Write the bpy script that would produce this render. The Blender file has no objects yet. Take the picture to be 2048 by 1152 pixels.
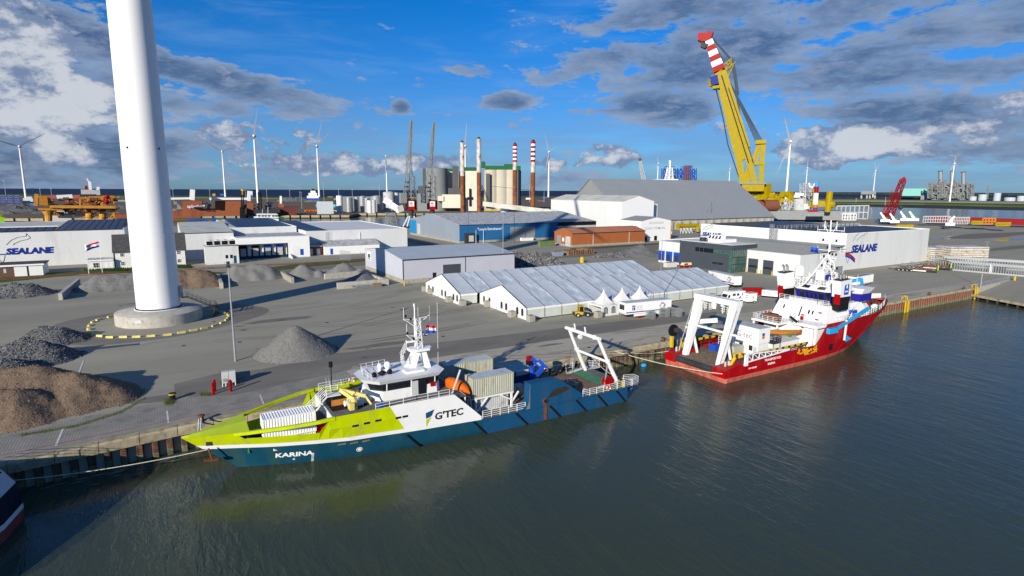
import bpy,math,random
from mathutils import Vector,Matrix,noise
R=math.radians
rnd=random.Random(11)
SC=bpy.context.scene
COL=SC.collection
FPX=1165.0
PITCH,ROLL,HEAD=math.atan(195.7/FPX),R(0.258),R(59.4)
CAMZ=30.0
_fw=Vector((math.cos(HEAD)*math.cos(PITCH),math.sin(HEAD)*math.cos(PITCH),-math.sin(PITCH)))
_r0=Vector((math.sin(HEAD),-math.cos(HEAD),0))
_u0=_r0 .cross(_fw)
_rt=_r0*math.cos(ROLL)+_u0*math.sin(ROLL)
_up=-_r0*math.sin(ROLL)+_u0*math.cos(ROLL)
cd=bpy.data.cameras.new('camera');cam=bpy.data.objects.new('camera',cd);COL.objects.link(cam)
cd.sensor_width=36;cd.lens=FPX/2048*36
cd.clip_start=1;cd.clip_end=60000
cam.matrix_world=Matrix(((_rt.x,_up.x,-_fw.x,0),(_rt.y,_up.y,-_fw.y,0),(_rt.z,_up.z,-_fw.z,CAMZ),(0,0,0,1)))
SC.camera=cam
SUN_EL,SUN_AZ=R(18.6),R(34.5)
world=bpy.data.worlds.new('World');SC.world=world;world.use_nodes=True
def make_world():
 nt=world.node_tree;N=nt.nodes;L=nt.links
 N.clear()
 out=N.new('ShaderNodeOutputWorld');bg=N.new('ShaderNodeBackground');bg.inputs[1].default_value=0.1
 L.new(bg.outputs[0],out.inputs[0])
 sky=N.new('ShaderNodeTexSky');sky.sky_type='NISHITA';sky.sun_disc=False
 sky.sun_elevation=SUN_EL;sky.sun_rotation=R(235);sky.air_density=1.0;sky.dust_density=0.3;sky.ozone_density=3.0
 def mth(op,a,b=None,c=None):
  n=N.new('ShaderNodeMath');n.operation=op
  for i,v in enumerate((a,b,c)):
   if v is None:continue
   if isinstance(v,(int,float)):n.inputs[i].default_value=v
   else:L.new(v,n.inputs[i])
  return n.outputs[0]
 tc=N.new('ShaderNodeTexCoord');sep=N.new('ShaderNodeSeparateXYZ');L.new(tc.outputs['Generated'],sep.inputs[0])
 x,y,z=sep.outputs
 zc=mth('MAXIMUM',z,0.0)
 ch,sh=math.cos(HEAD),math.sin(HEAD)
 f=mth('ADD',mth('MULTIPLY',x,ch),mth('MULTIPLY',y,sh))
 r=mth('SUBTRACT',mth('MULTIPLY',x,sh),mth('MULTIPLY',y,ch))
 az=mth('ARCTAN2',r,f)
 el=mth('ARCSINE',z)
 def noise_at(sx,sy,scale,det,rough,off=0.0,dist=0.0):
  c=N.new('ShaderNodeCombineXYZ')
  L.new(mth('MULTIPLY',az,sx),c.inputs[0]);L.new(mth('MULTIPLY',el,sy),c.inputs[1]);c.inputs[2].default_value=off
  n=N.new('ShaderNodeTexNoise');n.inputs['Scale'].default_value=scale;n.inputs['Detail'].default_value=det
  n.inputs['Roughness'].default_value=rough;n.inputs['Distortion'].default_value=dist
  L.new(c.outputs[0],n.inputs['Vector']);return n.outputs[0]
 def ramp(v,a,b):
  m=N.new('ShaderNodeMapRange');m.interpolation_type='SMOOTHSTEP'
  L.new(v,m.inputs[0]);m.inputs[1].default_value=a;m.inputs[2].default_value=b;return m.outputs[0]
 def blob(a0,e0,wa,we,rot=0.0):
  p=mth('SUBTRACT',az,a0);q=mth('SUBTRACT',el,e0);c,s=math.cos(rot),math.sin(rot)
  u=mth('ADD',mth('MULTIPLY',p,c/wa),mth('MULTIPLY',q,s/wa));v=mth('SUBTRACT',mth('MULTIPLY',q,c/we),mth('MULTIPLY',p,s/we))
  d=mth('ADD',mth('POWER',u,2.0),mth('POWER',v,2.0))
  return mth('MAXIMUM',mth('SUBTRACT',1.0,d),0.0)
 def px(u,v):return(math.atan((u-1024)/1181.0),math.atan((380-v)/1181.0*math.cos(math.atan((u-1024)/1181.0))))
 n1=noise_at(1.0,2.8,6.5,9,0.6,3.1,0.2)
 n2=noise_at(1.0,2.8,19,8,0.62,7.7,0.2)
 dens=mth('ADD',mth('MULTIPLY',n1,0.6),mth('MULTIPLY',n2,0.4))
 bias=None
 for(u,v,wu,wv,s,rt)in[(1620,110,560,170,.085,0),(1960,90,300,140,.06,0),(1380,50,300,90,.07,0),(70,190,250,210,.15,0),(200,95,200,40,.12,.25),(420,155,270,34,.17,.24),(500,228,220,22,.13,.05),(120,330,420,60,.09,0),(960,155,150,24,.13,.1),(1015,208,62,22,.18,0),(790,78,110,22,.15,0),(600,112,60,14,.14,0),(840,176,26,18,.16,0),(806,220,26,16,.16,0),(1300,225,160,40,.10,0),(1840,228,240,34,.16,0),(1930,290,200,50,.10,0),(560,300,330,50,.07,0),(1360,150,330,70,.07,0),(560,60,420,110,-.13,0),(900,30,260,80,-.10,0),(1000,290,500,50,-.06,0),(1380,330,260,50,-.06,0),(1700,240,120,26,-.05,0),(1750,190,300,22,-.06,0)]:
  a0,e0=px(u,v);b_=mth('MULTIPLY',blob(a0,e0,wu/1181*.95,wv/1181,-rt),s)
  bias=b_ if bias is None else mth('ADD',bias,b_)
 d=mth('ADD',dens,bias)
 cover=ramp(d,0.53,0.59)
 thick=ramp(d,0.56,0.70)
 nc=noise_at(1.0,1.6,13,11,0.62,1.3,0.15)
 cb=None
 for(u,v,wu,wv,s)in[(1655,290,105,42,.36),(1830,280,130,36,.26),(60,140,150,110,.26),(90,240,120,80,.14),(330,230,150,60,.16),(2030,210,70,40,.25),(700,330,220,26,.17),(480,290,200,40,.12),(1160,320,130,32,.2),(870,325,90,20,.16),(1480,255,90,22,.08),(1120,100,120,50,.08),(540,165,120,20,.1),(190,300,100,30,.14)]:
  a0,e0=px(u,v);b_=mth('MULTIPLY',blob(a0,e0,wu/1181*1.1,wv/1181*1.1),s)
  cb=b_ if cb is None else mth('ADD',cb,b_)
 dc=mth('ADD',nc,cb)
 ccov=mth('MULTIPLY',ramp(dc,0.62,0.675),ramp(cb,0.0,0.08))
 cshade=ramp(mth('ADD',dc,mth('MULTIPLY',mth('SUBTRACT',noise_at(1.0,1.6,26,10,0.66,4.4),.5),.9)),0.62,0.86)
 def mix(fac,a,b,mode='MIX'):
  m=N.new('ShaderNodeMix');m.data_type='RGBA';m.blend_type=mode
  if isinstance(fac,(int,float)):m.inputs[0].default_value=fac
  else:L.new(fac,m.inputs[0])
  for i,v in((6,a),(7,b)):
   if isinstance(v,tuple):m.inputs[i].default_value=(*v,1)
   else:L.new(v,m.inputs[i])
  return m.outputs[2]
 tint=mix(1.0,sky.outputs[0],mix(ramp(el,0.0,0.36),(0.26,0.50,0.88),(0.01,0.48,1.0)),'MULTIPLY')
 streak=mth('MULTIPLY',ramp(noise_at(1.0,6.0,4.0,8,0.62,9.0,0.5),0.45,0.75),0.22)
 base=mix(streak,tint,(2.4,4.0,6.4))
 grey=mix(thick,(1.8,2.6,4.0),(0.62,1.05,1.95))
 edge=ramp(n2,0.42,0.68)
 grey=mix(mth('MULTIPLY',edge,.5),grey,(3.3,3.9,5.0))
 low=mth('MULTIPLY',ramp(noise_at(1.0,7.0,5.0,8,0.6,21.0),.34,.62),mth('SUBTRACT',1.0,ramp(el,.03,.20)))
 base=mix(mth('MULTIPLY',low,.55),base,(1.5,2.5,4.4))
 c1=mix(mth('MULTIPLY',cover,.88),base,grey)
 white=mix(cshade,(1.5,2.1,3.4),(5.0,5.3,5.8))
 c2=mix(mth('MULTIPLY',ccov,.92),c1,white)
 L.new(c2,bg.inputs[0])
make_world()
sd=bpy.data.lights.new('sun','SUN');sd.energy=5.0;sd.angle=R(0.53);sd.color=(1.0,0.92,0.79)
sun=bpy.data.objects.new('sun',sd);COL.objects.link(sun)
sun.rotation_euler=Vector((math.cos(SUN_AZ)*math.cos(SUN_EL),math.sin(SUN_AZ)*math.cos(SUN_EL),-math.sin(SUN_EL))).to_track_quat('-Z','Y').to_euler()
sun.location=(0,0,200)
SC.view_settings.view_transform='Standard';SC.view_settings.look='None'
SC.view_settings.gamma=1;SC.view_settings.use_curve_mapping=False
SC.view_settings.exposure=0.3
def at(px,py,z=0.0):
 "place on the level z that the photograph shows at this pixel (surveying only)"
 d=_fw*FPX+_rt*(px-1024)-_up*(py-576)
 return Vector((0,0,CAMZ))+d*((z-CAMZ)/d.z)
def far(px,dist,py=None):
 "point at a level distance from the camera station"
 d=_fw*FPX+_rt*(px-1024)-_up*((381 if py is None else py)-576)
 return Vector((0,0,CAMZ))+d*(dist/math.hypot(d.x,d.y))
def zat(g,py):
 "height of the point straight above ground point g that stands at row py"
 lo,hi=-5.0,400.0
 for _ in range(40):
  m=(lo+hi)/2;q=Vector((g.x,g.y,m-CAMZ))
  yy=576-FPX*q.dot(_up)/q.dot(_fw)
  if yy>py:lo=m
  else:hi=m
 return lo
MT={}
def mat(name,col,rough=.6,metal=0.,var=.12,scale=.6,bump=0.,bscale=None,spec=.09,dirt=None,dirtamt=.5,dscale=.4,stretch=(1,1,1),glass=False,ribs=None):
 m=bpy.data.materials.new(name);m.use_nodes=True;MT[name]=m
 nt=m.node_tree;N=nt.nodes;L=nt.links;b=N['Principled BSDF']
 b.inputs['Roughness'].default_value=rough;b.inputs['Metallic'].default_value=metal
 if 'Specular IOR Level' in b.inputs:b.inputs['Specular IOR Level'].default_value=spec
 tc=N.new('ShaderNodeTexCoord');mp=N.new('ShaderNodeMapping');mp.inputs['Scale'].default_value=stretch
 L.new(tc.outputs['Object'],mp.inputs[0])
 n=N.new('ShaderNodeTexNoise');n.inputs['Scale'].default_value=scale;n.inputs['Detail'].default_value=6;n.inputs['Roughness'].default_value=.62
 L.new(mp.outputs[0],n.inputs['Vector'])
 mr=N.new('ShaderNodeMapRange');L.new(n.outputs[0],mr.inputs[0]);mr.inputs[1].default_value=.3;mr.inputs[2].default_value=.7
 mr.inputs[3].default_value=1-var;mr.inputs[4].default_value=1+var
 mx=N.new('ShaderNodeMix');mx.data_type='RGBA';mx.blend_type='MULTIPLY';mx.inputs[0].default_value=1
 mx.inputs[6].default_value=(*col,1);L.new(mr.outputs[0],mx.inputs[7])
 src=mx.outputs[2]
 if dirt:
  n2=N.new('ShaderNodeTexNoise');n2 .inputs['Scale'].default_value=dscale;n2 .inputs['Detail'].default_value=9;n2 .inputs['Roughness'].default_value=.68
  L.new(mp.outputs[0],n2 .inputs['Vector'])
  r2=N.new('ShaderNodeMapRange');L.new(n2 .outputs[0],r2 .inputs[0]);r2 .inputs[1].default_value=.62-.3*dirtamt;r2 .inputs[2].default_value=.78-.2*dirtamt
  m2=N.new('ShaderNodeMix');m2 .data_type='RGBA';L.new(r2 .outputs[0],m2 .inputs[0]);L.new(src,m2 .inputs[6]);m2 .inputs[7].default_value=(*dirt,1)
  src=m2 .outputs[2]
 L.new(src,b.inputs['Base Color'])
 if bump or ribs:
  last=None
  if ribs:
   w=N.new('ShaderNodeTexWave');w.bands_direction=ribs[0];w.inputs['Scale'].default_value=ribs[1];L.new(tc.outputs['Object'],w.inputs[0])
   bb=N.new('ShaderNodeBump');bb.inputs['Strength'].default_value=ribs[2];bb.inputs['Distance'].default_value=.05
   L.new(w.outputs[1],bb.inputs['Height']);last=bb.outputs[0]
  if bump:
   n3=N.new('ShaderNodeTexNoise');n3 .inputs['Scale'].default_value=bscale or scale*6;n3 .inputs['Detail'].default_value=4
   L.new(mp.outputs[0],n3 .inputs['Vector'])
   bb=N.new('ShaderNodeBump');bb.inputs['Strength'].default_value=bump;bb.inputs['Distance'].default_value=.1
   L.new(n3 .outputs[0],bb.inputs['Height'])
   if last:L.new(last,bb.inputs['Normal'])
   last=bb.outputs[0]
  L.new(last,b.inputs['Normal'])
 return m
mat('white_paint',(.72,.72,.70),.45,var=.05,dirt=(.55,.50,.42),dirtamt=.12,dscale=1.3)
mat('white_clean',(.76,.76,.75),.35,var=.03)
mat('white_clad',(.60,.61,.60),.5,var=.05,scale=.12,dirt=(.48,.48,.45),dirtamt=.25,dscale=.15,stretch=(1,1,.25),ribs=('X',.8,.25))
mat('white_clad_y',(.62,.63,.62),.5,var=.04,scale=.12,stretch=(1,1,.25),ribs=('Y',.8,.25))
mat('lilac_clad',(.47,.48,.54),.5,var=.04,scale=.12,ribs=('X',2.2,.6))
mat('lilac_clad_y',(.50,.52,.58),.5,var=.04,scale=.12,ribs=('Y',2.2,.6))
mat('roof_white',(.62,.62,.60),.6,var=.06,scale=.1,dirt=(.5,.49,.45),dirtamt=.2,dscale=.12)
mat('roof_cream',(.52,.52,.46),.7,var=.1,scale=.1,dirt=(.32,.31,.27),dirtamt=.4,dscale=.15)
mat('roof_pale',(.40,.44,.47),.5,var=.06,scale=.15,ribs=('X',1.4,.3))
mat('roof_grey',(.27,.28,.28),.6,var=.08,scale=.1,dirt=(.2,.2,.2),dirtamt=.3,dscale=.08)
mat('roof_dark',(.07,.07,.07),.85,var=.3,scale=1.2,bump=.3)
mat('roof_patch',(.33,.34,.34),.75,var=.25,scale=.3,dirt=(.55,.56,.57),dirtamt=.6,dscale=.6)
mat('roof_brown',(.12,.10,.09),.8,var=.3,scale=.6)
mat('solar',(.010,.014,.034),.35,var=.15,scale=.3,spec=.25)
mat('solar_frame',(.25,.27,.30),.4,metal=.6)
mat('tarp',(.46,.50,.54),.4,var=.07,scale=.5,bump=.5,bscale=.9,dirt=(.40,.43,.45),dirtamt=.3,dscale=.9)
mat('tarp_dirty',(.38,.43,.48),.4,var=.14,scale=.35,dirt=(.66,.70,.74),dirtamt=.5,dscale=.5,stretch=(2.2,.5,1),bump=.25,bscale=.8)
mat('tent_wall',(.64,.65,.64),.5,var=.04,bump=.15,bscale=.6)
mat('tent_side',(.50,.53,.48),.5,var=.08,scale=.4)
mat('dark_line',(.03,.03,.035),.6)
mat('window_dark',(.012,.014,.018),.08,var=.3,scale=1.5,spec=.8)
mat('window_green',(.05,.11,.09),.1,var=.4,scale=1.0,spec=.8)
mat('charcoal_clad',(.055,.065,.078),.5,var=.08,scale=.2)
mat('asphalt',(.30,.283,.222),.9,var=.13,scale=.05,bump=.15,bscale=4,dirt=(.245,.225,.185),dirtamt=.35,dscale=.16,stretch=(.22,1,1))
mat('concrete',(.34,.32,.27),.85,var=.16,scale=.8,bump=.3,bscale=3,dirt=(.16,.14,.10),dirtamt=.35,dscale=.9)
mat('concrete_pale',(.42,.40,.35),.85,var=.12,scale=.8,dirt=(.25,.23,.19),dirtamt=.3,dscale=.7)
mat('coping',(.36,.31,.21),.85,var=.2,scale=.9,bump=.3,dirt=(.17,.14,.08),dirtamt=.45,dscale=.8)
mat('pile_rust',(.085,.055,.045),.85,var=.4,scale=1.2,bump=.5,dirt=(.19,.09,.045),dirtamt=.5,dscale=1.5,stretch=(1,1,.4))
mat('pile_algae',(.11,.11,.06),.9,var=.45,scale=2,bump=.6,dirt=(.24,.20,.13),dirtamt=.5,dscale=3)
mat('pile_red',(.20,.065,.035),.85,var=.3,scale=1.2,bump=.4,dirt=(.10,.04,.025),dirtamt=.5,dscale=1.1,stretch=(1,1,.3))
mat('steel',(.33,.34,.34),.4,metal=.5,var=.15)
mat('galv',(.32,.34,.35),.45,metal=.3,var=.15,scale=1)
mat('dark_steel',(.045,.045,.05),.6,metal=.2,var=.3)
mat('black',(.012,.012,.014),.5,var=.2)
mat('rubber',(.018,.018,.018),.85,var=.2)
mat('rust',(.17,.065,.03),.85,var=.35,scale=.8,bump=.3,dirt=(.08,.04,.03),dirtamt=.5,dscale=1)
mat('crane_yellow',(.32,.235,.001),.45,var=.1,scale=.3,dirt=(.35,.25,.04),dirtamt=.22,dscale=.3)
mat('yellow',(.56,.38,.015),.5,var=.12,scale=1,dirt=(.3,.22,.05),dirtamt=.3,dscale=1.5)
mat('pale_yellow',(.62,.52,.17),.7,var=.2,scale=2)
mat('lime',(.44,.53,.002),.38,var=.06,scale=.3,dirt=(.34,.36,.04),dirtamt=.30,dscale=.5,stretch=(1,1,.25),bump=.05,bscale=1.2)
mat('lime_deck',(.42,.52,.03),.5,var=.08,scale=.5)
mat('teal',(.008,.058,.10),.35,var=.12,scale=.25,dirt=(.03,.08,.07),dirtamt=.35,dscale=.3,stretch=(1,1,.2))
mat('ship_blue',(.010,.065,.15),.38,var=.12,scale=.3,dirt=(.04,.07,.10),dirtamt=.3,dscale=.35,stretch=(1,1,.25))  # on the aft hull: same paint as the teal bow, lighting put into colour
mat('ship_red',(.33,.003,.007),.35,var=.10,scale=.2,dirt=(.36,.05,.04),dirtamt=.25,dscale=.3,stretch=(1,1,.25))
mat('red_worn',(.50,.13,.09),.6,var=.18,scale=.5,dirt=(.25,.06,.04),dirtamt=.5,dscale=.8,stretch=(1,1,.5))
mat('red',(.30,.003,.004),.45,var=.1)
mat('boat_orange',(.55,.11,.008),.45,var=.12,scale=1.5)
mat('orange_paint',(.50,.20,.03),.6,var=.2,scale=.5,dirt=(.2,.07,.03),dirtamt=.4,dscale=.5)
mat('brick_orange',(.36,.115,.04),.8,var=.08,scale=.3,ribs=('Z',1.6,.6))
mat('brick_roof',(.42,.17,.09),.7,var=.12,scale=.2)
mat('hull_brown',(.27,.088,.04),.65,var=.12,scale=.05,dirt=(.18,.06,.04),dirtamt=.35,dscale=.08)
mat('hull_green',(.01,.12,.05),.5)
mat('wall_blue',(.02,.12,.28),.5,var=.1,scale=.1,ribs=('X',1.2,.5))
mat('bright_blue',(.02,.21,.44),.5,var=.06)
mat('grey_blue_clad',(.24,.28,.33),.55,var=.05,scale=.1,ribs=('Y',1.2,.3))
mat('blue',(.015,.07,.40),.4,var=.15)
mat('sky_blue',(.03,.30,.62),.45,var=.1)
mat('window_blue',(.02,.02,.25),.4,var=.1)
mat('grey_deck',(.13,.13,.13),.8,var=.25,scale=.8,dirt=(.22,.16,.10),dirtamt=.35,dscale=.5)
mat('brown_deck',(.17,.12,.085),.85,var=.25,scale=.6,dirt=(.25,.10,.05),dirtamt=.35,dscale=.6)
mat('green_deck',(.07,.22,.12),.8,var=.2,scale=.8)
mat('green',(.04,.20,.06),.6,var=.2)
mat('bright_green',(.30,.62,.03),.45,var=.08)
mat('cont_grey',(.40,.40,.32),.55,var=.1,scale=.8,dirt=(.25,.2,.13),dirtamt=.22,dscale=1.0,stretch=(1,1,.3))
mat('cont_roof',(.44,.49,.52),.5,var=.1,scale=.8,dirt=(.2,.18,.14),dirtamt=.2)
mat('grey_paint',(.22,.235,.24),.55,var=.12)
mat('light_grey',(.45,.46,.46),.6,var=.12,dirt=(.28,.27,.25),dirtamt=.3)
mat('silo_dark',(.085,.09,.095),.6,var=.1,scale=.05)
mat('silo_grey',(.22,.23,.23),.6,var=.08,scale=.05,ribs=('Z',.35,.2))
mat('silo_cream',(.62,.58,.47),.7,var=.05,scale=.05,dirt=(.45,.42,.34),dirtamt=.2,dscale=.06,stretch=(1,1,.2))
mat('silo_concrete',(.46,.42,.34),.8,var=.08,scale=.05,ribs=('Z',.3,.15))
mat('silo_green',(.015,.11,.04),.6,var=.1)
mat('timber',(.20,.15,.10),.9,var=.35,scale=1.5)
mat('brick_red',(.22,.07,.045),.85,var=.2,scale=3)
mat('brick_brown',(.12,.075,.055),.85,var=.2,scale=3)
mat('gravel_brown',(.19,.135,.092),.95,var=.2,scale=1.3,bump=1.0,bscale=5,dirt=(.15,.12,.09),dirtamt=.4,dscale=1.6)
mat('gravel_grey',(.15,.15,.148),.95,var=.2,scale=1.5,bump=1.0,bscale=5,dirt=(.12,.12,.12),dirtamt=.4,dscale=1.8)
mat('gravel_dark',(.115,.12,.125),.95,var=.25,scale=1.7,bump=1.0,bscale=4,dirt=(.08,.08,.085),dirtamt=.4,dscale=1.4)
mat('stone_a',(.22,.22,.22),.95,var=.3,scale=2);mat('stone_b',(.11,.115,.12),.95,var=.3,scale=2);mat('stone_c',(.25,.18,.125),.95,var=.3,scale=2)
mat('grass',(.075,.095,.03),.95,var=.35,scale=.4,dirt=(.14,.11,.05),dirtamt=.4,dscale=.25)
mat('earth',(.16,.12,.085),.95,var=.3,scale=.15,dirt=(.09,.09,.05),dirtamt=.4,dscale=.1)
mat('mud',(.045,.042,.038),.7,var=.2,scale=.02)
mat('sand',(.33,.30,.24),.9,var=.15,scale=.02)
mat('far_green',(.075,.11,.025),.95,var=.25,scale=.01)
mat('far_dark',(.045,.055,.03),.95,var=.4,scale=.02)
mat('flag_red',(.6,.02,.04),.7);mat('flag_white',(.8,.8,.8),.7);mat('flag_blue',(.02,.08,.45),.7)
mat('navy',(.012,.03,.22),.5,var=.03);mat('letter_black',(.015,.015,.02),.6);mat('letter_white',(.8,.8,.78),.5);mat('letter_grey',(.45,.46,.47),.6);mat('letter_red',(.22,.006,.01),.5)
mat('rope',(.50,.46,.36),.9,var=.2,scale=4)
mat('line_white',(.55,.55,.52),.8,var=.3,scale=1.5);mat('line_red',(.40,.10,.09),.8,var=.3,scale=1.0);mat('line_yellow',(.48,.38,.06),.8,var=.3,scale=1.0)
mat('puddle',(.03,.035,.04),.03,var=.2)
mat('turquoise',(.20,.47,.42),.6,var=.05)
mat('hull_dark',(.010,.016,.035),.3,var=.2,scale=.5)
mat('hull_pink',(.26,.07,.06),.6,var=.2,scale=.5)
mat('exhaust',(.03,.03,.028),.8,var=.3)
class M:
 def __init__(s):s.v=[];s.f=[];s.mi=[];s.c=0
 def add(s,vs,fs):
  n=len(s.v);s.v.extend([tuple(q)for q in vs]);s.f.extend([tuple(i+n for i in q)for q in fs]);s.mi.extend([s.c]*len(fs));return s
 def box(s,x0,x1,y0,y1,z0,z1):
  return s.add([(x0,y0,z0),(x1,y0,z0),(x1,y1,z0),(x0,y1,z0),(x0,y0,z1),(x1,y0,z1),(x1,y1,z1),(x0,y1,z1)],[(0,3,2,1),(4,5,6,7),(0,1,5,4),(1,2,6,5),(2,3,7,6),(3,0,4,7)])
 def ex(s,poly,d):
  n=len(poly);p=[Vector(q)for q in poly];d=Vector(d)
  nn=Vector((0,0,0))
  for i in range(n):nn+=(p[i]-p[0]).cross(p[(i+1)%n]-p[0])
  if nn.dot(d)<0:p=p[::-1]
  return s.add(p+[q+d for q in p],[tuple(range(n))[::-1],tuple(range(n,2*n))]+[(i,(i+1)%n,n+(i+1)%n,n+i)for i in range(n)])
 def prism(s,poly,z0,z1):return s.ex([(x,y,z0)for x,y in poly],(0,0,z1-z0))
 def quad(s,*p):return s.add(p,[tuple(range(len(p)))])
 def hexa(s,b,t):
  return s.add(list(b)+list(t),[(0,3,2,1),(4,5,6,7),(0,1,5,4),(1,2,6,5),(2,3,7,6),(3,0,4,7)])
 def bar(s,p,q,w,h=None):
  p=Vector(p);q=Vector(q);h=h or w;d=(q-p)
  if d.length<1e-6:return s
  d.normalize();a=Vector((0,0,1))if abs(d.z)<.95 else Vector((1,0,0))
  u=d.cross(a).normalized()*(w/2);v=u.cross(d).normalized()*(h/2)
  return s.hexa([p-u-v,p+u-v,q+u-v,q-u-v],[p-u+v,p+u+v,q+u+v,q-u+v])
 def tube(s,p,q,r,n=8,r2=None,caps=True):
  p=Vector(p);q=Vector(q);r2=r if r2 is None else r2;d=(q-p).normalized()
  a=Vector((0,0,1))if abs(d.z)<.95 else Vector((1,0,0));u=d.cross(a).normalized();v=u.cross(d)
  A=[p+(u*math.cos(t)+v*math.sin(t))*r for t in(2*math.pi*i/n for i in range(n))]
  B=[q+(u*math.cos(t)+v*math.sin(t))*r2 for t in(2*math.pi*i/n for i in range(n))]
  fs=[(i,n+i,n+(i+1)%n,(i+1)%n)for i in range(n)]
  if caps:fs+=[tuple(range(n)),tuple(range(n,2*n))[::-1]]
  return s.add(A+B,fs)
 def path(s,pts,r,n=6):
  for a,b in zip(pts,pts[1:]):s.tube(a,b,r,n)
  return s
 def lathe(s,prof,n=24,c=(0,0)):
  vs=[];fs=[]
  for r_,z in prof:
   for i in range(n):t=2*math.pi*i/n;vs.append((c[0]+r_*math.cos(t),c[1]+r_*math.sin(t),z))
  for k in range(len(prof)-1):
   for i in range(n):j=(i+1)%n;fs.append((k*n+i,k*n+j,(k+1)*n+j,(k+1)*n+i))
  fs+=[tuple(range(n))[::-1],tuple(range((len(prof)-1)*n,len(prof)*n))]
  return s.add(vs,fs)
 def ball(s,c,r,n=10,sq=(1,1,1)):
  k=n//2;vs=[];fs=[]
  for j in range(k+1):
   p=math.pi*j/k-math.pi/2
   for i in range(n):t=2*math.pi*i/n;vs.append((c[0]+r*sq[0]*math.cos(p)*math.cos(t),c[1]+r*sq[1]*math.cos(p)*math.sin(t),c[2]+r*sq[2]*math.sin(p)))
  for j in range(k):
   for i in range(n):q=(i+1)%n;fs.append((j*n+i,j*n+q,(j+1)*n+q,(j+1)*n+i))
  return s.add(vs,fs)
 def lattice(s,p,q,w,h,n,r,r2=None,tp=1.0,br=None):
  p=Vector(p);q=Vector(q);d=(q-p);L_=d.length;d.normalize()
  a=Vector((0,0,1))if abs(d.z)<.95 else Vector((1,0,0));u=d.cross(a).normalized();v=u.cross(d)
  br=br or r*.6
  def cn(k,i):
   t=i/n;sc=1+(tp-1)*t
   return p+d*(L_*t)+u*((w/2)*sc*(1,1,-1,-1)[k])+v*((h/2)*sc*(1,-1,-1,1)[k])
  for k in range(4):
   s.bar(cn(k,0),cn(k,n),r)
   for i in range(n):
    k2=(k+1)%4
    s.bar(cn(k,i),cn(k2,i+1)if i%2==0 else cn(k,i),br)if i%2==0 else s.bar(cn(k2,i),cn(k,i+1),br)
    s.bar(cn(k,i),cn(k2,i),br)
  return s
 def rail(s,pts,h=1.05,rails=3,step=1.5,r=.05):
  for a,b in zip(pts,pts[1:]):
   a=Vector(a);b=Vector(b);L_=(b-a).length;k=max(1,round(L_/step))
   for i in range(k+1):
    q=a.lerp(b,i/k);s.bar(q,q+Vector((0,0,h)),r)
   for j in range(rails):
    z=Vector((0,0,h*(j+1)/rails));s.bar(a+z,b+z,r*.8)
  return s
 def text(s,body,size,o,ux,uy,depth=.03,off=0.0,shear=0.0,wscale=1.0,align='LEFT'):
  "flat lettering: o origin, ux reading direction, uy up"
  cu=bpy.data.curves.new('t','FONT');cu.body=body;cu.size=size;cu.offset=off;cu.shear=shear;cu.extrude=depth/2;cu.align_x=align;cu.resolution_u=2
  ob=bpy.data.objects.new('t',cu);COL.objects.link(ob)
  me=ob.to_mesh();ux=Vector(ux).normalized();uy=Vector(uy).normalized();w=ux.cross(uy);o=Vector(o)
  s.add([o+ux*(q.co.x*wscale)+uy*q.co.y+w*q.co.z for q in me.vertices],[tuple(f.vertices)for f in me.polygons])
  ob.to_mesh_clear();bpy.data.objects.remove(ob);bpy.data.curves.remove(cu);return s
 def rot(s,ang,c=(0,0,0),ax='Z',k0=0):
  m=Matrix.Rotation(ang,3,ax);c=Vector(c)
  s.v[k0:]=[tuple(m@(Vector(q)-c)+c)for q in s.v[k0:]];return s
 def mesh(s,name,mats,smooth=False):
  me=bpy.data.meshes.new(name);me.from_pydata(s.v,[],s.f)
  mats=mats if isinstance(mats,(list,tuple))else[mats]
  for q in mats:me.materials.append(MT[q]if isinstance(q,str)else q)
  if len(mats)>1:me.polygons.foreach_set('material_index',s.mi)
  if smooth:
   me.polygons.foreach_set('use_smooth',[True]*len(s.f))
   try:me.set_sharp_from_angle(angle=R(40))
   except Exception:pass
  me.update();return me
 def build(s,name,mats,parent=None,smooth=False,label=None,loc=None):
  o=bpy.data.objects.new(name,s.mesh(name,mats,smooth));COL.objects.link(o)
  if parent is not None:o.parent=parent
  if label:o['label']=label
  if loc is not None:o.location=loc
  return o
def thing(name,label,cat,loc=(0,0,0),rz=0.,group=None):
 o=bpy.data.objects.new(name,None);COL.objects.link(o);o.location=loc;o.rotation_euler=(0,0,rz);o.empty_display_size=.5
 o['label']=label;o['category']=cat
 if group:o['group']=group
 return o
def tag(o,label,cat,group=None,kind=None):
 if label:o['label']=label
 if cat:o['category']=cat
 if group:o['group']=group
 if kind:o['kind']=kind
 return o
def struct(o):o['kind']='structure';return o
def ORD(i):
 w='first second third fourth fifth sixth seventh eighth ninth tenth eleventh twelfth thirteenth fourteenth fifteenth sixteenth seventeenth eighteenth nineteenth twentieth'.split()
 return w[i]if i<20 else('thirtieth' if i==29 else 'twenty-'+w[i-20])
def kids(o):return[c for c in bpy.data.objects if c.parent==o]
def dup(root,loc,rz=None,label=None,group=None):
 def cp(o,par):
  c=o.copy();COL.objects.link(c)
  if par is not None:c.parent=par;c.matrix_parent_inverse=o.matrix_parent_inverse
  for ch in tree.get(o,[]):cp(ch,c)
  return c
 tree={}
 def walk(o):
  tree[o]=list(o.children)
  for ch in tree[o]:walk(ch)
 walk(root);r=cp(root,None);r.location=loc
 if rz is not None:r.rotation_euler=(0,0,rz)
 if label:r['label']=label
 if group:r['group']=group
 return r
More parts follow.
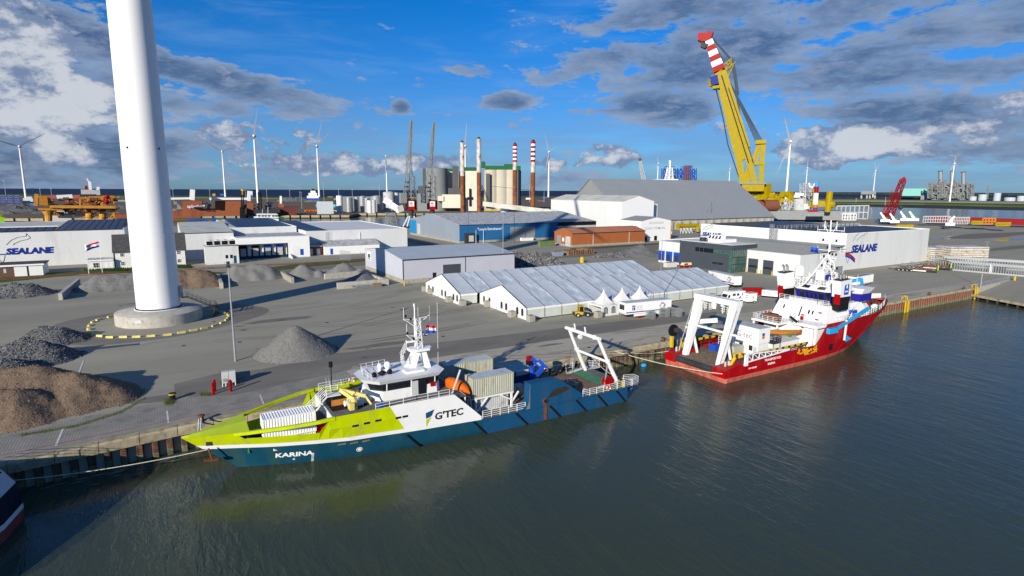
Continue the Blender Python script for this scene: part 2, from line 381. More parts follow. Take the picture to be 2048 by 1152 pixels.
def inst(o,parent,loc,rz=None,scale=None,name=None):
 c=o.copy();COL.objects.link(c);c.parent=parent;c.location=loc
 if rz is not None:c.rotation_euler=(0,0,rz)
 if scale is not None:c.scale=scale
 return c
WL=-3.4
def make_water():
 m=bpy.data.materials.new('water');m.use_nodes=True;MT['water']=m
 nt=m.node_tree;N=nt.nodes;L=nt.links;b=N['Principled BSDF']
 b.inputs['Base Color'].default_value=(.044,.057,.036,1);b.inputs['Roughness'].default_value=.13;b.inputs['IOR'].default_value=1.333;b.inputs['Specular IOR Level'].default_value=.40
 tc=N.new('ShaderNodeTexCoord');prev=None
 for sc,st,dist,strx,rot in((.75,.75,.22,(1,.26,1),6),(2.4,.7,.08,(1,.36,1),-12),(.10,.5,.40,(1,.5,1),15),(5.6,.55,.025,(1,.45,1),24)):
  mp=N.new('ShaderNodeMapping');mp.inputs['Scale'].default_value=strx;mp.inputs['Rotation'].default_value=(0,0,R(rot));L.new(tc.outputs['Object'],mp.inputs[0])
  n=N.new('ShaderNodeTexNoise');n.inputs['Scale'].default_value=sc;n.inputs['Detail'].default_value=3;n.inputs['Distortion'].default_value=.6;L.new(mp.outputs[0],n.inputs['Vector'])
  bb=N.new('ShaderNodeBump');bb.inputs['Distance'].default_value=dist;bb.inputs['Strength'].default_value=st
  if sc in(.75,2.4):
   q=N.new('ShaderNodeTexNoise');q.inputs['Scale'].default_value=.035;q.inputs['Detail'].default_value=3;L.new(tc.outputs['Object'],q.inputs['Vector'])
   r=N.new('ShaderNodeMapRange');L.new(q.outputs[0],r.inputs[0]);r.inputs[1].default_value=.35;r.inputs[2].default_value=.65;r.inputs[3].default_value=st*.45;r.inputs[4].default_value=st
   L.new(r.outputs[0],bb.inputs['Strength'])
  L.new(n.outputs[0],bb.inputs['Height'])
  if prev:L.new(prev,bb.inputs['Normal'])
  prev=bb.outputs[0]
 L.new(prev,b.inputs['Normal'])
make_water()
m=M();n=64
m.add([(45000*math.cos(2*math.pi*i/n),45000*math.sin(2*math.pi*i/n),WL)for i in range(n)],[tuple(range(n))])
struct(m.build('water','water'))
mat('sea',(.010,.022,.055),.75,var=.25,scale=.004,spec=.15,stretch=(.4,1,1))
m=M();R0,R1=1750,44000
m.add([(r_*math.cos(2*math.pi*i/n),r_*math.sin(2*math.pi*i/n),WL+.25)for r_ in(R0,R1)for i in range(n)],[(i,(i+1)%n,n+(i+1)%n,n+i)for i in range(n)])
struct(m.build('sea','sea'))
def land(name,pts,mt,z=0.0,depth=6.0):
 m=M();m.prism([(p[0],p[1])for p in pts],z-depth,z);return struct(m.build(name,mt))
def pxs(l,z=0.0):return[tuple(at(x,y,z)[:2])for x,y in l]
QY=lambda x:82.2 if x>0 else 82.2+x*.137
quay_pts=[(-420,82.2-420*.137),(-60,QY(-60)),(-17.8,QY(-17.8)),(0,82.2),(224,82.0)]
land('ground',[(p[0],p[1]+.6)for p in quay_pts]+[(251,84),(247,60),(236,-30),(215,-200),(900,-400),(1500,-60),(816,269),(677,360),(600,425),(540,480),(430,560),(300,470),(170,452),(20,535),(-114,612),(-700,900),(-900,600),(-800,100)],'asphalt')
m=M();m.add([(220.4,81.9,-1.9),(214.2,66,-1.9),(196,20,-1.9),(170,-60,-1.9),(150,-200,-1.9),(215,-200,.0),(236,-30,.0),(247,60,.0),(251,84,.0)],[tuple(range(9))])
m.add([(220.4,81.9,-1.9),(214.2,66,-1.9),(196,20,-1.9),(170,-60,-1.9),(150,-200,-1.9)]+[(220.4,81.9,-2.7),(214.2,66,-2.7),(196,20,-2.7),(170,-60,-2.7),(150,-200,-2.7)],[(i+1,i,i+5,i+6)for i in range(4)])
struct(m.build('slipway','asphalt'))
jt=M();a_,b_=Vector((220.4,81.9,0)),Vector((214.2,66,0));dd=(b_-a_).normalized();nn_=Vector((dd.y,-dd.x,0))
e_=a_+dd*90
jetty=M().ex([a_+Vector((0,0,-1.88)),a_+nn_*2.0+Vector((0,0,-1.88)),a_+nn_*2+Vector((0,0,-2.6)),a_+Vector((0,0,-2.6))],dd*90).build('jetty_edge','coping')
struct(jetty)
for i in range(28):
 q=a_+dd*(2+i*3.1)+nn_*1.5
 o=M().bar(q+Vector((0,0,-2.6)),q+Vector((0,0,-6)),.5).build('jetty_pile','dark_steel',jetty)
FAR=pxs([(-900,452),(0,436.5),(90,436.5),(560,430.5),(700,430),(715,426.5),(830,426.5),(1040,424),(1100,418),(1300,410),(1420,400),(1250,389),(1100,393),(820,395),(600,395),(350,392),(0,389),(-900,392)])
land('far_ground',FAR,'earth',0.0)
land('sea_dyke',pxs([(-900,390),(0,392.5),(350,394.5),(600,397),(820,397),(1100,395),(1100,392.3),(820,394.6),(600,394.6),(350,391.6),(0,388.4),(-900,387)],2),'far_green',2.6,8)
land('mudflat',pxs([(1560,409),(1740,413.5),(1848,416),(2048,420.8),(2600,436),(2600,408),(2048,396),(1560,394)],-3),'mud',-3,3)
land('polder_grass',pxs([(1560,405.4),(1740,406.3),(1848,407.5),(2048,412),(2600,427),(2600,408),(2048,396),(1560,395)],0),'far_green',0,6)
land('sand_strip',pxs([(1560,402.6),(1740,403),(1848,404),(2048,407),(2600,418),(2600,408),(2048,396.2),(1560,395.2)],.6),'sand',.6,2)
land('dune_scrub',pxs([(1560,398.6),(1740,399),(1848,400.5),(2048,403),(2600,413),(2600,408),(2048,396.4),(1560,395.4)],1.2),'far_dark',1.2,2)
m=M()
for i in range(90):
 u=1560+i*14;p=far(u,9000+600*math.sin(i));h=10+9*rnd.random()
 m.box(p.x-90,p.x+90,p.y-60,p.y+60,WL,WL+h)
tag(m.build('far_coast','far_dark'),None,None,kind='structure')
m=M()
for i in range(260):
 u=rnd.uniform(1600,1900);p=at(u,rnd.uniform(396.5,398.6),1.2);r_=rnd.uniform(5,22)
 m.ball((p.x,p.y,1.0),r_,7,(1.6,1.2,.22+.2*rnd.random()))
tag(m.build('far_scrub','far_dark'),'dark scrub growing along the far dunes','scrub',kind='stuff')
m=M()
for(x0,x1)in((-420,-60),(-60,0),(0,60),(60,140),(140,224)):
 m.hexa([(x0,QY(x0)+.62,-7),(x1,QY(x1)+.62,-7),(x1,QY(x1)+1.4,-7),(x0,QY(x0)+1.4,-7)],[(x0,QY(x0)+.62,-.3),(x1,QY(x1)+.62,-.3),(x1,QY(x1)+1.4,-.3),(x0,QY(x0)+1.4,-.3)])
quay=struct(m.build('quay','dark_steel'))
def prof_block(x0,x1,mt='coping',h=1.15):
 y0,y1=QY(x0),QY(x1);m=M();g=.035
 a=[(x0+g,y0-.05,-h),(x0+g,y0-.05,-.16),(x0+g,y0+.12,.05),(x0+g,y0+1.0,.06),(x0+g,y0+1.0,-h)]
 b=[(x1-g,y1-.05,-h),(x1-g,y1-.05,-.16),(x1-g,y1+.12,.05),(x1-g,y1+1.0,.06),(x1-g,y1+1.0,-h)]
 m.add(a+b,[(0,1,2,3,4),(9,8,7,6,5)]+[(i,5+i,5+(i+1)%5,(i+1)%5)for i in range(5)])
 return m.build('coping_block',mt,quay)
x=-46.0
while x<222:
 L_=4.1 if x<60 else 6.6
 prof_block(x,min(x+L_,222.6),h=1.15 if x<138 else.62);x+=L_
def pile_row(x0,x1,pitch,w,out,mt,ztop=-1.15):
 x=x0
 while x<x1:
  y=QY(x)+.62;j=rnd.uniform(-.04,.04);m=M();al=-2.45+rnd.uniform(-.25,.25);c=w*.18
  for z0,z1,ci in((al,ztop,0),(-7,al,1)):
   m.c=ci;o_=out+(.03 if ci else 0)
   m.prism([(x+j,y),(x+c+j,y-o_),(x+w-c+j,y-o_),(x+w+j,y)],z0,z1)
  m.build('sheet_pile',[mt,'pile_algae'],quay);x+=pitch
pile_row(-46,60,1.62,.85,.55,'pile_rust')
pile_row(60.2,139,1.08,.96,.32,'pile_rust')
pile_row(139.2,223,1.3,.9,.38,'pile_red',-.6)
for fx in(57.0,76.5,80.8,87.5):
 M().box(fx,fx+.55,QY(fx)-.35,QY(fx)+.1,-4.5,-1.0).build('fender_beam','pile_algae',quay)
lad=None
for lx in(177.2,219.6):
 y=QY(lx)
 if lad is None:
  lad=thing('quay_ladder','yellow quay ladder with guard posts halfway along the far quay wall','ladder',(lx,y,0),0,'yellow ladders on the quay wall')
  for s in(-.75,.75):
   M().box(s-.22,s+.22,-.65,-.3,-4.2,-.2).build('guard_post','yellow',lad)
   M().path([(s*.6,-.25,-.2),(s*.6,-.1,1.1),(s*.6,.8,1.1),(s*.6,1.0,.06)],.09,6).build('handrail','yellow',lad)
  for i in range(11):M().bar((-.5,-.4,-3.9+i*.36),(.5,-.4,-3.9+i*.36),.07).build('rung','yellow',lad)
 else:dup(lad,(lx,y,0),None,'yellow quay ladder with guard posts at the corner by the slipway')
m=M();m.ex([(220.4,82.0,-2.7),(251,84.2,-.0),(251,84.2,.12),(220.4,82.0,.12)],(-.05,.7,0))
t=thing('slipway_wall','pale concrete wall wedge beside the slipway with a grey railing','wall',(0,0,0))
m.build('wall','concrete_pale',t)
M().rail([(221,82.4,.12),(251,84.6,.12)],1.3,4,1.0,.08).build('railing','galv',t)
q=at(2029,561)
tag(M().lathe([(.35,0),(.35,1.3),(.28,1.5)],10).build('bollard','yellow',loc=q),'yellow post standing at the top end of the slipway wall','post')
mat('apron',(.39,.36,.285),.9,var=.14,scale=.12,bump=.15,bscale=5,dirt=(.17,.15,.12),dirtamt=.3,dscale=.25,stretch=(.4,1,1))
mat('tar',(.185,.172,.147),.92,var=.14,scale=.2,dirt=(.25,.23,.19),dirtamt=.35,dscale=.12,stretch=(.35,1,1),bump=.15,bscale=5)
mat('pavers',(.27,.255,.22),.9,var=.16,scale=.5,dirt=(.13,.125,.11),dirtamt=.3,dscale=.3)
mat('paver_joint',(.215,.20,.17),.9)
mat('wet',(.17,.155,.13),.75,var=.15,scale=.5)
def sheet(name,pts,mt,z,pieces=None):
 m=M();m.add([(p[0],p[1],z)for p in pts],[tuple(range(len(pts)))])
 mm=m
 return struct(mm.build(name,mt))
sheet('quay_apron',[(24,83.2),(222.6,83.0),(228,86.5),(150,92.2),(60,94.6),(24,95.2)],'apron',.006)
sheet('dark_paving',[(30,95.25),(60,94.65),(112,93.3),(118,97.5),(90,101.5),(60,103.2),(24,106.5),(12,103)],'tar',.007)
sheet('paver_strip',[(-70,73.6),(-18,80.76),(0,83.2),(23.9,83.2),(23.9,94.6),(5,95.2),(-10,92.5),(-70,84)],'pavers',.006)
sheet('wet_patch',[tuple(at(x_,y_)[:2])for x_,y_ in[(348,768),(430,748),(560,735),(640,722),(720,710),(700,740),(560,770),(470,790),(350,795)]],'tar',.008)
m=M();x=-30.0
for k in range(170):
 x=-30+k*.32
 if x<23.8:m.box(x,x+.05,QY(x)+3.3,QY(x)+11.2-max(0,-x)*.06,.008,.014)
m.build('paver_course','paver_joint',quay)['kind']='stuff'
def line(pts,w,mt,name,z=.014):
 m=M()
 for a,b in zip(pts,pts[1:]):
  a=Vector(a).to_2d();b=Vector(b).to_2d();d=(b-a).normalized();n_=Vector((-d.y,d.x))*w/2
  m.add([(*(a-n_),z),(*(b-n_),z),(*(b+n_),z),(*(a+n_),z)],[(0,1,2,3)])
 return struct(m.build(name,mt))
line([(-60,QY(-60)+1.15),(-18,QY(-18)+1.15),(0,83.4),(40,83.4)],.16,'line_yellow','yellow_line',.03)
line([(-60,QY(-60)+3.2),(-18,QY(-18)+3.2),(0,85.3),(34,85.1)],.16,'line_red','red_line',.03)
for(a,b)in(((126,858),(112,892)),((334,822),(337,846)),((167,722),(155,753)),((520,790),(530,814))):
 line([at(*a),at(*b)],.22,'line_white','parking_mark',.03)
line([(160,88.0),(236,88.3)],.25,'line_white','parking_mark',.03)
TC=Vector((-3.0,154.6,0))
m=M();n=60
m.add([(TC.x+(21.5+2.2*math.sin(3*a+1))*math.cos(a),TC.y-1+(19+2*math.sin(2*a))*math.sin(a),.006)for a in(2*math.pi*i/n for i in range(n))],[tuple(range(n))])
struct(m.build('wet_ring','tar'))
m=M();m.add([(TC.x+14.0*math.cos(a),TC.y-.5+17.0*math.sin(a),.010)for a in(2*math.pi*i/n for i in range(n))],[tuple(range(n))])
struct(m.build('ring_apron','asphalt'))
def blobsheet(name,c,rx,ry,mt,z,seed=0):
 m=M();k=28;rr=random.Random(seed)
 ph=[rr.uniform(0,6.28)for _ in range(3)]
 m.add([(c[0]+rx*(1+.22*math.sin(2*a+ph[0])+.12*math.sin(5*a+ph[1]))*math.cos(a),c[1]+ry*(1+.2*math.sin(3*a+ph[2]))*math.sin(a),z)for a in(2*math.pi*i/k for i in range(k))],[tuple(range(k))])
 return struct(m.build(name,mt))
for i,(u,v,rx,ry,mt_)in enumerate([(233,693,5.5,.9,'puddle'),(1925,474,34,6,'puddle'),(2030,478,30,5,'puddle'),(2010,469,22,4,'puddle'),(1990,470,60,12,'wet'),(2020,496,40,4,'wet'),(560,640,9,1.6,'wet'),(760,690,6,1.2,'wet'),(330,795,4.5,1.4,'wet'),(1560,535,9,2,'wet'),(1100,690,3,.5,'wet')]):
 blobsheet('puddle',at(u,v),rx,ry,mt_,.012+.002*i,i)
sheet('grass_verge',[tuple(at(x_,y_)[:2])for x_,y_ in[(-60,556),(170,541),(300,539),(460,545),(600,527),(732,517),(732,523),(620,534),(470,551),(300,546),(170,548),(-60,572)]],'grass',.02)
sheet('road',[tuple(at(x_,y_)[:2])for x_,y_ in[(470,551.5),(620,534.5),(732,523.5),(732,531),(640,540),(480,556)]],'tar',.012)
sheet('road',[tuple(at(x_,y_)[:2])for x_,y_ in[(1010,512),(1340,485),(1340,497),(1150,515),(1010,520)]],'tar',.012)
for k,(a,b)in enumerate((((-60,560),(732,519.5)),((-60,563),(732,521)),((812,478),(905,498)),((812,481),(905,502)))):
 a=at(*a);b=at(*b);struct(M().bar(a+Vector((0,0,.1)),b+Vector((0,0,.1)),.35,.2).build('rail_track','rust'))
sheet('grass_verge',[tuple(at(x_,y_)[:2])for x_,y_ in[(1140,497),(1345,484),(1345,487),(1140,501)]],'grass',.02)
def interp(x,tab):
 if x<=tab[0][0]:return tab[0][1]
 for(a,u),(b,v)in zip(tab,tab[1:]):
  if x<=b:return u+(v-u)*(x-a)/(b-a)
 return tab[-1][1]
def corr_wall(p,q,z0,z1,n,d=.05):
 m=M();p=Vector((p[0],p[1],0));q=Vector((q[0],q[1],0));L_=(q-p).length;u=(q-p).normalized();o=Vector((u.y,-u.x,0))
 pts=[]
 for i in range(n):
  w=L_/n;a=i*w
  pts+=[(a,0),(a+w*.3,0),(a+w*.45,d),(a+w*.85,d)]
 pts.append((L_,0));P=[p+u*a+o*b for a,b in pts];k=len(P)
 m.add([(v.x,v.y,z0)for v in P]+[(v.x,v.y,z1)for v in P],[(i,i+1,k+i+1,k+i)for i in range(k-1)])
 return m
def container(name,label,loc,rz=0.,L=6.06,W=2.44,H=2.6,wall='cont_grey',roof='cont_roof',frame=None,cat='container',group=None,n=18,doorend=1,flat_roof=True):
 t=thing(name,label,cat,loc,rz,group);f=M();e=.11;fr=frame or wall
 for x in(0,L-e):
  for y in(0,W-e):f.box(x,x+e,y,y+e,0,H)
 for y in(0,W-e):
  f.box(e,L-e,y+.004,y+e-.004,0,.14);f.box(e,L-e,y+.004,y+e-.004,H-.1,H-.004)
 for x in(0,L-e):
  f.box(x+.004,x+e-.004,e,W-e,0,.14);f.box(x+.004,x+e-.004,e,W-e,H-.1,H-.004)
 f.build('frame',fr,t)
 corr_wall((e,.08),(L-e,.08),.14,H-.1,n).build('side_wall',wall,t)
 corr_wall((L-e,W-.08),(e,W-.08),.14,H-.1,n).build('side_wall',wall,t)
 nd,ns=(L,0)if doorend==1 else(0,L)
 if doorend==1:corr_wall((.08,W-e),(.08,e),.14,H-.1,7).build('end_wall',wall,t)
 else:corr_wall((L-.08,e),(L-.08,W-e),.14,H-.1,7).build('end_wall',wall,t)
 for s in(0,1):
  d=M();y0=e+s*(W/2-e)+.02;y1=y0+W/2-e-.04;xa=nd-.09 if doorend==1 else.03
  d.box(xa,xa+.06,y0,y1,.16,H-.12)
  for k in(.3,.7):
   yy=y0+(y1-y0)*k;xo=nd+.02 if doorend==1 else-.02
   d.tube((xo,yy,.2),(xo,yy,H-.15),.025,5)
  d.build('door',wall,t)
 r=M()
 if flat_roof:r.box(e,L-e,e,W-e,H-.07,H-.03)
 else:
  k=n
  for i in range(k):x0=e+(L-2*e)*i/k;w=(L-2*e)/k;r.add([(x0,e,H-.08),(x0+w*.5,e,H-.02),(x0+w,e,H-.08),(x0,W-e,H-.08),(x0+w*.5,W-e,H-.02),(x0+w,W-e,H-.08)],[(0,1,4,3),(1,2,5,4)])
 r.build('roof_panel',roof,t)
 c=M()
 for x in(0,L-.18):
  for y in(0,W-.16):
   for z in(0,H-.12):c.box(x-.005,x+.185,y-.005,y+.165,z,z+.125)
 c.build('corner_casting','yellow' if wall=='cont_grey' else fr,t)
 return t
def life_ring(label,loc,rz=0.,group='life rings on the ship rails'):
 t=thing('life_ring',label,'life ring',loc,rz,group)
 for k in range(8):
  m=M();a=math.pi*2*k/8
  for j in range(3):
   a0=a+j*math.pi/12;a1=a+(j+1)*math.pi/12
   m.tube((.36*math.cos(a0),0,.36*math.sin(a0)),(.36*math.cos(a1),0,.36*math.sin(a1)),.10,6)
  m.build('ring_segment','boat_orange' if k%2==0 else 'white_paint',t)
 return t
def flag(name,label,loc,w,h,cols,rz=0.,pole=None,group=None,droop=.15):
 t=thing(name,label,'flag',loc,rz,group)
 k=len(cols)
 for i,c in enumerate(cols):
  m=M();z1=-h*i/k;z0=-h*(i+1)/k;n=8
  for j in range(n+1):
   x=w*j/n;y=.12*w*math.sin(j*1.1)*j/n;dz=-droop*w*(j/n)**1.5+.03*math.sin(j*2.1)
   m.v+=[(x,y,z0+dz),(x,y+.05*math.sin(j),z1+dz)]
  for j in range(n):m.f.append((2*j,2*j+2,2*j+3,2*j+1));m.mi.append(0)
  m.build('stripe',c,t,smooth=True)
 return t
class Hull:
 def __init__(s,stem,wl,dk,zt):
  s.stem,s.wl,s.dk,s.zt=stem,wl,dk,zt
 def hb(s,x,z):
  d=x-s.stem(z);t=max(0.,min(1.,z/s.zt));w=interp(d,s.wl);k=interp(d,s.dk)
  v=w+(k-w)*t
  if z<0:v*=max(.3,1+z*.22)
  return max(0.02,v)
 def strip(s,m,xa,xb,zl,zh,nx,nz,side=-1,off=0.,cl=1.0):
  vs=[]
  for i in range(nx+1):
   f=(i/nx)**cl
   for j in range(nz+1):
    z=0;x=0
    for _ in range(3):
     a=xa(z)if callable(xa)else xa;b=xb(z)if callable(xb)else xb
     x=a+(b-a)*f;lo=zl(x)if callable(zl)else zl;hi=zh(x)if callable(zh)else zh;z=lo+(hi-lo)*j/nz
    vs.append((x,side*(s.hb(x,z)+off),z))
  fs=[]
  for i in range(nx):
   for j in range(nz):
    a=i*(nz+1)+j;q=(a,a+nz+1,a+nz+2,a+1);fs.append(q if side<0 else q[::-1])
  m.add(vs,fs);return m
 def both(s,*a,**k):
  m=M();s.strip(m,*a,side=-1,**k);s.strip(m,*a,side=1,**k);return m
 def text(s,body,size,x0,z0,off=.03,wscale=1.,bold=.0,sgn=-1,xdir=1,shear=0.):
  m=M().text(body,size,(0,0,0),(1,0,0),(0,1,0),.02,bold,shear,wscale)
  m.v=[(x0+xdir*v[0],sgn*(s.hb(x0+xdir*v[0],z0+v[1])+off+v[2]),z0+v[1])for v in m.v]
  return m
KO=Vector((0,74.0,WL))
def karina():
 t=thing('survey_ship','survey ship with lime green bow, white side and blue hull moored at the quay','ship',KO)
 stem=lambda z:5.2-5.7*z/5.0 if z>0 else 5.2+z*-.1
 H=Hull(stem,[(0,0),(2,.75),(5,1.9),(8,3.0),(15,4.9),(24,6.0),(33,6.45),(50,6.5),(58,6.3),(60,6.1)],[(0,.12),(.6,.5),(3,1.4),(7,3.1),(11.6,4.8),(15.6,5.9),(22,6.3),(60,6.5)],5.2)
 zb=lambda x:interp(x,[(0,3.25),(8,2.95),(20,2.72),(35.5,2.2),(64,2.25)])
 zt=lambda x:interp(x,[(-.6,4.95),(6.4,5.5),(15,6.35),(22,6.5),(31,6.5)])
 H.both(stem,35.5,-2.2,zb,30,5,cl=1.5).build('bow_hull','teal',t,smooth=True,label='forward hull with the ship name, its lighting painted as a teal tone')
 m=H.both(35.5,61.7,-2.2,zb,14,4)  # one hull paint in two tones; lighting gradient along the ship painted in
 b=[H.hb(61.7,z)for z in(-2.2,0,2.25)]
 m.add([(61.7,-b[0],-2.2),(61.7,b[0],-2.2),(63.0,6.0,2.25),(63.0,-6.0,2.25),(61.7,-b[2],2.25),(61.7,b[2],2.25)],[(0,1,2,3),(0,3,4),(1,5,2)])
 m.build('aft_hull','ship_blue',t,label='aft hull with diagonal fender bars, its lighting painted as a bluer tone')
 H.both(stem,35.2,zb,lambda x:zb(x)+.55,30,1,off=.012,cl=1.5).build('white_band','white_clean',t)
 z3=lambda x:zb(x)+.55
 m=M()
 for sd in(-1,1):
  for of in(0,-.16):
   H.strip(m,stem,5.0,z3,zt,10,3,sd,of,1.4)
   H.strip(m,5.0,5.9,z3,lambda x:4.45+max(0,(5.9-x))*.85,1,1,sd,of)
   H.strip(m,5.9,15.0,z3,lambda x:4.45+(0 if x<14.2 else(x-14.2)*2.2),8,1,sd,of)
   H.strip(m,15.0,lambda z:22.6+(z-6)*-.55,z3,zt,6,2,sd,of)
 m.build('bulwark','lime',t)
 for sd in(-1,1):
  m=M()
  for i in range(12):
   x0=4.8+i*.9;x1=x0+.9
   a=[(x,sd*(H.hb(x,zt(x))+o_),zt(x)+z)for x in(x0,x1)for o_,z in((.03,-.36),(.03,.02),(-.32,.02),(-.32,-.36))]
   m.hexa([a[0],a[4],a[7],a[3]],[a[1],a[5],a[6],a[2]])
  m.build('bulwark_beam','lime',t)
 m=M();xs=[-.5,.2,1.5,3,4.5,6.4]
 A=[(x,-H.hb(x,zt(x)),zt(x)+.02)for x in xs];B=[(x,H.hb(x,zt(x)),zt(x)+.02)for x in xs]
 n=len(xs);m.add(A+B+[(x,0,zt(x)+.22)for x in xs],[(i,i+1,2*n+i+1,2*n+i)for i in range(n-1)]+[(2*n+i,2*n+i+1,n+i+1,n+i)for i in range(n-1)])
 m.box(6.38,6.46,-2.9,2.9,5.0,5.5)
 m.build('turtle_deck','lime_deck',t)
 M().box(6.2,6.36,-1.9,1.9,2.3,5.3).build('well_bulkhead','green',t)
 m=M()
 xe=lambda z:interp(z,[(2.2,35.6),(2.9,35.0),(6.5,31.2)])
 for sd in(-1,1):
  m=M()
  for of in(.01,-.15):H.strip(m,lambda z:22.6+(z-6)*-.55,xe,lambda x:zb(x)+.5,zt,8,4,sd,of)
  m.build('side_panel','white_clean',t)
 def deck(x0,x1,z,mt,name='deck',ins=.1,n=8):
  m=M();xs=[x0+(x1-x0)*i/n for i in range(n+1)]
  m.add([(x,-(H.hb(x,z)-ins),z)for x in xs]+[(x,H.hb(x,z)-ins,z)for x in xs],[(i,i+1,n+2+i,n+1+i)for i in range(n)]);return m.build(name,mt,t)
 deck(3.5,16,2.25,'grey_deck');deck(15.6,33.0,5.98,'grey_deck','upper_deck');deck(30,43,2.2,'grey_deck')
 M().box(15.5,15.6,-4.6,4.6,2.2,5.98).build('bulkhead','white_paint',t);M().box(33.0,33.1,-5.8,5.8,2.2,5.98).build('bulkhead','white_paint',t)
 deck(43,58.4,2.22,'brown_deck','aft_deck');deck(58.4,61.0,2.24,'green_deck','green_deck');deck(61.0,63.0,2.22,'grey_deck','stern_deck')
 H.text('KARINA',.92,9.1,1.15,bold=.03,wscale=1.25).build('lettering','letter_white',t)
 m=H.text('6',.45,11.0,.55,wscale=1.5);H.text('8',.3,17.5,1.3);m.build('emblem','letter_white',t)
 m=M();n=20
 for r0,r1 in((.28,.36),(.0,.20)):
  for i in range(n):
   a0,a1=2*math.pi*i/n,2*math.pi*(i+1)/n
   p=[(18.6+r*math.cos(a),1.2+r*math.sin(a))for r,a in((r0,a0),(r1,a0),(r1,a1),(r0,a1))]
   m.add([(x,-(H.hb(x,z)+.03),z)for x,z in p],[(3,2,1,0)])
 m.build('plimsoll_mark','letter_white',t)
 m=M()
 for i in range(7):z=.1+i*.2;m.add([(x,-(H.hb(x,zz)+.03),zz)for x,zz in((13.1,z),(13.4,z),(13.4,z+.09),(13.1,z+.09))],[(0,1,2,3)])
 m.build('draught_mark','letter_white',t)
 H.text('G·TEC'.replace('·',"'"),1.35,28.3,3.55,bold=.035,wscale=1.12,off=.04).build('lettering','letter_black',t)
 m=M()
 for pts in([(27.1,3.95),(27.55,4.05),(27.9,4.25),(28.25,5.05),(27.05,4.75)],):m.add([(x,-(H.hb(x,z)+.04),z)for x,z in pts],[tuple(range(5))])
 m.build('emblem','ship_blue',t)
 m=M().add([(x,-(H.hb(x,z)+.04),z)for x,z in((27.15,2.75),(27.85,4.1),(27.55,3.95),(27.1,3.8))],[(0,1,2,3)]);m.build('emblem','lime',t)
 for x,z in((17.6,4.65),(19.0,4.75),(20.4,4.85),(23.0,4.7),(23.9,4.7)):
  m=M().add([(x+a,-(H.hb(x+a,z+b)+.03),z+b)for a,b in((0,0),(.75,0),(.75,.3),(0,.3))],[(0,1,2,3)]);m.build('window','window_dark',t)
 for x in(16.0,17.4,18.9):
  M().add([(x+a,-(H.hb(x+a,2.2+b)+.03),2.2+b)for a,b in((0,0),(.95,.08),(.95,.3),(0,.22))],[(0,1,2,3)]).build('mooring_port','timber',t)
 M().add([(x,-(H.hb(x,z)+.05),z)for x,z in((1.9,3.7),(2.6,3.7),(2.5,4.3),(1.9,4.3))],[(0,1,2,3)]).build('anchor_pocket','dark_steel',t)
 m=M().tube((2.1,-1.5,3.7),(2.4,-1.6,2.3),.12,6).bar((1.6,-1.7,2.4),(3.0,-1.5,2.2),.3).build('anchor','rust',t)
 for x in(24.5,33.9,40.6,46.4,51.2,55.4,59.2):
  m=M();z0=zb(x)-.1 if x>35 else 2.2
  k=6
  for i in range(k):
   f0,f1=i/k,(i+1)/k
   p=[(x+1.9*f,-(H.hb(x+1.9*f,z0-(z0-.1)*f)+.10),z0-(z0-.1)*f)for f in(f0,f1)]
   m.bar(p[0],p[1],.24,.2)
  m.build('fender_bar','black',t)
 m=M()
 for x0,x1 in((35.2,61.6),):
  n=14
  for i in range(n):
   a=x0+(x1-x0)*i/n;b=x0+(x1-x0)*(i+1)/n;m.bar((a,-(H.hb(a,zb(a))+.04),zb(a)),(b,-(H.hb(b,zb(b))+.04),zb(b)),.16)
 m.build('rubbing_strake','ship_blue',t)
 for sd in(-1,):
  y0,y1=-6.46,-5.0
  prof=[(41.6,2.2),(42.9,3.4),(43.0,6.0),(47.6,6.0),(48.4,5.7),(53.4,2.25)]
  m=M().ex([(x,y0,z)for x,z in prof],(0,y1-y0,0));m.build('side_casing','ship_blue',t)
  M().add([(42.3,y0-.0,2.2),(42.9,y0-.01,3.4),(43.0,y0-.01,5.9),(43.06,y0-.01,5.9),(43.06,y0-.01,2.3)],[tuple(range(5))]).build('casing_edge','steel',t)
 m=M().tube((45.6,-6.7,3.05),(45.6,-6.2,3.05),.36,16);m.build('exhaust_outlet','rust',t)
 m=M();m.tube((45.6,-6.72,3.05),(45.6,-6.6,3.05),.27,14);m.build('exhaust_mouth','black',t)
 M().add([(45.3,-6.53,2.8),(45.95,-6.53,2.8),(45.9,-6.62,.2),(45.4,-6.62,.2)],[(3,2,1,0)]).build('rust_stain','rust',t)
 M().add([(45.9,-6.48,3.3),(47.2,-6.48,4.5),(49.4,-6.48,4.6),(50.2,-6.48,4.1),(48.0,-6.48,3.5)],[(0,4,3,2,1)]).build('soot_stain','exhaust',t)
 def ring(cx,cy,x0,x1,hb,ch,z):return[(x0+ch,cy-hb,z),(x1-ch*.5,cy-hb,z),(x1,cy-hb+ch*.6,z),(x1,cy+hb-ch*.6,z),(x1-ch*.5,cy+hb,z),(x0+ch,cy+hb,z),(x0,cy+hb-ch*1.1,z),(x0,cy-hb+ch*1.1,z)]
 cy=.4
 def shell(a,b):n=len(a);return M().add(list(a)+list(b),[(i,(i+1)%n,n+(i+1)%n,n+i)for i in range(n)]+[tuple(range(n,2*n))])
 shell(ring(0,cy,21.0,31.0,3.1,1.5,5.98),ring(0,cy,21.3,30.9,3.0,1.4,7.25)).build('wheelhouse_wall','white_paint',t)
 shell(ring(0,cy,21.45,30.85,2.9,1.4,7.25),ring(0,cy,21.0,30.9,3.0,1.4,8.35)).build('wheelhouse_window','window_dark',t)
 ro=shell(ring(0,cy,20.6,31.2,3.25,1.6,8.35),ring(0,cy,20.1,31.6,3.7,1.9,8.9));n=8
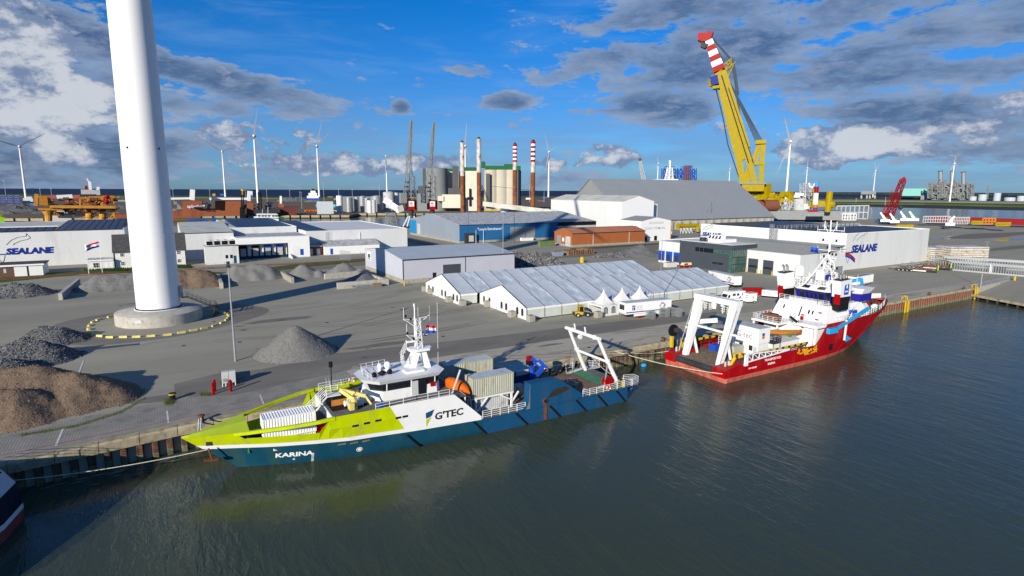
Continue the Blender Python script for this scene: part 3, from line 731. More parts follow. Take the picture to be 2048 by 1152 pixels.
 ro.add(ring(0,cy,20.6,31.2,3.3,1.6,8.92),[tuple(range(8))]);ro.build('wheelhouse_roof','white_clean',t)
 for f in(.0,.5,1):
  for sy in(-1,1):
   x=23.2+f*6.8;M().bar((x,cy+sy*2.93,7.2),(x,cy+sy*3.04,8.36),.12).build('window_post','white_paint',t)
 for k in range(4):
  y=cy-1.2+k*.8;M().bar((21.42,y,7.25),(20.98,y,8.36),.10).build('window_post','white_paint',t)
 M().box(26.6,27.5,cy-3.16,cy-3.06,6.02,8.05).build('door','light_grey',t)
 M().box(27.6,28.7,cy-3.12,cy-3.05,6.02,8.1).build('doorway','black',t)
 M().box(29.3,29.9,cy-3.2,cy-3.05,6.9,7.5).build('red_locker','red',t)
 for x,y,r in((23.6,1.5,.36),(24.6,1.1,.48),(23.9,2.2,.25)):
  m=M().ball((x,y,9.15+r),r,12,(1,1,1.1));m.tube((x,y,8.92),(x,y,9.2),r*.6,10);m.build('radome','white_clean',t,smooth=True)
 for x,y in((22.0,-1.2),(24.2,-.9)):
  M().ball((x,y,9.3),.38,10,(1,.9,1)).build('signal_ball','black',t,smooth=True)
 m=M();c=Vector((23.1,-1.1,9.35));m.add([c+Vector(q)for q in((-.7,0,0),(.7,0,0),(0,0,.45),(0,0,-.45),(0,.4,0),(0,-.4,0))],[(0,5,2),(5,1,2),(1,4,2),(4,0,2),(0,3,5),(5,3,1),(1,3,4),(4,3,0)]);m.build('signal_diamond','black',t)
 M().box(26.2,28.8,-1.9,-.4,8.92,9.2).build('roof_hatch','white_clean',t)
 M().rail([(21.3,-2.4,8.92),(21.0,0,8.92),(21.3,3.0,8.92),(25,3.6,8.92)],.8,2,1,.05).build('roof_railing','white_paint',t)
 mx,my=28.6,.3
 m=M();m.ex([(mx-1.6,my-.9,8.9),(mx-.6,my-.9,8.9),(mx+.35,my-.6,11.4),(mx-.45,my-.6,11.4)],(0,.14,0));m.ex([(mx-1.6,my+.8,8.9),(mx-.6,my+.8,8.9),(mx+.35,my+.5,11.4),(mx-.45,my+.5,11.4)],(0,.14,0))
 m.ex([(mx+1.1,my-.9,8.9),(mx+1.7,my-.9,8.9),(mx+1.1,my-.6,11.4),(mx+.5,my-.6,11.4)],(0,1.5,0));m.build('mast_leg','white_clean',t)
 m=M();m.prism([(mx-1.2,my-.6),(mx-.5,my-1.1),(mx+1.5,my-1.1),(mx+2.0,my-.4),(mx+2.0,my+.5),(mx+1.4,my+1.1),(mx-.5,my+1.1),(mx-1.2,my+.6)],11.4,11.75)
 m.build('mast_platform','white_clean',t)
 m=M().lattice((mx+.3,my,11.7),(mx+.1,my,16.0),.95,.75,6,.085,tp=.8,br=.06);m.tube((mx-.2,my,12),(mx-.2,my,17.6),.09,6)
 m.tube((mx-.25,my,17.6),(mx-.25,my,18.0),.13,8);m.build('lattice_mast','white_clean',t)
 m=M()
 for z,w in((15.9,1.7),(13.6,1.3)):
  m.bar((mx-w,my,z),(mx,my,z-.2),.08);m.bar((mx-w,my-.3,z),(mx-w,my+.3,z),.1);m.bar((mx-w,my,z),(mx-.1,my,z-1.2),.07)
  m.tube((mx-w-.1,my,z),(mx-w-.1,my,z+1.7),.03,5)
 m.bar((mx+.3,my,15.0),(mx+1.9,my,16.2),.07);m.bar((mx+.3,my,15.9),(mx+1.7,my,16.0),.07);m.tube((mx+.4,my+.3,16),(mx+.4,my+.3,17.4),.03,5)
 m.build('mast_arm','white_clean',t)
 for z,x in((16.2,mx-1.5),(15.7,mx-.8),(13.8,mx-1.3),(12.9,mx-.4),(12.6,mx+.5)):M().tube((x,my,z),(x,my,z+.32),.15,8).build('lantern','black',t)
 M().box(mx-1.5,mx-.2,my-.12,my+.12,12.6,12.85).build('radar_scanner','white_clean',t)
 M().rail([(mx-2.2,my-.8,9.6),(mx-2.2,my+.8,9.6),(mx-1.2,my+.8,11.4)],1.4,4,.5,.05).build('mast_ladder_cage','white_clean',t)
 for px_,z1 in((31.9,17.8),(31.2,17.2)):
  M().tube((px_,.6 if px_>31.5 else 1.8,8.9),(px_,.6 if px_>31.5 else 1.8,z1),.05 if px_>31.5 else.03,6).build('whip_antenna','light_grey',t)
 m=M()
 m.rail([(20.6,-5.9,5.98),(26,-6.05,6.2),(30.6,-6.1,6.2)],1.1,3,1.6,.06);m.rail([(16.2,5.5,5.98),(24,5.9,5.98),(32.5,6.0,5.98)],1.1,3,1.6,.06)
 m.build('upper_railing','white_paint',t)
 y=lambda x:-(H.hb(x,2.2)-.05)
 m=M().rail([(35.4,y(35.4),2.25),(42.3,y(42),2.25)],1.15,4,1.5,.07);m.rail([(52.6,y(52.6),2.25),(58,y(58),2.25),(62.8,-5.9,2.25)],1.15,4,1.5,.07)
 m.rail([(43.5,6.2,2.25),(60,6.2,2.25)],1.15,4,1.5,.07);m.rail([(61.4,5.9,2.3),(64.7,4.6,2.3)],1.15,4,1.2,.07);m.rail([(62.8,-6.2,2.3),(64.5,-5.8,2.3),(64.5,-4.4,2.3),(62.8,-4.0,2.3)],1.15,4,1.2,.07)
 m.build('deck_railing','white_paint',t)
 M().box(62.9,64.5,-5.8,-4.4,2.15,2.28).build('stern_platform','steel',t);M().box(61.4,64.7,4.4,5.9,2.15,2.28).build('stern_platform','light_grey',t)
 M().bar((64.6,-5.1,2.2),(62.9,-5.2,.9),.12).build('platform_strut','sky_blue',t)
 m=M().rail([(13.4,-1.2,5.4),(15.8,-1.0,7.4)],.9,3,1,.07);m.rail([(13.4,0.0,5.4),(15.8,.2,7.4),(17.5,.2,7.4)],.9,3,1,.07);m.bar((13.2,-1.1,5.0),(15.9,-.9,7.3),.08,.2);m.box(15.7,17.6,-1.1,.3,7.25,7.35)
 m.build('gangway_ladder','white_paint',t)
 m=M().box(16.3,18.4,-1.3,-1.2,6.0,6.8).build('ladder_screen','orange_paint',t)
 m=M().tube((16.9,.8,6),(16.9,.8,11.0),.09,6);m.build('light_post','dark_steel',t);M().tube((16.9,.8,10.6),(16.9,.8,11.3),.26,8).build('lantern','black',t)
 c=M().tube((18.6,-3.6,5.98),(18.6,-3.6,7.4),.4,10);c.bar((18.6,-3.6,7.3),(17.2,-2.4,8.5),.4,.5);c.bar((17.2,-2.4,8.5),(20.0,-3.8,7.6),.35,.45);c.bar((20,-3.8,7.6),(20.6,-4.2,6.5),.25);c.box(17.8,18.4,-4.4,-3.4,6.2,7.1);c.tube((17.9,-3,7.2),(18.8,-3.4,8.2),.16,6)
 c.build('deck_crane','pale_yellow',t)
 for x,y0 in((16.5,1.8),(20.0,3.0)):M().tube((x,y0+1.5,6.5),(x+3.4,y0+2.2,6.6),.28,8).build('rolled_fender','lime',t)
 M().box(18.6,21,2.6,3.4,6.0,6.25).build('plank','timber',t)
 M().box(16,20.5,-3,3.5,5.99,6.03).build('deck_mat','black',t)
 for i,(x,y)in enumerate(((19.6,-1.5),(19.9,-2.4),(19.2,-2.9),(18.4,-2.2))):
  m=M().tube((x-.7,y,6.45),(x+.7,y+.1,6.45),.36,12)
  for k in range(7):m.tube((x-.66+k*.2,y,6.45),(x-.6+k*.2,y,6.45),.40,12)
  m.build('liferaft_canister','white_paint',t)
 m=M().ex([(20.4,-1.6,6.0),(20.4,.6,6.0),(20.7,.5,7.0),(20.7,-1.5,7.0)],(1.0,0,0)).build('deck_locker','white_paint',t)
 M().box(21.6,22.4,3.2,4.1,6.0,6.7).build('deck_bin','blue',t);M().box(21.2,22.1,-5.2,-4.5,6.0,6.5).build('deck_bin','blue',t)
 m=M()
 for x in(35.4,41.2):
  for yy in(-4.3,-1.9):m.bar((x,yy,2.2),(x,yy,4.6),.26)
 m.bar((35.2,-4.3,4.5),(41.5,-4.3,4.5),.24);m.bar((35.2,-1.9,4.5),(41.5,-1.9,4.5),.24);m.bar((35.4,-4.35,2.4),(37.2,-4.35,4.4),.18);m.bar((39.3,-4.35,4.4),(41.1,-4.35,3.4),.18);m.bar((42.4,-4.3,4.4),(41.3,-4.3,3.0),.2)
 m.bar((35.4,-4.35,4.5),(34.5,-4.35,4.5),.1);m.build('container_stand','white_paint',t)
 M().box(34.8,42.2,2.4,6.0,2.2,4.55).build('lower_store','cont_grey',t)
 m=M().box(42.9,48.3,1.9,4.6,2.2,5.4);m.build('deck_house','ship_blue',t)
 for k in range(2):M().box(43.1+k*2.6,45.4+k*2.6,1.84,1.9,4.4,5.2).build('side_board','light_grey',t)
 for k in range(2):M().box(42.9+k*1.6,44.3+k*1.6,-.6,.9,2.2,3.6).build('deck_tank','light_grey',t)
 M().box(46.0,48.6,-2.0,.4,2.2,3.9).build('deck_locker','grey_paint',t)
 M().box(47.2,48.9,-4.9,-3.4,2.2,3.4).build('deck_locker','grey_paint',t)
 k=M().tube((48.2,1.2,2.2),(48.2,1.2,5.6),.4,10);k.bar((48.2,1.2,5.5),(47.8,1.0,7.2),.6,.7);k.bar((47.8,.9,7.2),(50.0,.6,5.4),.5,.8);k.bar((49.9,.6,5.3),(48.6,.6,4.4),.5,.6);k.bar((48.4,1.5,7.0),(50.3,1.3,5.2),.35,.6);k.bar((48.9,.3,6.9),(50.2,0,5.6),.3,.5)
 k.build('knuckle_crane','blue',t);M().box(47.3,48.2,.7,1.5,6.9,7.5).build('crane_winch','red',t);M().box(47.2,48.0,.6,1.4,6.2,6.9).build('crane_base','black',t)
 M().text('effer',.5,(48.4,.15,6.5),(.8,0,-.6),(.6,0,.8),.02).build('lettering','letter_white',t)
 m=M().ex([(51.4,-4.3,2.22),(53.2,-4.3,2.22),(53.0,-4.1,3.5),(51.9,-4.1,3.5)],(0,1.6,0)).build('deck_hopper','timber',t)
 m=M()
 for i in range(26):
  a=Vector((rnd.uniform(51,54.4),rnd.uniform(-2.4,-.4),rnd.uniform(2.4,3.2)));m.bar(a,a+Vector((rnd.uniform(-1,1),rnd.uniform(-.6,.6),rnd.uniform(-.1,.3))),rnd.uniform(.08,.3))
 m.build('deck_machinery','steel',t)
 m=M().box(58.6,60.2,-4.6,-3.6,2.25,3.4);m.box(58.7,60.1,-4.5,-3.7,3.4,3.7);m.build('winch','red',t)
 for i,(x,y)in enumerate(((54.6,5.3),(60.2,-5.6),(61.2,-5.7),(50.5,5.6),(57.4,5.4))):
  M().tube((x,y,2.25),(x,y,3.3),.22,8).build('bitt','yellow' if i in(1,2)else 'dark_steel',t)
 m=M().tube((55.6,4.6,2.3),(58.0,5.2,4.5),.2,6);m.build('rolled_tarp','timber',t)
 m=M()
 for k in range(9):a=Vector((50+rnd.uniform(0,9),rnd.choice((-5.2,5.2))+rnd.uniform(-.4,.4),2.3));m.tube(a,a+Vector((0,0,rnd.uniform(.4,1.3))),rnd.uniform(.1,.3),8)
 m.build('deck_fitting','grey_paint',t)
 top=lambda s:Vector((57.3,s*3.9,10.1))
 for s in(-1,1):
  a=Vector((61.4,s*4.3,2.3));mid=a.lerp(top(s),.52)
  m=M().tube(a,mid,.34,12);m.tube(mid,top(s)+Vector((0,0,.3)),.28,12);m.tube(mid.lerp(a,.03),mid.lerp(a,-.05),.42,12);m.build('frame_leg','white_paint',t)
  M().tube(mid+Vector((0,0,-.2)),(58.6,s*4.3,2.4),.14,8).build('hydraulic_ram','steel',t)
  M().bar(a+Vector((.3,0,.5)),a+Vector((-4.0,0,-.0)),.3,.3).build('frame_foot','light_grey',t)
 m=M().tube(top(-1)+Vector((0,-.5,.2)),top(1)+Vector((0,.8,.2)),.30,12)
 for f in(.12,.88):q=top(-1).lerp(top(1),f);m.tube(q+Vector((0,-.12,.2)),q+Vector((0,.12,.2)),.40,12)
 m.build('top_beam','white_paint',t)
 m=M().tube(Vector((61.4,-4.3,2.3)).lerp(top(-1),.50),Vector((61.4,4.3,2.3)).lerp(top(1),.50),.22,10).build('cross_beam','white_paint',t)
 for y in(-1.2,1.6):M().bar((56.9,y,10.7),(56.7,y,11.7),.28,.12).build('bracket','white_paint',t)
 M().tube((57,.2,9.7),(57,.5,9.7),.4,12).build('sheave','white_paint',t)
 m=M().path([(56.9,2.6,7.4),(56.5,2.8,2.4)],.03,5);m.path([(59.6,-1,6.6),(59.6,-1,4.8)],.03,5);m.build('wire','dark_steel',t)
 return t
karina()
kl=lambda x,y,z:KO+Vector((x,y,z))
container('deck_container','white ribbed container, upper of two in the well deck behind the lime bow',kl(7.9,-3.0,3.9),0,wall='white_clean',roof='white_clean',group='containers on the lime and blue ship',flat_roof=False,cat='container')
container('deck_container','white container at the bottom of the well deck behind the lime bow',kl(8.9,-2.75,2.3),0,5.0,2.2,1.55,wall='white_clean',roof='white_clean',group='containers on the lime and blue ship',flat_roof=False)
t=thing('tank_container','dark red machine crate behind the white containers on the bow','crate',kl(14.1,-2.6,2.3));M().box(0,1.1,0,3.6,0,2.5).build('crate_body','red',t);M().box(-.05,1.25,-.05,3.65,2.5,2.6).build('lid','dark_steel',t)
container('deck_container','beige grey container on the white stand at the near side of the ship',kl(34.9,-4.4,4.65),0,6.6,2.5,2.8,group='containers on the lime and blue ship',doorend=0)
container('deck_container','beige grey container behind, on the quay side of the ship',kl(37.6,3.1,4.6),0,4.6,2.5,2.9,group='containers on the lime and blue ship')
container('deck_container','beige grey container beside the orange boat, its roof in shadow',kl(34.2,3.2,4.6),0,3.3,2.5,2.85,group='containers on the lime and blue ship',n=9)
container('deck_container','white grey container under the white stand behind the ship railing',kl(36.0,-3.9,2.25),0,4.9,2.3,2.2,wall='light_grey',roof='light_grey',group='containers on the lime and blue ship',n=14)
def boat(name,label,loc,L,W,H,mt,rz=0.,tilt=0.,cat='lifeboat',roof=None):
 t=thing(name,label,cat,loc,rz);m=M();n=10;k=8;vs=[]
 for i in range(n+1):
  u=i/n;x=(u-.5)*L;w=W/2*(math.sin(math.pi*min(1,.06+u*.97))**.55);sh=H*(.12*abs(2*u-1)**2)
  for j in range(k+1):a=math.pi*j/k;vs.append((x,-w*math.cos(a),sh+H*.45-H*.5*math.sin(a)**.8))
 m.add(vs,[(i*(k+1)+j,i*(k+1)+j+1,(i+1)*(k+1)+j+1,(i+1)*(k+1)+j)for i in range(n)for j in range(k)])
 o=m.build('boat_hull',mt,t,smooth=True)
 m=M();vs=[]
 for i in range(n+1):
  u=i/n;x=(u-.5)*L*.98;w=W/2*.98*(math.sin(math.pi*min(1,.06+u*.97))**.55);sh=H*(.12*abs(2*u-1)**2);hh=H*(.55*math.sin(math.pi*u)**.6 if roof else.1)
  for j in range(k+1):a=math.pi*j/k;vs.append((x,-w*math.cos(a),sh+H*.45+hh*math.sin(a)**.7))
 m.add(vs,[(i*(k+1)+j,(i+1)*(k+1)+j,(i+1)*(k+1)+j+1,i*(k+1)+j+1)for i in range(n)for j in range(k)])
 m.build('boat_cover',mt,t,smooth=True)
 M().tube((-L*.46,0,H*.6),(L*.46,0,H*.62),.05,6).build('keel_rope','rope',t)
 t.rotation_euler=(0,tilt,rz);return t
boat('rescue_boat','orange rescue boat slung between the wheelhouse and the beige containers',kl(33.3,-2.4,5.2),4.6,1.9,2.0,'boat_orange',R(-66),R(14),roof=1)
M().path([kl(31.6,-4.6,5.9),kl(33.2,-4.0,9.0)],.14,8).path([kl(34.6,-4.9,2.2),kl(34.2,-4.9,5.2),kl(34.2,-.8,5.2)],.08,6).path([kl(31.6,-4.6,5.9),kl(34.2,-4.9,5.2)],.08,6).build('boat_davit','light_grey')
tag(bpy.data.objects['boat_davit'],'grey davit arm holding the orange rescue boat','davit')
life_ring('orange and white life ring on the railing beside the lime bow gear',kl(20.6,4.9,7.0))
life_ring('orange and white life ring on the quay side railing of the aft deck',kl(54.3,6.1,3.0))
life_ring('orange and white life ring on the near railing beside the red winch',kl(57.6,-6.5,2.9))
flag('ship_flag','red, white and blue ensign flying from the tall thin pole behind the mast',kl(30.3,1.0,14.6),1.5,1.1,['flag_red','flag_white','flag_blue'],R(-8))
flag('ship_flag','small blue and white flag hanging left of the ensign',kl(29.7,1.2,13.6),.8,.45,['flag_blue','flag_white','flag_blue'],R(-20))
RO=Vector((82.0,72.5,WL))
def red_ship():
 t=thing('offshore_ship','red hulled offshore ship with white superstructure and white stern gantry, moored behind','ship',RO)
 LX=64.0
 H=Hull(lambda z:LX-(54.0+1.28*z),[(0,0),(3,1.0),(8,3.2),(14,5.3),(22,6.7),(30,7.2),(60,7.2)],[(0,.1),(1.2,1.1),(4,2.6),(9,4.8),(15,6.5),(22,7.15),(60,7.2)],7.6)
 hb=lambda x,z:H.hb(LX-x,z)
 def flip(m):m.v=[(LX-v[0],v[1],v[2])for v in m.v];m.f=[f[::-1]for f in m.f];return m
 zt=lambda xx:interp(LX-xx,[(26.5,3.6),(29.5,7.35),(45,7.6),(64,8.4)])
 stem=H.stem
 flip(H.both(stem,LX-29.5,.9,zt,26,5,cl=1.4)).build('bow_hull','ship_red',t,smooth=True)
 flip(H.both(lambda z:LX-29.5,LX-5.0,.9,zt,14,3)).build('aft_hull','ship_red',t)
 m=H.both(stem,LX-.6,-2.2,.9,34,3,cl=1.3);flip(m)
 m.add([(.6,-7.2,-2.2),(.6,7.2,-2.2),(.0,7.0,1.5),(0,-7.0,1.5)],[(0,3,2,1)]);m.add([(.6,-7.2,.9),(.6,-7.2,-2.2),(0,-7.0,1.5)],[(0,1,2)]);m.add([(.6,7.2,.9),(.6,7.2,-2.2),(0,7.0,1.5)],[(0,1,2)])
 m.build('boot_top','red_worn',t)
 for a,b in(((53.4,1.6),(62.4,7.6)),((47.2,1.4),(55.5,7.6)),((42.0,1.2),(49.0,7.5)),((34.5,1.0),(38.5,5.4))):
  m=M();k=7
  for i in range(k):
   p=[(a[0]+(b[0]-a[0])*f,a[1]+(b[1]-a[1])*f)for f in(i/k,(i+1)/k)]
   m.bar((p[0][0],-hb(*p[0])-.02,p[0][1]),(p[1][0],-hb(*p[1])-.02,p[1][1]),.22,.12)
  m.build('hull_ridge','ship_red',t)
 for z0,z1,xa,xb in((1.05,1.2,1.5,52.5),(4.6,5.4,37,58.5),(7.3,7.9,29.6,62.0)):
  m=M();k=24
  for i in range(k):
   f=[(xa+(xb-xa)*q,z0+(z1-z0)*q)for q in(i/k,(i+1)/k)]
   m.bar((f[0][0],-hb(*f[0])-.03,f[0][1]),(f[1][0],-hb(*f[1])-.03,f[1][1]),.2,.16)
  m.build('rubbing_strake','ship_red',t)
 for s in(-1,1):
  y0,y1=sorted((s*7.2,s*4.4))
  M().ex([(0,y0,.9),(5.2,y0,.9),(5.2,y0,3.1),(.0,y0,2.4)],(0,y1-y0,0)).build('stern_quarter','ship_red',t)
  for k in range(2):M().tube((1.6+k*.9,s*5.8,2.6),(1.6+k*.9,s*5.8,3.5),.2,8).build('bitt','light_grey',t)
 M().tube((.3,-4.4,1.75),(.3,4.4,1.75),.6,14).build('stern_roller','dark_steel',t)
 M().box(.3,29,-7.0,7.0,1.9,2.2).build('work_deck','brown_deck',t);M().box(.6,9,-4.4,4.4,2.2,2.26).build('deck_boards','timber',t)
 for s in(-1,1):
  m=M();m.bar((2.0,s*5.6,2.3),(4.6,s*6.2,4.1),.3)
  m.rail([(4.6,s*6.5,2.4),(24,s*6.5,2.4)],1.3,2,2.4,.14);m.build('cargo_rail','dark_steel',t)
  for i in range(11):
   x=4.4+i*1.85
   M().tube((x,s*6.3,4.05),(x+1.0,s*6.3,4.05),.26,8).build('yellow_pipe','yellow',t)
   M().tube((x+1.0,s*6.3,4.05),(x+1.85,s*6.3,4.05),.2,8).build('black_pipe','black',t)
  M().tube((2.6,s*5.9,2.5),(3.7,s*6.1,4.0),.3,8).build('yellow_pipe','yellow',t)
 m=M()
 for i in range(10):x=5.2+i*2.3;m.box(x,x+2.2,-7.1,-6.95,2.2,3.5)
 m.build('bulwark','grey_paint',t)
 a,b=Vector((5.2,-7.35,3.2)),Vector((17.6,-7.35,3.9));m=M();k=7
 m.bar(a,b,.2);m.bar(a+Vector((0,0,1.5)),b+Vector((0,0,.15)),.2)
 for i in range(k):
  p=a.lerp(b,i/k);q=a.lerp(b,(i+1)/k);hh=lambda f:Vector((0,0,1.5-1.35*f))
  m.bar(p+hh(i/k),q,.13);m.bar(p,p+hh(i/k),.13)
 m.box(4.8,5.6,-7.5,-7.2,2.6,4.7);m.build('side_gangway','white_clean',t)
 def txt(body,size,x,z,mt,off=.03,bold=.0):
  m=M().text(body,size,(0,0,0),(1,0,0),(0,1,0),.02,bold)
  m.v=[(x+v[0],-(hb(x+v[0],z+v[1])+off+v[2]),z+v[1])for v in m.v];m.build('lettering',mt,t)
 txt('TRANSPORT ICD',.62,10.6,2.55,'letter_white',bold=.01);txt('BALBOA',.55,11.6,1.75,'letter_white',bold=.01);txt('IMO 9236987',.4,6.2,1.75,'letter_white')
 m=M()
 for i in range(60):x=20.2+rnd.uniform(0,6.2);z=2.2+rnd.uniform(0,1.1);m.bar((x,-7.3,z),(x+rnd.uniform(-.4,.5),-7.34,z+rnd.uniform(-.3,.5)),.14)
 m.build('yellow_net','yellow',t)['kind']='stuff'
 M().box(30.8,31.9,-7.3,-7.15,1.9,3.1).build('hull_port','black',t)
 M().add([(36.0,-7.35,2.9),(38.4,-7.35,3.4),(37.2,-7.35,3.9),(36.4,-7.35,4.3)],[(0,1,2,3)]).build('painted_mark','sky_blue',t)
 for s in(-1,1):
  a=Vector((2.0,s*4.0,2.3));b=Vector((5.6,s*4.1,13.0))
  m=M().hexa([a+Vector(q)for q in((-.25,-.5,0),(.6,-.5,0),(.6,.5,0),(-.25,.5,0))],[b+Vector(q)for q in((-.9,-.7,0),(.7,-.7,0),(.7,.7,0),(-.9,.7,0))]);m.build('gantry_leg','white_clean',t)
  M().rail([a+Vector((-.7,s*.9,.5)),b+Vector((-.9,s*.9,-1))],.5,2,.8,.06).build('gantry_ladder','light_grey',t)
  M().tube((5.4,s*4.0,2.3),a.lerp(b,.42)+Vector((.4,0,0)),.28,10).build('hydraulic_ram','white_paint',t)
  M().rail([(4.6,s*2.6,11.2),(6.2,s*2.6,11.2),(6.2,s*1.5,11.2),(4.6,s*1.5,11.2),(4.6,s*2.6,11.2)],1.3,3,.6,.07).build('gantry_basket','white_paint',t)
 M().box(4.7,6.3,-4.9,4.9,12.9,13.9).build('gantry_beam','white_clean',t)
 M().bar((3.8,-6.8,8.0),(3.8,5.2,8.1),.35).build('cross_tube','white_paint',t)
 m=M().tube((5.4,.6,12.9),(5.4,.6,11.6),.5,10,.35);m.tube((5.4,-1.2,12.9),(5.4,-1.2,12.3),.3,10);m.build('hanging_block','white_clean',t)
 c=M().tube((6.5,6.2,2.2),(6.5,6.2,6.4),.35,10);c.bar((6.5,6.2,6.4),(4.6,5.4,8.2),.9);c.bar((4.6,5.4,8.2),(8.2,2.0,8.8),.6,.8);c.bar((4.2,6.3,7.0),(7,3.4,7.3),.4);c.build('deck_crane','white_paint',t)
 M().tube((2.6,7.6,6.2),(2.6,8.0,6.2),1.2,18).build('cable_wheel','black',t);M().tube((2.9,6.4,6.3),(2.9,7.5,6.3),.55,12).build('wheel_hub','dark_steel',t)
 M().bar((3.3,6.9,2.2),(3.3,6.9,6.2),.3).build('wheel_post','dark_steel',t);M().bar((1.8,7.3,3),(1.9,7.5,5.2),.5).build('hook_block','yellow',t)
 M().rail([(7.0,.4,4.6),(9.2,.4,4.6),(9.2,-1.2,4.6)],1.6,4,.7,.07).build('work_platform','white_paint',t)
 M().box(8.8,11.2,2.6,4.2,2.2,3.5).build('deck_box','blue',t)
 m=M()
 for i in range(30):a=Vector((rnd.uniform(9,12),rnd.uniform(3.4,6),rnd.uniform(2.3,4)));m.bar(a,a+Vector((rnd.uniform(-1,1),rnd.uniform(-1,1),rnd.uniform(-.6,.6))),.12)
 m.build('red_rack','red',t)
 M().box(8.7,11.4,-1.9,-.2,2.7,4.3).build('deck_box','cont_grey',t)
 for x,y in((8.5,-2.2),(10,-2.3),(11.6,-.4),(9.2,-.1)):M().tube((x,y,2.3),(x,y,3.2),.28,8).build('skid_foot','yellow',t)
 M().box(8.4,11.8,-2.3,.1,2.3,2.65).build('red_skid','red',t)
 m=M();a=[(17.0,-4.2,2.2),(15.2,-4.6,2.2)]
 m.ex([(15.6,-5.0,2.2),(19.6,-5.0,2.2),(19.0,-4.6,3.6),(16.2,-4.6,3.5)],(0,2.0,0));m.build('covered_gear','light_grey',t)
 M().box(16.5,24.6,-4.7,-.6,2.2,4.5).build('white_store','white_clean',t,label='long white store on the deck beside the rail')
 M().ex([(16.4,-4.8,4.5),(24.7,-4.8,4.5),(24.7,-2.6,5.0),(16.4,-2.6,5.0)],(0,0,.08)).build('store_roof','light_grey',t)
 M().box(27.5,38,-5.6,5.6,2.2,6.6).build('deck_house','white_paint',t);M().box(38,44.5,-3.6,3.6,2.2,6.6).build('deck_house','white_paint',t)
 M().box(24.0,30.5,-.2,6.2,6.35,6.75).build('boat_deck','white_clean',t);M().box(24.4,24.7,5.8,6.1,2.2,6.4).build('deck_post','white_clean',t);M().box(24.4,24.7,.2,.5,2.2,6.4).build('deck_post','white_clean',t)
 M().rail([(30.4,6.1,6.75),(24.1,6.1,6.75),(24.1,-.1,6.75),(27.4,-.1,6.75)],1.1,3,1.3,.07).build('deck_railing','white_paint',t)
 M().box(25.0,25.5,.1,3.9,6.9,8.2).build('red_screen','rust',t);M().box(26,29.5,3.6,5.6,6.8,7.5).build('net_heap','black',t)
 M().box(27.3,31,-5.7,.2,6.35,6.62).build('boat_deck','white_clean',t);M().rail([(29.2,-5.6,6.7),(44,-6.9,7.4)],1.1,3,1.6,.08).build('deck_railing','white_paint',t)
 m=M().box(26.8,27.3,-6.6,-6.2,2.2,6.6);m.build('deck_post','white_clean',t);M().box(26.8,27.3,-2.2,-1.8,2.2,6.4).build('deck_post','white_clean',t);M().box(26.6,31,-6.7,-1.7,6.6,7.2).build('deck_canopy','white_clean',t)
 M().bar((26.0,-1.4,8.2),(29.4,-5.0,4.4),.7,.5).build('gangway','black',t);M().rail([(25.8,-1.4,8.2),(29.2,-5.0,4.4)],.8,2,1,.07).build('gangway_rail','dark_steel',t)
 m=M().hexa([(30.3,-6.2,6.6),(47.5,-6.2,6.6),(47.5,6.2,6.6),(30.3,6.2,6.6)],[(32.0,-5.4,10.4),(44,-5.4,10.4),(44,5.4,10.4),(32.0,5.4,10.4)]);m.build('superstructure','white_clean',t)
 xw=lambda z:30.3+(z-6.6)*1.7/3.8-.06
 for y,z,w,h in((3.6,8.6,.35,.8),(-.3,7.6,.3,2.0),(-2.2,8.4,.4,.8),(-3.0,8.4,.35,.8)):
  M().add([(xw(z),y,z),(xw(z),y+w,z),(xw(z+h),y+w,z+h),(xw(z+h),y,z+h)],[(0,1,2,3)]).build('window','window_dark',t)
 for y,z in((-1.1,7.0),(-1.0,7.9),(-4.2,7.5),(-4.4,8.9)):M().box(xw(z)-.15,xw(z)+.05,y-.35,y+.3,z,z+(.8 if y>-1.2 and z<7.5 else.25)).build('fire_locker','red',t)
 M().rail([(32.0,5.5,10.4),(32.0,-3.2,10.4),(32.3,-5.4,10.4)],1.05,3,1.2,.07).build('bridge_deck_railing','white_paint',t)
 M().box(32.3,33.3,-3.4,3.4,10.4,11.1).build('bench','white_paint',t)
 def poly(x0,x1,hb_,ch,z):return[(x0,-hb_+ch,z),(x0,hb_-ch,z),(x0+ch,hb_,z),(x1,hb_,z),(x1,-hb_,z),(x0+ch,-hb_,z)]
 def shell(a,b,top=True):n=len(a);return M().add(list(a)+list(b),[(i,(i+1)%n,n+(i+1)%n,n+i)for i in range(n)]+([tuple(range(n,2*n))[::-1]]if top else[]))
 shell(poly(35.2,42,4.2,1.5,10.4),poly(34.6,42,4.6,1.6,12.8)).build('wheelhouse_window','window_dark',t)
 A=poly(35.15,42,4.24,1.5,10.4);B=poly(34.55,42,4.64,1.6,12.8)
 def lerp3(a,b,f):return Vector(a).lerp(Vector(b),f)
 for i,j,fs in((0,1,(0,.25,.42,.58,.75,1)),(5,0,(.05,.5)),(1,2,(.5,.95)),(5,4,(.3,.6)),(2,3,(.3,.6))):
  for f in fs:M().bar(lerp3(A[i],A[j],f),lerp3(B[i],B[j],f),.38,.12).build('window_post','window_blue',t)
 shell(poly(34.2,42.4,4.9,1.7,12.8),poly(36.2,42.4,3.8,1.4,13.8)).build('wheelhouse_roof','white_clean',t)
 for y in(1.6,-1.9):M().add([(34.75,y-.9,13.15),(34.75,y+.9,13.15),(35.75,y+.75,13.62),(35.75,y-.75,13.62)],[(0,1,2,3)]).build('roof_window','window_dark',t)
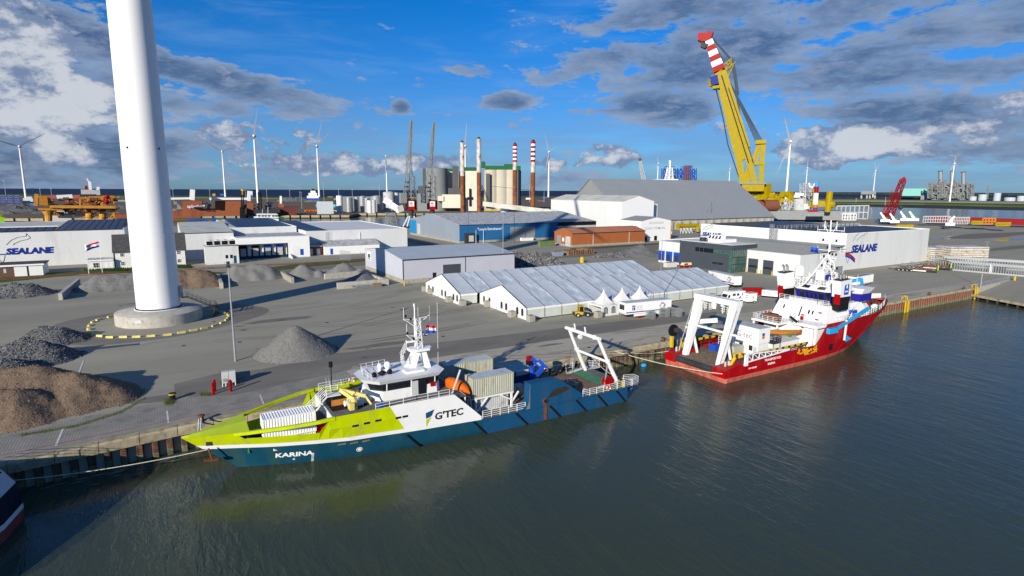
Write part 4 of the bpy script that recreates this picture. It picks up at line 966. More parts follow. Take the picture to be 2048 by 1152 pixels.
 for s in(-1,1):
  M().hexa([(33.4,s*6.1-.8,9.6),(36.8,s*6.1-.8,9.6),(36.8,s*6.1+.8,9.6),(33.4,s*6.1+.8,9.6)],[(33.4,s*6.1-.8,12.4),(36.8,s*6.1-.8,12.4),(36.8,s*6.1+.8,12.4),(33.4,s*6.1+.8,12.4)]).build('funnel_base','black',t)
  M().hexa([(33.3,s*6.1-.85,12.4),(37.0,s*6.1-.85,12.4),(37.0,s*6.1+.85,12.4),(33.3,s*6.1+.85,12.4)],[(32.8,s*6.3-.9,15.7),(36.6,s*6.3-.9,16.0),(36.6,s*6.3+.9,16.0),(32.8,s*6.3+.9,15.7)]).build('funnel','white_clean',t)
  M().box(33.2,33.3,s*6.1-.75+(.3 if s>0 else-.2),s*6.1+.5+(.3 if s>0 else-.2),10.9,13.0).build('red_panel','red',t)
  M().box(32.9,36.5,s*6.3-.85,s*6.3+.85,15.9,16.05).build('funnel_top','dark_steel',t)
  for k in(0,1.2):M().path([(34.0+k,s*6.3,16.0),(34.0+k,s*6.3,17.0),(33.6+k,s*6.4,17.5)],.24,8).build('exhaust_pipe','steel',t)
  M().rail([(37.2,s*6.9,9.6),(37.2,s*6.9,14)],.5,2,.6,.06).build('funnel_ladder','grey_paint',t)
 M().box(34.4,35.9,-7.13,-7.05,12.9,15.4).build('name_board','blue',t)
 m=M().add([(35.15+a,-7.15,14.5+b)for a,b in((0,.5),(.3,0),(0,-.5),(-.3,0))],[(0,1,2,3)]);m.text('AMA',.55,(34.5,-7.15,13.35),(1,0,0),(0,0,1),.02,.01);m.build('emblem','letter_white',t)
 for x,y,z,r,z0 in((35.2,3.4,16.6,.95,13.2),(36.6,-.4,16.0,.95,13.8)):
  m=M().ball((x,y,z+.2),r,16,(1,1,1));m.tube((x,y,z-1.1),(x,y,z+.1),r,16);m.build('radome','white_clean',t,smooth=True)
  M().lattice((x,y,z0),(x,y,z-1.1),1.1,1.1,4,.1).build('radome_stand','white_paint',t)
 m=M().lattice((41,0,13.4),(39.9,0,19.6),2.6,2.2,5,.16,tp=.4,br=.1);m.tube((39.9,0,19.2),(39.4,0,27.4),.26,8,.12);m.build('mast','white_clean',t)
 m=M().bar((32.8,.5,14.2),(39.6,0,20.2),.2);m.bar((35.8,.3,17),(39.6,1,17),.12);m.bar((36,.2,17),(38.6,0,14),.12);m.build('mast_stay','white_clean',t)
 m=M()
 for z,w in((25.3,2.9),(22.8,2.6),(21.0,2.5),(19.4,1.7)):
  m.bar((39.6,-w,z),(39.6,w,z),.12)
  for y in(-w,w):m.bar((39.6,y,z-.4),(39.6,y,z+.8),.07)
 for s in(-1,1):
  m.bar((39.5,s*1.3,25.3),(39.5,s*1.3,27.2),.12);m.bar((39.5,s*1.3,26.2),(39.5,0,24),.1);m.bar((39.6,s*2.4,25.3),(39.6,s*2.4,23.9),.05)
 m.build('mast_yard','white_clean',t)
 for y,z in((-1.5,22.9),(1.4,22.9),(.3,21.4),(-.3,20.2),(-1.7,20.0),(.9,19.4),(1.2,17.4),(-1.0,17.4),(-2.2,17.1),(0,18.4),(-.9,20),(.4,26.4)):M().tube((39.5,y,z),(39.5,y,z+.5),.18,7).build('lantern','black',t)
 M().box(38.6,39.2,.4,1.4,15.2,16).build('mast_locker','navy',t);M().box(38.4,39.0,-1.4,-.5,14.9,15.9).build('mast_locker','navy',t)
 m=M()
 for i in range(60):
  a=Vector((rnd.uniform(36.6,44),rnd.uniform(-4.4,4.4),13.8));h=rnd.uniform(.5,2.6)
  m.bar(a,a+Vector((rnd.uniform(-.2,.2),rnd.uniform(-.2,.2),h)),rnd.uniform(.06,.16))
  if i%4==0:m.box(a.x-.3,a.x+.3,a.y-.3,a.y+.3,13.8,14.2+rnd.random())
 m.rail([(36.4,-3.6,13.8),(36.4,3.6,13.8),(43,3.6,13.8)],1.1,3,1,.07);m.build('monkey_island_gear','white_paint',t)
 m=M().hexa([(44,-5.2,7.4),(51.5,-3.6,7.6),(51.5,3.6,7.6),(44,5.2,7.4)],[(43,-4.4,12),(47.0,-3.4,12),(47.0,3.4,12),(43,4.4,12)]);m.build('forward_house','white_clean',t)
 shell(poly(43.0,46.5,5.6,.8,12.0),poly(42.6,47.5,6.2,.8,13.2)).build('bridge_wing','white_clean',t)
 M().box(42.5,46.8,-6.0,6.0,10.6,12.0).build('wing_window','window_blue',t)
 for yy in(-5.4,-1.5,3):M().box(48.5,49.3,yy*.4-.3,yy*.4+.3,9.2,10.0).build('window','window_dark',t)
 m=M()
 for i in range(12):f=i/11;p=Vector((37.6+5.6*f,-6.4+1.6*f,7.5+3.0*f));m.bar(p+Vector((0,-.45,0)),p+Vector((0,.45,0)),.34,.08)
 m.build('stair_tread','dark_steel',t)['kind']='stuff'
 for s in(-.5,.5):M().bar((37.4,-6.4+s,7.5),(43.4,-4.8+s,10.7),.12,.25).build('stair_side','white_clean',t)
 M().bar((30.6,-7.6,5.8),(43.6,-7.3,9.3),.6,.45).build('side_boom','sky_blue',t);M().box(29.4,32.2,-7.9,-7.1,5.5,6.6).build('boom_foot','sky_blue',t)
 M().bar((35.6,-7.4,3.4),(35.6,-7.5,7.6),.3).build('boom_post','white_clean',t)
 M().box(39.2,41.0,-6.5,-5.6,7.6,9.0).build('deck_box','blue',t)
 c=M().tube((49.5,3.2,7.6),(49.5,3.2,11.4),.6,12);c.build('crane_pedestal','white_clean',t)
 M().bar((48.9,3.6,12.3),(55.6,1.2,13.4),.6,.7).build('crane_boom','sky_blue',t);M().bar((55.5,1.2,13.6),(56.2,.9,10.9),.5).build('crane_jib','sky_blue',t);M().box(48.4,50.2,2.8,4.0,11.2,12.6).build('crane_cab','navy',t)
 M().add([(x,s*(hb(x,7.4)-.15),7.55)for s in(-1,1)for x in(46,52,57,61)],[(0,1,5,4),(1,2,6,5),(2,3,7,6)]).build('foredeck','green_deck',t)
 for s in(-1,1):
  pts=[(x,s*(hb(x,7.6)-.1),7.7+(x-45)*.04)for x in(45,50,54,58,61,63.2)]
  M().rail(pts,1.1,3,1.2,.09).build('foredeck_railing','white_clean',t)
  for p,q in zip(pts[2:],pts[3:]):
   if s>0:M().quad(p,q,Vector(q)+Vector((0,0,1)),Vector(p)+Vector((0,0,1))).build('bulwark_plate','white_clean',t)
 m=M()
 for i in range(26):
  a=Vector((rnd.uniform(52.5,60),rnd.uniform(-1.6,2.0),7.6));m.tube(a,a+Vector((0,0,rnd.uniform(.4,1.3))),rnd.uniform(.12,.4),7)
 m.build('mooring_winch','dark_steel',t)
 m=M()
 for i in range(9):m.tube((52+i*.9,-1.5+(i%3)*1.3,7.6),(52+i*.9,-1.5+(i%3)*1.3,8.8),.2,7)
 m.build('vent','red',t)
 M().ball((50.6,-4.9,8.5),.8,12,(1.3,.8,.8)).build('liferaft_dome','white_clean',t,smooth=True)
 M().box(61.3,63.6,-.9,.9,8.35,8.55).build('bow_plate','red_worn',t)
 for i in range(22):
  mt_=('yellow','blue','green','orange_paint','light_grey','dark_steel','white_paint')[i%7]
  a=Vector((rnd.uniform(22.5,29.5),rnd.uniform(-3.8,5.2),2.2));w=rnd.uniform(.25,.7)
  M().box(a.x-w,a.x+w,a.y-w*.7,a.y+w*.7,2.2,2.2+rnd.uniform(.8,3.2)).build('deck_gear',mt_,t)
 M().rail([(18,-.4,4.6),(24,-.4,4.6)],1.1,2,.9,.1).build('red_railing','red',t)
 return t
red_ship()
rl=lambda x,y,z:RO+Vector((x,y,z))
def office(name,label,loc,W,L,H,up=False):
 t=thing(name,label,'container',loc)
 M().box(0,W,0,L,0,H).build('cabin_body','white_clean',t)
 if not up:
  for y in(1.2,3.4):M().box(-.04,.02,y,y+.8,1.1,2.1).build('window','window_dark',t)
  M().box(-.05,.0,.25,1.0,.1,2.0).build('door','light_grey',t)
 else:
  M().text('G-tec',1.55,(-.03,L-1.75,.75),(0,-1,0),(0,0,1),.03,.01).build('lettering','grey_paint',t)
  for(y,x_)in((L-1.4,0),):
   M().box(-.04,-.0,y,y+.9,1.5,2.1).build('emblem','ship_blue',t);M().box(-.04,-.0,y,y+.9,.8,1.45).build('emblem','orange_paint',t)
  M().box(1.0,1.7,-.04,0,1.5,2.0).build('emblem','ship_blue',t);M().box(1.0,1.7,-.04,0,.9,1.45).build('emblem','orange_paint',t)
  M().box(-.03,W+.03,-.03,L+.03,H,H+.08).build('roof','light_grey',t)
 return t
office('cabin_container','white cabin container with two windows and a door on the red ship',rl(12.3,-4.4,2.25),3.0,6.6,2.7)
office('cabin_container','white cabin container with grey lettering stacked on top, with grey roof',rl(12.0,-4.6,4.98),3.3,6.8,2.9,True)
for o_ in COL.objects:
 if o_.name.startswith('cabin_container'):o_['group']='white cabin containers on the red ship'
m=M().rail([(15.4,-5.4,4.9),(17.6,-5.4,4.9),(17.6,-2,4.9)],1.1,3,.8,.1);m.box(15.4,17.6,-5.4,-2,4.8,4.9);m.box(15.4,15.5,-5.4,-5.3,2.2,4.8);m.box(17.5,17.6,-5.4,-5.3,2.2,4.8)
tag(m.build('cabin_stair','dark_steel',loc=RO),'dark steel landing beside the stacked white cabins','stairs')
boat('rescue_boat','long orange open boat lying on the deck of the red ship',rl(22.6,-2.6,5.2),7.4,2.0,1.5,'orange_paint',R(-28),cat='boat',roof=None)
flag('ship_flag','dark blue flag hanging on the left side of the red ship mast',rl(37.2,2.6,21.6),1.8,1.1,['flag_blue','navy'],R(-30))
flag('ship_flag','red and blue flag hanging right of the red ship mast',rl(41.0,-2.8,20.8),2.2,1.0,['letter_red','navy'],R(-35),droop=.6)
def edge_ship():
 t=thing('dark_vessel','dark blue bow with white lettering cut off by the left edge','ship',(-17.7,57.5,WL))
 P=[(-40,-22),(-20,-16),(-8,-6),(-1.5,4),(2.2,11),(3.0,15.0),(1.5,18.4),(-4,20.6),(-12,21.2),(-40,21.5)]
 def ring(sc,z):return[(x*1.0+(0 if x<-10 else(sc-1)*3.2),y,z)for x,y in P]
 Z=[(-2.5,.8,'hull_pink'),(1.0,.95,'hull_pink'),(1.25,.95,'white_paint'),(1.8,.95,'hull_dark'),(3.9,.85,'hull_dark'),(4.1,.85,'letter_grey'),(5.4,.55,'hull_dark')]
 for(z0,s0,m0),(z1,s1,_)in zip(Z,Z[1:]):
  A,B=ring(s0,z0),ring(s1,z1);n=len(A)
  M().add(A+B,[(i,i+1,n+i+1,n+i)for i in range(n-1)]).build({'hull_pink':'lower_hull','white_paint':'hull_line','hull_dark':'upper_hull','letter_grey':'rubbing_band'}[m0],m0,t,smooth=True)
 A=ring(.6,5.2);M().add([(x-.2,y,z)for x,y,z in A],[tuple(range(len(A)))]).build('deck','grey_deck',t)
 A=ring(.5,5.4);M().rail(A[2:8],1.0,3,1.2,.06).build('deck_railing','light_grey',t)
 m=M().text('SEEBETH I',1.6,(0,0,0),(1,0,0),(0,1,0),.02,.05)
 a,b=Vector((-9.2,-7.4,0)),Vector((2.35,10.2,0));d=(b-a).normalized();L_=(b-a).length;n_=Vector((d.y,-d.x,0));w_=max(v[0]for v in m.v)
 pp=[Vector((x,y,0))for x,y in P[2:6]]
 def on(s,z):
  L=0
  for p,q in zip(pp,pp[1:]):
   l=(q-p).length
   if L+l>=s:r=p.lerp(q,(s-L)/l);dd=(q-p).normalized();break
   L+=l
  else:r=pp[-1];dd=(pp[-1]-pp[-2]).normalized()
  k=interp(z,[(1.8,.95),(3.9,.85)]);return Vector((r.x+(k-1)*3.2,r.y,z))+Vector((dd.y,-dd.x,0))*.06
 m.v=[tuple(on(1.0+v[0]*15.5/w_,1.95+v[1]))for v in m.v];m.build('lettering','letter_white',t)
edge_ship()
mat('tower_white',(.78,.78,.77),.38,var=.02,scale=.1,dirt=(.66,.67,.67),dirtamt=.1,dscale=.2)
mat('gravel_fine',(.205,.20,.185),.95,var=.14,scale=2.2,bump=1.0,bscale=9,dirt=(.18,.175,.165),dirtamt=.4,dscale=3.5)
def big_tower():
 t=thing('wind_turbine','huge white turbine tower standing on a round concrete foundation','wind turbine',TC)
 base=M().lathe([(8.75,0),(8.75,2.4),(8.6,2.5),(5.8,2.95),(0,2.95)],72).build('foundation','concrete_pale',t,smooth=True)
 H_=98.0;prof=[(4.85,2.98),(4.85,3.4)]
 M().lathe([(4.95,2.96),(4.75,3.05),(4.6,3.1),(0,3.1)],72).build('grout_ring','white_clean',t,smooth=True)
 segs=[(3.1,4.42),(20,4.36),(38,4.28),(60,4.16),(80,4.0),(98,3.0)]
 for(z0,r0),(z1,r1)in zip(segs,segs[1:]):
  M().lathe([(r0,z0),(r1+.02,z1-.05),(r1-.03,z1)],96).build('tower_section','tower_white',t,smooth=True)
 m=M()
 for i in range(110):a=2*math.pi*i/110;m.box(-.07,.07,-.07,.07,3.1,3.36);k=len(m.v)-8;m.v[k:]=[(x+4.58*math.cos(a),y+4.58*math.sin(a),z)for x,y,z in m.v[k:]]
 m.build('anchor_bolt','black',t)['kind']='stuff'
 M().box(-3,11,-3,3,97,103).build('nacelle','white_clean',t)
 for k in range(3):
  a=R(20+120*k);m=M();c,s=math.sin(a),math.cos(a)
  for(r0,w0),(r1,w1)in zip([(1,2.2),(9,4.4),(30,2.8),(52,.4)],[(9,4.4),(30,2.8),(52,.4)]):
   m.hexa([(-4.5-.3,c*r0-s*w0/2,100+s*r0+c*w0/2),(-4.5+.3,c*r0-s*w0/2,100+s*r0+c*w0/2),(-4.5+.3,c*r0+s*w0/2,100+s*r0-c*w0/2),(-4.5-.3,c*r0+s*w0/2,100+s*r0-c*w0/2)],[(-4.5-.2,c*r1-s*w1/2,100+s*r1+c*w1/2),(-4.5+.2,c*r1-s*w1/2,100+s*r1+c*w1/2),(-4.5+.2,c*r1+s*w1/2,100+s*r1-c*w1/2),(-4.5-.2,c*r1+s*w1/2,100+s*r1-c*w1/2)])
  m.build('blade','white_clean',t)
 for px_,py_ in((231,86),(292,93)):
  z=38.6;d=far(px_,150);v=Vector((d.x,d.y,0));w=Vector((0,0,0))-TC
  ang=math.atan2(-TC.y,-TC.x)+(-.75 if px_<250 else.72);r_=4.26
  M().ball((r_*math.cos(ang),r_*math.sin(ang),z),.28,8).build('beacon','dark_steel',t)
 ang=R(-12);c,s=math.cos(ang),math.sin(ang)
 P=lambda r,o,z:Vector((r*c-o*s,r*s+o*c,z))
 M().hexa([P(4.6,-.7,5.2),P(5.0,-.7,5.2),P(5.0,.7,5.2),P(4.6,.7,5.2)],[P(4.6,-.7,7.9),P(4.95,-.7,7.9),P(4.95,.7,7.9),P(4.6,.7,7.9)]).build('door','light_grey',t)
 m=M()
 for i in range(14):f=i/13;a=P(6.0+4.6*f,0,5.1-2.3*f);m.bar(a+Vector((s,-c,0))*.7,a-Vector((s,-c,0))*.7,.3,.08)
 for i in range(10):f=i/9;a=P(10.9+.3*f,1.0+3.0*f,2.7-2.6*f);m.bar(a+Vector((c,s,0))*.7,a-Vector((c,s,0))*.7,.3,.08)
 m.hexa([P(4.9,-.8,5.05),P(6.1,-.8,5.05),P(6.1,.8,5.05),P(4.9,.8,5.05)],[P(4.9,-.8,5.15),P(6.1,-.8,5.15),P(6.1,.8,5.15),P(4.9,.8,5.15)])
 st=m.build('stair','dark_steel',t)
 m=M()
 for o in(-.75,.75):m.rail([P(4.9,o,5.1),P(6.0,o,5.1),P(10.6,o,2.8),P(11.6,o,2.7)],1.1,2,1.1,.07)
 m.rail([P(11.6,.9,2.7),P(12.0,4.2,.1)],1.1,2,1,.07);m.bar(P(11.2,0,0),P(11.2,0,2.6),.2);m.bar(P(11.2,1.4,0),P(11.2,1.4,2.6),.2)
 m.build('stair_railing','dark_steel',t)
 M().box(-4.6,-3.4,-8.1,-7.6,1.2,1.9).build('number_plate','white_clean',t)
 return t
big_tower()
proto=None
mk=[(177,660),(178,652),(186,645),(197,640.5),(221,634.5),(241,630),(182,667),(200,673.5),(220,676),(247,675.5),(273,675),(302,673.5),(335,671),(363,666.5),(387,662),(408,658),(430,652.5),(445,646.5),(453,641),(456,637.5),(458,633),(455,630),(450,628),(440,625.5),(432,623.5),(420,621.5)]
for i,(u,v)in enumerate(mk):
 q=at(u,v);a=math.atan2(q.y-TC.y,q.x-TC.x)+math.pi/2
 if proto is None:
  proto=M().ex([(-.75,-.25,0),(-.75,.25,0),(-.75,.16,.42),(-.75,-.16,.42)],(1.5,0,0)).build('marker_block','pale_yellow')
  o=proto
 else:o=proto.copy();COL.objects.link(o)
 o.location=q;o.rotation_euler=(0,0,a)
 tag(o,'pale yellow marker block, %s in the ring counted clockwise from the left end'%ORD(sorted(range(len(mk)),key=lambda j:-((math.atan2(mk[j][1]-645,mk[j][0]-318)+6.2832-3.0)%6.2832)).index(i)),'marker block','yellow blocks ringing the turbine')
def heap(name,label,peaks,mt,step=.6,slope=.66,stones=0,smt=('stone_a','stone_b'),amp=.12,seed=1,clipz=0.,smin=.1,smax=.3,cat='gravel heap',group=None,limit=None):
 xs=[p[0]for p in peaks]+[p[2]for p in peaks if len(p)>3];ys=[p[1]for p in peaks]+[p[3]for p in peaks if len(p)>3]
 hm=max(p[-1]for p in peaks);rr=hm/slope*1.15+1;x0,x1,y0,y1=min(xs)-rr,max(xs)+rr,min(ys)-rr,max(ys)+rr
 cx,cy=(x0+x1)/2,(y0+y1)/2
 def h(x,y):
  v=-9
  for p in peaks:
   if len(p)==3:d=math.hypot(x-p[0],y-p[1]);k=p[2]
   else:
    ax,ay,bx,by,k=p;dx,dy=bx-ax,by-ay;t_=max(0,min(1,((x-ax)*dx+(y-ay)*dy)/(dx*dx+dy*dy+1e-9)));d=math.hypot(x-ax-dx*t_,y-ay-dy*t_)
   d=math.sqrt(d*d+.35)-.3
   v=max(v,k-d*slope)
  n_=noise.noise(Vector((x*.35,y*.35,seed)))*amp*3.2+noise.noise(Vector((x*1.1,y*1.1,seed+5)))*amp*1.2
  v+=n_*(1 if v>-.4 else 0)
  if limit and not limit(x,y):v=-9
  return v
 nx,ny=int((x1-x0)/step)+1,int((y1-y0)/step)+1;m=M();idx={}
 Z=[[h(x0+i*step,y0+j*step)for j in range(ny)]for i in range(nx)]
 def vid(i,j):
  if(i,j)not in idx:idx[(i,j)]=len(m.v);m.v.append((x0+i*step-cx,y0+j*step-cy,max(-.15,Z[i][j])))
  return idx[(i,j)]
 for i in range(nx-1):
  for j in range(ny-1):
   if max(Z[i][j],Z[i+1][j],Z[i][j+1],Z[i+1][j+1])>0:m.f.append((vid(i,j),vid(i+1,j),vid(i+1,j+1),vid(i,j+1)));m.mi.append(0)
 t=thing(name,label,cat,(cx,cy,0),0,group);m.build('heap_surface',mt,t,smooth=True)
 if stones:
  rr_=random.Random(seed);s=M();k=0;tries=0
  while k<stones and tries<stones*6:
   tries+=1;x=rr_.uniform(x0,x1);y=rr_.uniform(y0,y1);z=h(x,y)
   if z<-.25:continue
   z=max(z,0);r_=rr_.uniform(smin,smax);s.c=k%len(smt);c=Vector((x-cx,y-cy,z))
   q=[c+Vector((rr_.uniform(-1,1),rr_.uniform(-1,1),rr_.uniform(-.4,1))).normalized()*r_*rr_.uniform(.7,1.2)for _ in range(4)]+[c+Vector((0,0,r_))]
   s.add(q,[(0,1,4),(1,2,4),(2,3,4),(3,0,4),(0,2,1),(0,3,2)]);k+=1
  s.build('loose_stones',list(smt),t)['kind']='stuff'
 return t
heap('gravel_heap','huge brown gravel heap beside the quay at the lower left',[(-30,105,-17.8,103.4,5.2),(-17.8,103.4,-13.0,101.0,4.1),(-12.6,100.6,-9.8,99.4,2.6),(-28,99,-19,97.5,3.8)],'gravel_brown',.35,.56,9000,('stone_c','gravel_brown','stone_c'),.12,3,smin=.04,smax=.13,limit=lambda x,y:y>QY(x)+7.6+(0 if x<-12 else(x+12)*.5))
heap('gravel_heap','grey rubble heap cut by the left edge above the brown heap',[(-27.5,121.5,-24.2,121.4,2.6)],'gravel_dark',.4,.62,2500,amp=.12,seed=6,smin=.08,smax=.2)
heap('gravel_heap','grey stone heap between two others at the left edge',[(-25,129.0,-21.0,128.6,3.4),(-28,126,2.2)],'gravel_grey',.4,.60,5000,amp=.15,seed=8,smin=.08,smax=.22)
heap('gravel_heap','low grey stone heap just left of the turbine ring',[(-22.6,143.8,-20.8,143.2,3.1),(-25,141.5,1.7)],'gravel_grey',.4,.60,4000,amp=.15,seed=9,smin=.08,smax=.22)
heap('gravel_heap','neat pale grey cone of gravel on the open yard',[(18.9,111.0,5.3)],'gravel_fine',.28,.74,9000,('gravel_fine','stone_a','gravel_fine'),.05,12,smin=.03,smax=.10)
heap('gravel_heap','grey gravel heap in the leftmost bay below the brick shed',[(-44,212,-35,211,3.4)],'gravel_grey',.8,.62,2200,amp=.2,seed=21,smin=.1,smax=.3)
heap('gravel_heap','grey gravel heap in the bay left of the turbine tower',[(-19,213,-7,213,4.2)],'gravel_fine',.8,.62,800,amp=.2,seed=22,smin=.08,smax=.22)
heap('gravel_heap','brown gravel heap in the bay right of the turbine tower',[(-2,209,9.0,207.5,5.0)],'gravel_brown',.8,.62,1500,('stone_c','gravel_brown'),.2,23,smin=.08,smax=.25,limit=lambda x,y:x<12.6)
heap('gravel_heap','wide grey sand heap with rutted top right of the brown bay',[(19.0,214,27.5,213.5,4.8)],'gravel_fine',.7,.7,400,amp=.22,seed=24,smin=.06,smax=.2,limit=lambda x,y:x<34)
heap('gravel_heap','small grey heap behind the leaning concrete bay wall',[(40.0,211.5,4.3),(44.5,208,2.2)],'gravel_fine',.7,.66,300,amp=.15,seed=25,smin=.06,smax=.2)
heap('gravel_heap','grey heap behind the long concrete block wall',[(53.0,208.0,4.4),(58.5,205,2.6)],'gravel_fine',.7,.6,300,amp=.15,seed=26,smin=.06,smax=.2,limit=lambda x,y:y>201.2)
heap('gravel_heap','low grey heap in the front bay beside the grey shed',[(54.5,190.0,2.9),(57.5,186,1.5)],'gravel_grey',.7,.5,300,amp=.15,seed=27,smin=.06,smax=.2,limit=lambda x,y:y>181)
heap('rock_heap','long heap of broken dark rocks right of the grey shed',[(112,206,128,199,4.4),(128,199,133,193,3.0)],'gravel_dark',.9,.7,2600,amp=.5,seed=31,smin=.35,smax=.8,cat='rock heap')
heap('rock_heap','low patch of pale rubble behind the tent ridge',[(170,207,178,203,1.6)],'gravel_dark',1.,.5,500,amp=.3,seed=32,smin=.3,smax=.6,cat='rock heap')
heap('gravel_heap','grey brown gravel heap beyond the tent beside the road',[(192,206,5.0),(197,205,3.0)],'gravel_grey',.9,.45,700,amp=.2,seed=33,smin=.1,smax=.3)
def block_wall(label,p,q,h,th=.9,L=1.6,mt='concrete_pale',rows=2,group='concrete block walls of the storage bays'):
 p=Vector(p);q=Vector(q);d=(q-p);n=max(1,round(d.length/L));t=thing('block_wall',label,'wall',(p.x,p.y,0),math.atan2(d.y,d.x),group)
 L=d.length/n;hh=h/rows
 for r in range(rows):
  for i in range(n+(r%2)):
   a=i*L-(L/2 if r%2 else 0);b=a+L;a=max(0,a);b=min(d.length,b)
   if b-a>.1:j=rnd.uniform(-.03,.03);M().box(a+.015,b-.015,j,th+j,r*hh+.005,(r+1)*hh-.01).build('block',mt,t)
 return t
block_wall('concrete block wall between the two grey bays at the left',(-25.9,196),(-24.9,226),1.9,L=2.4)
block_wall('concrete block wall at the right end of the brown gravel bay',(13.4,195.5),(13.9,216),1.9,L=2.4)
block_wall('stained concrete block wall left of the small grey heap',(34.1,196.3),(33.4,215),1.9,L=2.2,mt='concrete')
block_wall('long concrete block wall in front of the right hand grey heap',(44.6,199.4),(60.4,201.6),1.9,L=1.6)
block_wall('front concrete block wall with a cage lying before it',(43.2,177.2),(59.4,177.4),2.0,L=1.6)
block_wall('concrete block wall running back from the front bay corner',(59.6,178.4),(58.6,198),1.7,L=1.9)
t=thing('steel_cage','low wire cage leaning on the front concrete block wall','cage',(46.5,176,0));M().lattice((0,0,.6),(8,0,.6),.9,1.0,10,.07).build('cage_frame','galv',t);M().box(7.2,10,-.5,.4,0,1.2).build('timber_bundle','timber',t)
def cabinet():
 q=at(440,775);t=thing('electric_cabinet','grey electric cabinet with red bollards beside a timber ramp','cabinet',q,R(-4))
 for k in range(2):M().box(.3+k*1.0,1.25+k*1.0,.0,.9,.55,2.35).build('cabinet_door' if k else 'cabinet_body','light_grey',t)
 for k in range(5):M().box(.3+k*.45,.42+k*.45,.1,.22,0,.55).build('foot','white_paint',t)
 M().box(.5,1.1,-.03,.0,.8,1.3).build('panel','grey_paint',t);M().box(1.2,1.5,-.2,0,.1,.45).build('red_socket','red',t)
 for k in range(7):M().box(.0+k*.32,.28+k*.32,.9,5.4,.9-.0,1.0).build('plank','timber',t)
 M().box(.1,2.1,1.1,5.2,0,.86).build('ramp_base','dark_steel',t)
 return t
cabinet()
b0=None
for i,(u,v,l)in enumerate(((427,789,'nearest red post left of the cabinet'),(430,783,'red post behind the nearest one at the cabinet'),(461.5,783,'red post right of the grey cabinet'))):
 if b0 is None:b0=thing('red_post',l,'post',at(u,v),0,'red posts at the cabinet');M().lathe([(.2,0),(.2,1.75),(.12,1.85)],10).build('post_tube','red',b0);M().lathe([(.21,1.3),(.21,1.45)],10).build('post_band','letter_red',b0)
 else:dup(b0,at(u,v),0,l)
q=at(346,800);t=thing('mooring_bollard','low black and yellow bollard in a tuft of weeds','bollard',q);M().lathe([(.35,0),(.35,.8),(.5,.9),(.5,1.05)],12).build('bollard_post','black',t);M().lathe([(.51,.85),(.51,1.0)],12).build('bollard_cap','yellow',t)
m=M()
for i in range(900):
 a=at(342+rnd.gauss(-4,4),803+rnd.gauss(1,3))if i%3 else at(rnd.uniform(400,425),rnd.uniform(786,792));h=rnd.uniform(.05,.35)if i%3 else rnd.uniform(.05,.2)
 m.add([a,a+Vector((.12,0,0)),a+Vector((rnd.uniform(-.2,.2),rnd.uniform(-.2,.2),h))],[(0,1,2)])
for i in range(1600):
 u=rnd.uniform(40,290);v=interp(u,[(40,870),(150,852),(240,824),(290,795)])+rnd.gauss(1,1.5);a=at(u,v);m.add([a,a+Vector((.1,0,0)),a+Vector((rnd.uniform(-.1,.1),0,rnd.uniform(.03,.15)))],[(0,1,2)])
tag(m.build('weeds','grass'),'green weeds growing along the foot of the brown heap and bollard','weeds',kind='stuff')
bb=None
for i,(x,l)in enumerate(((1.9,'rusty mooring bollard with white ropes ahead of the lime bow'),(84.5,'mooring bollard at the stern of the red ship'),(148,'mooring bollard beyond the red ship'),(166,'mooring bollard by the first yellow ladder'),(192,'mooring bollard between the yellow ladders'),(213.5,'mooring bollard near the slipway corner'))):
 if bb is None:bb=thing('mooring_bollard',l,'bollard',(x,QY(x)+.7,.06),0,'mooring bollards along the quay edge');M().lathe([(.28,0),(.24,.55),(.42,.62),(.42,.78),(.2,.85)],12).build('bollard_post','rust',bb);M().lathe([(.5,0),(.5,.06)],12).build('base_plate','dark_steel',bb)
 else:dup(bb,(x,QY(x)+.7,.06),0,l)
def rope(label,p,q,sag,r=.045,mt='rope'):
 p=Vector(p);q=Vector(q);m=M();n=14;pts=[p.lerp(q,i/n)-Vector((0,0,sag*4*(i/n)*(1-i/n)))for i in range(n+1)];m.path(pts,r,5)
 tag(m.build('mooring_rope',mt),label,'rope','mooring ropes of the ships')
bl=Vector((1.9,82.9,.5))
rope('white rope from the bollard to the lime bow, upper strand',bl,KO+Vector((1.6,2.0,4.8)),.15,.09,'white_paint')
rope('white rope from the bollard to the lime bow, lower strand',bl+Vector((-.3,0,-.2)),KO+Vector((1.2,1.8,4.4)),.35,.09,'white_paint')
rope('long rope from the lime bow along the piles to the left edge',KO+Vector((2.0,-1.0,3.4)),(-19.5,77.2,-.5),.5)
rope('rope from the quay to the far stern corner of the red ship',(72.0,81.9,.0),RO+Vector((.3,6.6,2.6)),.5,.07)
rope('long rope from the quay across the water to the near red stern',(71.0,81.8,.1),RO+Vector((.2,-6.8,1.7)),.5,.08)
rope('thin rope from the red ship bow to the quay bollard',RO+Vector((60,1.5,9.2)),(148,82.6,.6),.5,.04,'dark_steel')
rope('rope hanging from the stern gantry of the blue hull',KO+Vector((62.8,5.5,5)),KO+Vector((63.5,-3.6,2.6)),1.0,.05)
q=at(1287.5,733,WL);tag(M().ball((0,0,.25),.5,10,(1.3,1,.8)).build('buoy','sky_blue',loc=q),'small light blue float drifting between the two ships','float')
t=thing('crowd_barriers','row of galvanised crowd barriers stacked behind the lime ship','barriers',at(655,778))
for i in range(14):M().rail([(i*.42,0,0),(i*.42+.25,2.2,0)],1.25,2,.55,.05).build('barrier','galv',t)
mat('tent_roof_cream',(.70,.69,.64),.5,var=.05,scale=.6,dirt=(.55,.53,.47),dirtamt=.2,dscale=.7)
mat('van_cream',(.70,.60,.36),.4)
mat('plank_white',(.72,.71,.66),.6,var=.05,ribs=('Z',2.2,.5))
